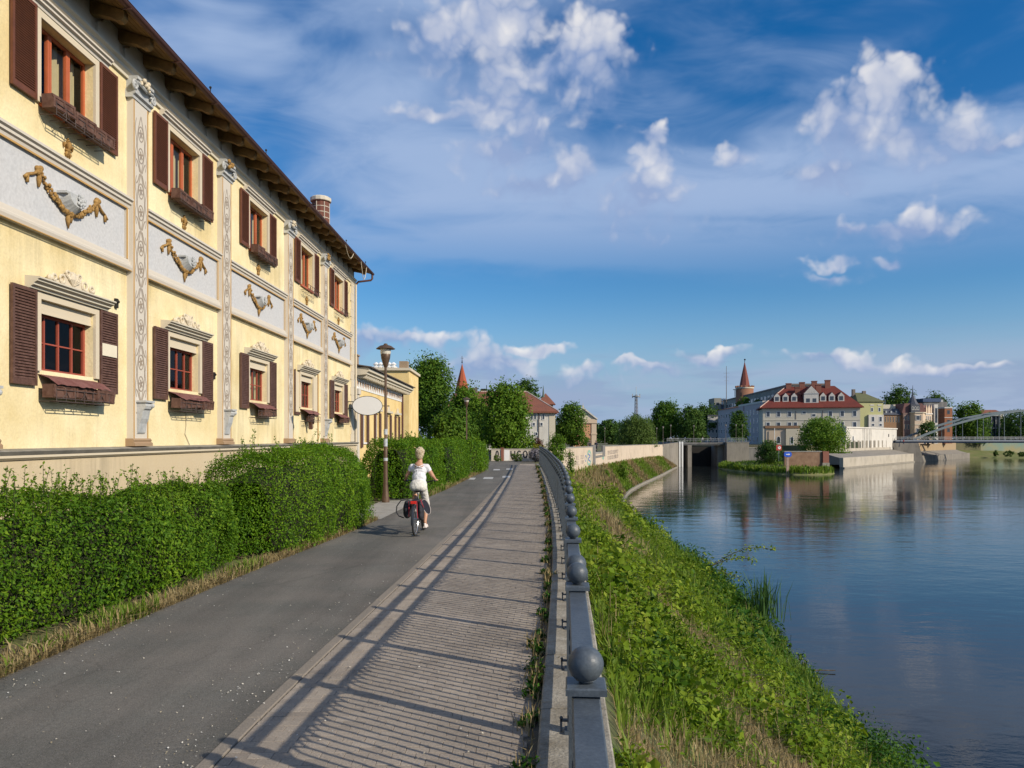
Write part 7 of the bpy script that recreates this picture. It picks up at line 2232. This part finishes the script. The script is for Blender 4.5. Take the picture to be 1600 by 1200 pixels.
def build_right_houses():
    Y = 276
    x0, x1 = sx(1341, Y), sx(1380, Y); W = x1 - x0
    h = empty('yellow_green_house', (x0, Y, 0), 0, 'narrow yellow-green house with olive roof right of the red roof', 'house')
    ze = sz(628, Y); zr = sz(612, Y)
    local(h, 'wall', mat('lime_wall', (.52, .50, .24), .9, scale=.4, col2=(.46, .44, .21)), lambda q: q.box(0, W, 0, 12, 0, ze))
    rf = local(h, 'roof', m_olive, lambda q: hip_roof(q, W, 12, ze + .2, zr, .4, 1.5, 4.5))
    local(rf, 'chimney', m_frame_d, lambda q: (q.box(.2, 1.2, 5, 6, zr - 1.5, zr + 1.2), q.box(4.0, 5.2, 5.2, 6.0, zr - .5, zr + .6)))
    local(h, 'white_bay', m_whitewall, lambda q: q.box(W * .38, W * .98, -.8, -.004, 0, sz(648, Y)))
    for u in (.55, .85):
        win_part(h, m_frame_w, W * u, sz(640, Y), .9, 1.5, t=.12); win_part(h, m_frame_w, W * u, sz(655, Y), 1.1, 1.9, 'f', -.8, False, .13); win_part(h, m_frame_w, W * u, sz(664, Y), 1.1, 1.0, 'f', -.8, False, .13)
        local(h, 'lintel', m_whitewall, lambda q: q.box(W * u - .7, W * u + .7, -.1, -.004, sz(634, Y), sz(632, Y)))
    # villa with turret
    Y = 280
    x0 = sx(1384, Y)
    v = empty('corner_villa', (x0, Y, 0), 0, 'ornate brick and cream villa with a dark turret spire near the bridge', 'villa')
    X = lambda px: sx(px, Y) - x0
    Z = lambda py: sz(py, Y)
    local(v, 'left_wing', m_villa, lambda q: q.box(0, X(1413), 2, 12, 0, Z(648)))
    local(v, 'left_roof', m_slate, lambda q: q.prism([(1.6, Z(648) + .01), (12.4, Z(648) + .01), (8, Z(637)), (4.6, Z(638))], 'x', -.2, X(1413)))
    local(v, 'pale_attic', m_cornice, lambda q: q.box(1.2, X(1412), 6, 10, Z(640), Z(631)))
    for k in range(3): local(v, 'skylight', m_galv, lambda q: q.box(X(1389 + 8 * k), X(1391 + 8 * k), 2.5, 3.4, Z(645), Z(641.5)))
    for k in range(6): win_part(v, m_villa_c, X(1387.5 + 4.2 * k), Z(655), .55, 2.2, 'f', 2, False, .08)
    local(v, 'middle', mat('villa_purple', (.20, .13, .11), .9, var=.12, scale=.5), lambda q: q.box(X(1413) + .01, X(1424), .8, 12, 0, Z(645)))
    for k in range(2): win_part(v, m_villa_c, X(1416 + 5 * k), Z(653), .7, 1.8, 'f', .8, False, .08); win_part(v, m_villa_c, X(1416 + 5 * k), Z(667), .7, 1.8, 'f', .8, False, .08)
    local(v, 'middle_roof', mat('villa_roof_red', (.16, .08, .07), .85, var=.15), lambda q: q.prism([(X(1412), Z(645) + .01), (X(1450), Z(645) + .01), (X(1444), Z(630)), (X(1416), Z(630))], 'y', 1.2, 11))
    bay = [(X(1424), .8), (X(1427), -1.0), (X(1440), -1.0), (X(1447.5), .8)]
    local(v, 'bay_tower', m_villa_c, lambda q: q.prism(bay + [(X(1447.5), 5), (X(1424), 5)], 'z', 0, Z(645.5)))
    local(v, 'bay_cornice', m_creamwall, lambda q: q.prism([(p[0] + (-.3 if i in (0,) else .3 if i == 3 else 0), p[1] - .3) for i, p in enumerate(bay)] + [(X(1448.5), 5.1), (X(1423), 5.1)], 'z', Z(645.5) + .004, Z(644)))
    local(v, 'bay_band', m_creamwall, lambda q: q.prism([(p[0], p[1] - .15) for p in bay] + [(X(1448), 5.1), (X(1423.5), 5.1)], 'z', Z(664), Z(662.5)))
    local(v, 'turret', m_slate, lambda q: q.prism([(X(1424), .2), (X(1438), .2), (X(1440), 4.5), (X(1422), 4.5)], 'z', Z(644) + .004, Z(632)))
    cx = (X(1424) + X(1438.5)) / 2
    local(v, 'turret_roof', m_slate, lambda q: q.lathe([(2.2, Z(632) + .004), (1.5, Z(628)), (.9, Z(622)), (.35, Z(618)), (.2, Z(612)), (.03, Z(601))], 8, (cx, 2.3, 0)))
    for k in range(3): win_part(v, m_whitewall, X(1426.5 + 4.2 * k), Z(638), .7, 1.2, 'f', .2, True, .12)
    win_part(v, m_whitewall, X(1432), Z(653), 1.7, 2.0, 'f', -1.0, False, .25); win_part(v, m_whitewall, X(1432), Z(674), 1.6, 2.2, 'f', -1.0, False, .2)
    for k in range(2): win_part(v, m_frame_d, X(1428.4 + 7.6 * k), Z(653), .5, 1.9, 'f', -1.0, False, .08)
    # right wing recedes along the street
    local(v, 'right_wing', m_villa_c, lambda q: q.add([(X(1448), .9, 0), (X(1470), 5.3, 0), (X(1470), 12, 0), (X(1448), 12, 0), (X(1448), .9, Z(646)), (X(1470), 5.3, Z(645)), (X(1470), 12, Z(646)), (X(1448), 12, Z(646))], [(0, 1, 5, 4), (1, 2, 6, 5), (2, 3, 7, 6), (3, 0, 4, 7), (4, 5, 6, 7)]))
    local(v, 'right_cornice', m_whitewall, lambda q: q.add([(X(1448), .6, Z(647.5)), (X(1470.4), 5.0, Z(646.8)), (X(1470.4), 5.0, Z(645)), (X(1448), .6, Z(646)), (X(1448), 1.2, Z(646)), (X(1470.4), 5.6, Z(645))], [(0, 1, 2, 3), (3, 2, 5, 4)]))
    def gables(q):
        for (a, b) in ((1450, 1454), (1456, 1462), (1463.5, 1468)):
            ya, yb = .9 + 4.4 * (a - 1448) / 22, .9 + 4.4 * (b - 1448) / 22
            q.add([(X(a), ya, Z(645.6)), (X(b), yb, Z(645.6)), (X(b), yb, Z(638)), (X((a + b) / 2), (ya + yb) / 2, Z(631)), (X(a), ya, Z(638)), (X(a), ya + .6, Z(645.6)), (X(b), yb + .6, Z(645.6)), (X(b), yb + .6, Z(638)), (X((a + b) / 2), (ya + yb) / 2 + .6, Z(631)), (X(a), ya + .6, Z(638))],
                  [(0, 1, 2, 3, 4), (5, 9, 8, 7, 6), (1, 6, 7, 2), (2, 7, 8, 3), (3, 8, 9, 4), (4, 9, 5, 0)])
    local(v, 'stepped_gable', m_villa_c, gables)
    local(v, 'right_roof', MATS['villa_roof_red'], lambda q: q.add([(X(1448), 1.8, Z(645.8)), (X(1470), 6.2, Z(645.2)), (X(1469), 9, Z(632)), (X(1450), 5.5, Z(632)), (X(1470), 12, Z(646)), (X(1448), 12, Z(646))], [(0, 1, 2, 3), (3, 2, 4, 5), (1, 4, 2)]))
    for (a, py) in ((1452, 653), (1457.5, 653), (1463, 653), (1452, 666), (1457.5, 666), (1463, 666)):
        y = .9 + 4.4 * (a - 1448) / 22
        f = win_part(v, m_whitewall, 0, Z(py), .9, 1.7, 'f', 0, False, .14); f.location = (X(a), y - .03, 0); f.rotation_euler = (0, 0, math.atan2(4.4, X(1470) - X(1448)))
    local(v, 'end_tower', m_whitewall, lambda q: q.box(X(1470.2), X(1476), 4.4, 10, 0, Z(631)))
    local(v, 'end_glazing', m_farglass, lambda q: q.box(X(1472), X(1475), 4.3, 4.39, Z(660), Z(637)))
    Y = 310
    b = empty('blue_roof_building', (sx(1443, Y), Y, 0), 0, 'building with a dark blue flat roof behind the villa', 'building')
    W = sx(1480, Y) - sx(1443, Y)
    local(b, 'wall', m_darkwall, lambda q: q.box(0, W, 0, 10, 0, sz(628, Y))); local(b, 'roof', mat('blue_roof', (.04, .07, .14), .5, var=.15), lambda q: q.box(-.4, W * .72, -.4, 10, sz(628, Y) + .01, sz(622.5, Y)))
    local(b, 'plant_room', m_galv, lambda q: q.box(W * .75, W * .95, 2, 6, sz(628, Y), sz(624, Y)))
    Y = 300
    b = empty('orange_brick_house', (sx(1476, Y), Y, 0), 0, 'narrow orange brick building right of the villa', 'house')
    W = sx(1488, Y) - sx(1476, Y)
    local(b, 'wall', mat('orange_brick', (.36, .15, .07), .9, scale=.6, col2=(.29, .11, .055)), lambda q: q.box(0, W, 0, 10, 0, sz(638, Y)))
    local(b, 'white_band', m_whitewall, lambda q: (q.box(-.1, W + .1, -.15, 10, sz(638, Y) + .004, sz(636, Y)), q.box(-.1, W + .1, -.12, -.004, sz(653, Y), sz(652, Y))))
    for (u, py) in ((.5, 644), (.5, 659), (.5, 672)): win_part(b, m_frame_d, W * u, sz(py, Y), 1.1, 1.6, t=.12)
    Y = 360
    b = empty('glass_pavilion', (sx(1528, Y), Y, 0), 0, 'low modern glass building seen through the bridge hangers', 'building')
    W = sx(1562, Y) - sx(1528, Y)
    local(b, 'wall', mat('dark_glazing', (.05, .06, .075), .2, var=.2, scale=.4), lambda q: q.box(0, W, 0, 10, 0, sz(650, Y)))
    local(b, 'roof_slab', m_galv, lambda q: (q.box(-1, W + 1, -1, 11, sz(650, Y) + .01, sz(648, Y)), q.box(-1, W + 1, -1, -.2, sz(670, Y), sz(668.5, Y))))
    for k in range(6): local(b, 'column', m_galv, lambda q: q.box(W * k / 5 - .15, W * k / 5 + .15, -.5, -.2, 0, sz(650, Y)))
    b = empty('red_roof_far', (sx(1534, 420), 420, 0), 0, 'far house with a brownish roof above the glass pavilion', 'house')
    W = sx(1568, 420) - sx(1534, 420)
    local(b, 'wall', m_creamwall, lambda q: q.box(0, W, 0, 8, 0, sz(646, 420))); local(b, 'roof', m_rustroof, lambda q: hip_roof(q, W, 8, sz(646, 420) + .1, sz(640, 420), .4, 2, 2))
build_right_houses()

# ------------------------------------------------------------------ arch bridge on the right
def build_bridge():
    root = empty('arch_bridge', (137, 262, 0), 0, 'steel arch bridge with pale arches, hangers and a dark blue deck', 'bridge')
    X0, Y0 = 0, 0
    ang = math.radians(-4.0)
    root.rotation_euler = (0, 0, ang)
    L = 92.0; DW = 11.0
    m_arch = mat('bridge_arch_paint', (.21, .25, .255), .5, scale=.3, col2=(.17, .205, .21))
    m_deck = mat('bridge_deck_blue', (.035, .055, .095), .6, scale=.4, var=.15)
    local(root, 'deck', m_deck, lambda q: (q.box(-6, L + 8, 0, DW, .45, 1.35)))
    local(root, 'deck_fascia', mat('fascia_grey', (.22, .24, .27), .6, var=.1), lambda q: (q.box(-6, L + 8, -.35, -.004, .95, 1.5), q.box(-6, L + 8, DW + .004, DW + .35, .95, 1.5)))
    for y in (.6, DW - .6):
        n = 40
        def arc(q):
            pts = [(L * t, 1.5 + 4 * 10.4 * t * (1 - t)) for t in np.linspace(0, 1, n)]
            w = .34; h = .34
            vs = []
            for i, (x, z) in enumerate(pts):
                a = pts[max(0, i - 1)]; b = pts[min(n - 1, i + 1)]; t = Vector((b[0] - a[0], b[1] - a[1])).normalized()
                nx, nz = -t.y * h, t.x * h
                vs += [(x + nx, y - w, z + nz), (x + nx, y + w, z + nz), (x - nx, y + w, z - nz), (x - nx, y - w, z - nz)]
            q.add(vs, [(4 * i + j, 4 * i + (j + 1) % 4, 4 * i + 4 + (j + 1) % 4, 4 * i + 4 + j) for i in range(n - 1) for j in range(4)])
        local(root, 'arch_rib', m_arch, arc)
        for k in range(1, 13):
            t = k / 13; x = L * t; z = 1.5 + 4 * 10.4 * t * (1 - t)
            local(root, 'hanger', m_arch, lambda q: q.tube([(x, y, 1.3), (x, y, z)], .10, 6))
    for k in range(3, 11):
        t = k / 13; x = L * t; z = 1.5 + 4 * 10.4 * t * (1 - t)
        local(root, 'cross_brace', m_arch, lambda q: q.tube([(x, .6, z), (x, DW - .6, z)], .16, 6))
    def rails(q):
        for y in (-.2, DW + .2):
            for z in (1.9, 2.2, 2.5): q.tube([(-6, y, z), (L + 8, y, z)], .045, 5)
            for k in range(54): q.tube([(-6 + 2 * k, y, 1.4), (-6 + 2 * k, y, 2.5)], .05, 5)
    local(root, 'railing', m_galv, rails)
    local(root, 'abutment', m_greywall, lambda q: q.box(L - 1, L + 6, 0, DW, -6.4, .44))
    local(root, 'abutment', m_greywall, lambda q: q.add([(-4.2, 0, -6.4), (3.6, 0, -6.4), (3.6, DW, -6.4), (-4.2, DW, -6.4), (-7.5, -.2, .44), (1.5, -.2, .44), (1.5, DW, .44), (-7.5, DW, .44)], [(0, 1, 5, 4), (1, 2, 6, 5), (2, 3, 7, 6), (3, 0, 4, 7), (4, 5, 6, 7)]))
build_bridge()

# ------------------------------------------------------------------ far lamps and people
base_far = None
def far_lamp(px, ptop, label, group=None, h=5.0, z0=0.0, Y=None):
    global base_far
    Y = Y or (z0 + h - HC) * F / (685 - ptop)
    x = sx(px, Y)
    if base_far is None:
        base_far = lamp_post(x, Y, z0, h, label, group, m_frame_d, False); o = base_far
    else:
        o = copy_tree(base_far); o.location = (x, Y, z0)
    o['label'] = label
    if group: o['group'] = group
    elif 'group' in o: del o['group']
    return o
far_lamp(849, 652, 'street lamp in front of the white house wall')
far_lamp(884, 659, 'street lamp in front of the round tree')
far_lamp(907, 663, 'street lamp left of the chapel door')
far_lamp(924, 664, 'street lamp in front of the chapel corner')
ordinal = ('first', 'second', 'third', 'fourth', 'fifth', 'sixth', 'seventh', 'eighth')
for k, (px, t) in enumerate(((945, 668), (968, 670), (975, 667), (988, 671), (1004, 672), (1017, 672), (1026, 668), (1036, 666))):
    far_lamp(px, t, ordinal[k] + ' slender lamp post right of the chapel along the far promenade', 'lamp posts along the far promenade', 5.0, .0, min(255, 3 * F / (685 - t)))
far_lamp(1048, 677, 'small lamp at the left end of the lock bridge', None, 3.2, .8, 212)
far_lamp(1084, 668, 'lamp post in the middle of the lock bridge', None, 4.5, .8, 219)
far_lamp(1134, 657, 'tall lamp post at the left edge of the lock pier', None, 5.0, 1.0, 217)
far_lamp(1150, 677, 'short lamp post on the middle of the lock pier', None, 3.0, 1.0, 217)
far_lamp(1160, 660, 'lamp post at the right edge of the lock pier', None, 5.0, 1.0, 218)
far_lamp(1426, 669, 'lamp post at the left end of the arch bridge', None, 5.0, 1.4, 260)
far_lamp(1475, 655, 'pale lamp post on the bridge in front of the villa', None, 6.0, 1.4, 266)

def small_person(x, y, z, rz, top, legs, label, pose=0):
    root = empty('person', (x, y, z), rz, label, 'person')
    q = MB()
    q.ball((0, 0, 1.60), 1, 12, 9, (.085, .10, .12)); capsule(q, (0, 0, 1.38), .06, (0, 0, 1.52), .05, 10)
    q.ball((0, 0, 1.25), 1, 12, 9, (.17, .10, .18)); q.ball((0, 0, 1.02), 1, 12, 9, (.15, .10, .18))
    for s in (-1, 1):
        e = Vector((s * .25, .03, 1.12)); w = Vector((s * .22, .12 + .1 * pose, .90)); capsule(q, (s * .18, 0, 1.38), .05, e, .04, 10); capsule(q, e, .04, w, .03, 10); capsule(q, w, .03, w + Vector((0, .04, -.09)), .022, 8)
        k = Vector((s * .10, .05 * s, .50)); f = Vector((s * .10, -.08 * s, .08)); capsule(q, (s * .09, 0, .92), .085, k, .06, 10); capsule(q, k, .06, f, .04, 10); capsule(q, f, .045, f + Vector((0, .14, -.03)), .035, 8)
    fused('body', q, m_skin, root, .028, 3)
    q = MB(); q.ball((0, 0, 1.25), 1, 12, 9, (.20, .135, .21)); q.ball((0, 0, 1.03), 1, 12, 9, (.185, .135, .19))
    for s in (-1, 1): capsule(q, (s * .18, 0, 1.38), .07, (s * .24, .03, 1.16), .06, 10)
    fused('shirt', q, top, root, .028, 2)
    q = MB(); q.ball((0, 0, .90), 1, 12, 9, (.18, .13, .13))
    for s in (-1, 1):
        k = Vector((s * .10, .05 * s, .50)); f = Vector((s * .10, -.08 * s, .14)); capsule(q, (s * .09, 0, .88), .105, k, .08, 10); capsule(q, k, .08, f, .06, 10)
    fused('trousers', q, legs, root, .028, 2)
    q = MB(); q.ball((0, -.02, 1.64), 1, 12, 9, (.098, .112, .11)); fused('hair', q, m_frame_d, root, .028, 1)
m_redtop = mat('red_top', (.42, .06, .07), .8, var=.1); m_jean = mat('jeans', (.04, .055, .10), .85, var=.1); m_greytop = mat('grey_top', (.25, .25, .27), .8, var=.1)
small_person(float(edge_x(103.6)) - .9, 103.6, -.02, .8, m_bag, m_jean, 'person in dark clothes standing at the left of the wall lookout')
small_person(float(edge_x(108.6)) - .8, 108.6, -.02, -.6, m_navy, m_bag, 'person in dark blue clothes leaning at the right of the wall lookout', 1)
small_person(*at(1494, 685, 263)[:2], 1.36, 1.4, m_redtop, m_bag, 'person in red walking across the arch bridge')
small_person(sx(1412, 258), 258, -.02, -1.2, m_redtop, m_jean, 'person in pale red by the foot of the arch bridge')
small_person(sx(1098, 219.5), 219.5, .76, 1.2, m_shirt, m_jean, 'person in white crossing the lock bridge on the left')
small_person(sx(1110, 220.5), 220.5, .76, -1.0, m_greytop, m_bag, 'person in grey on the middle of the lock bridge')
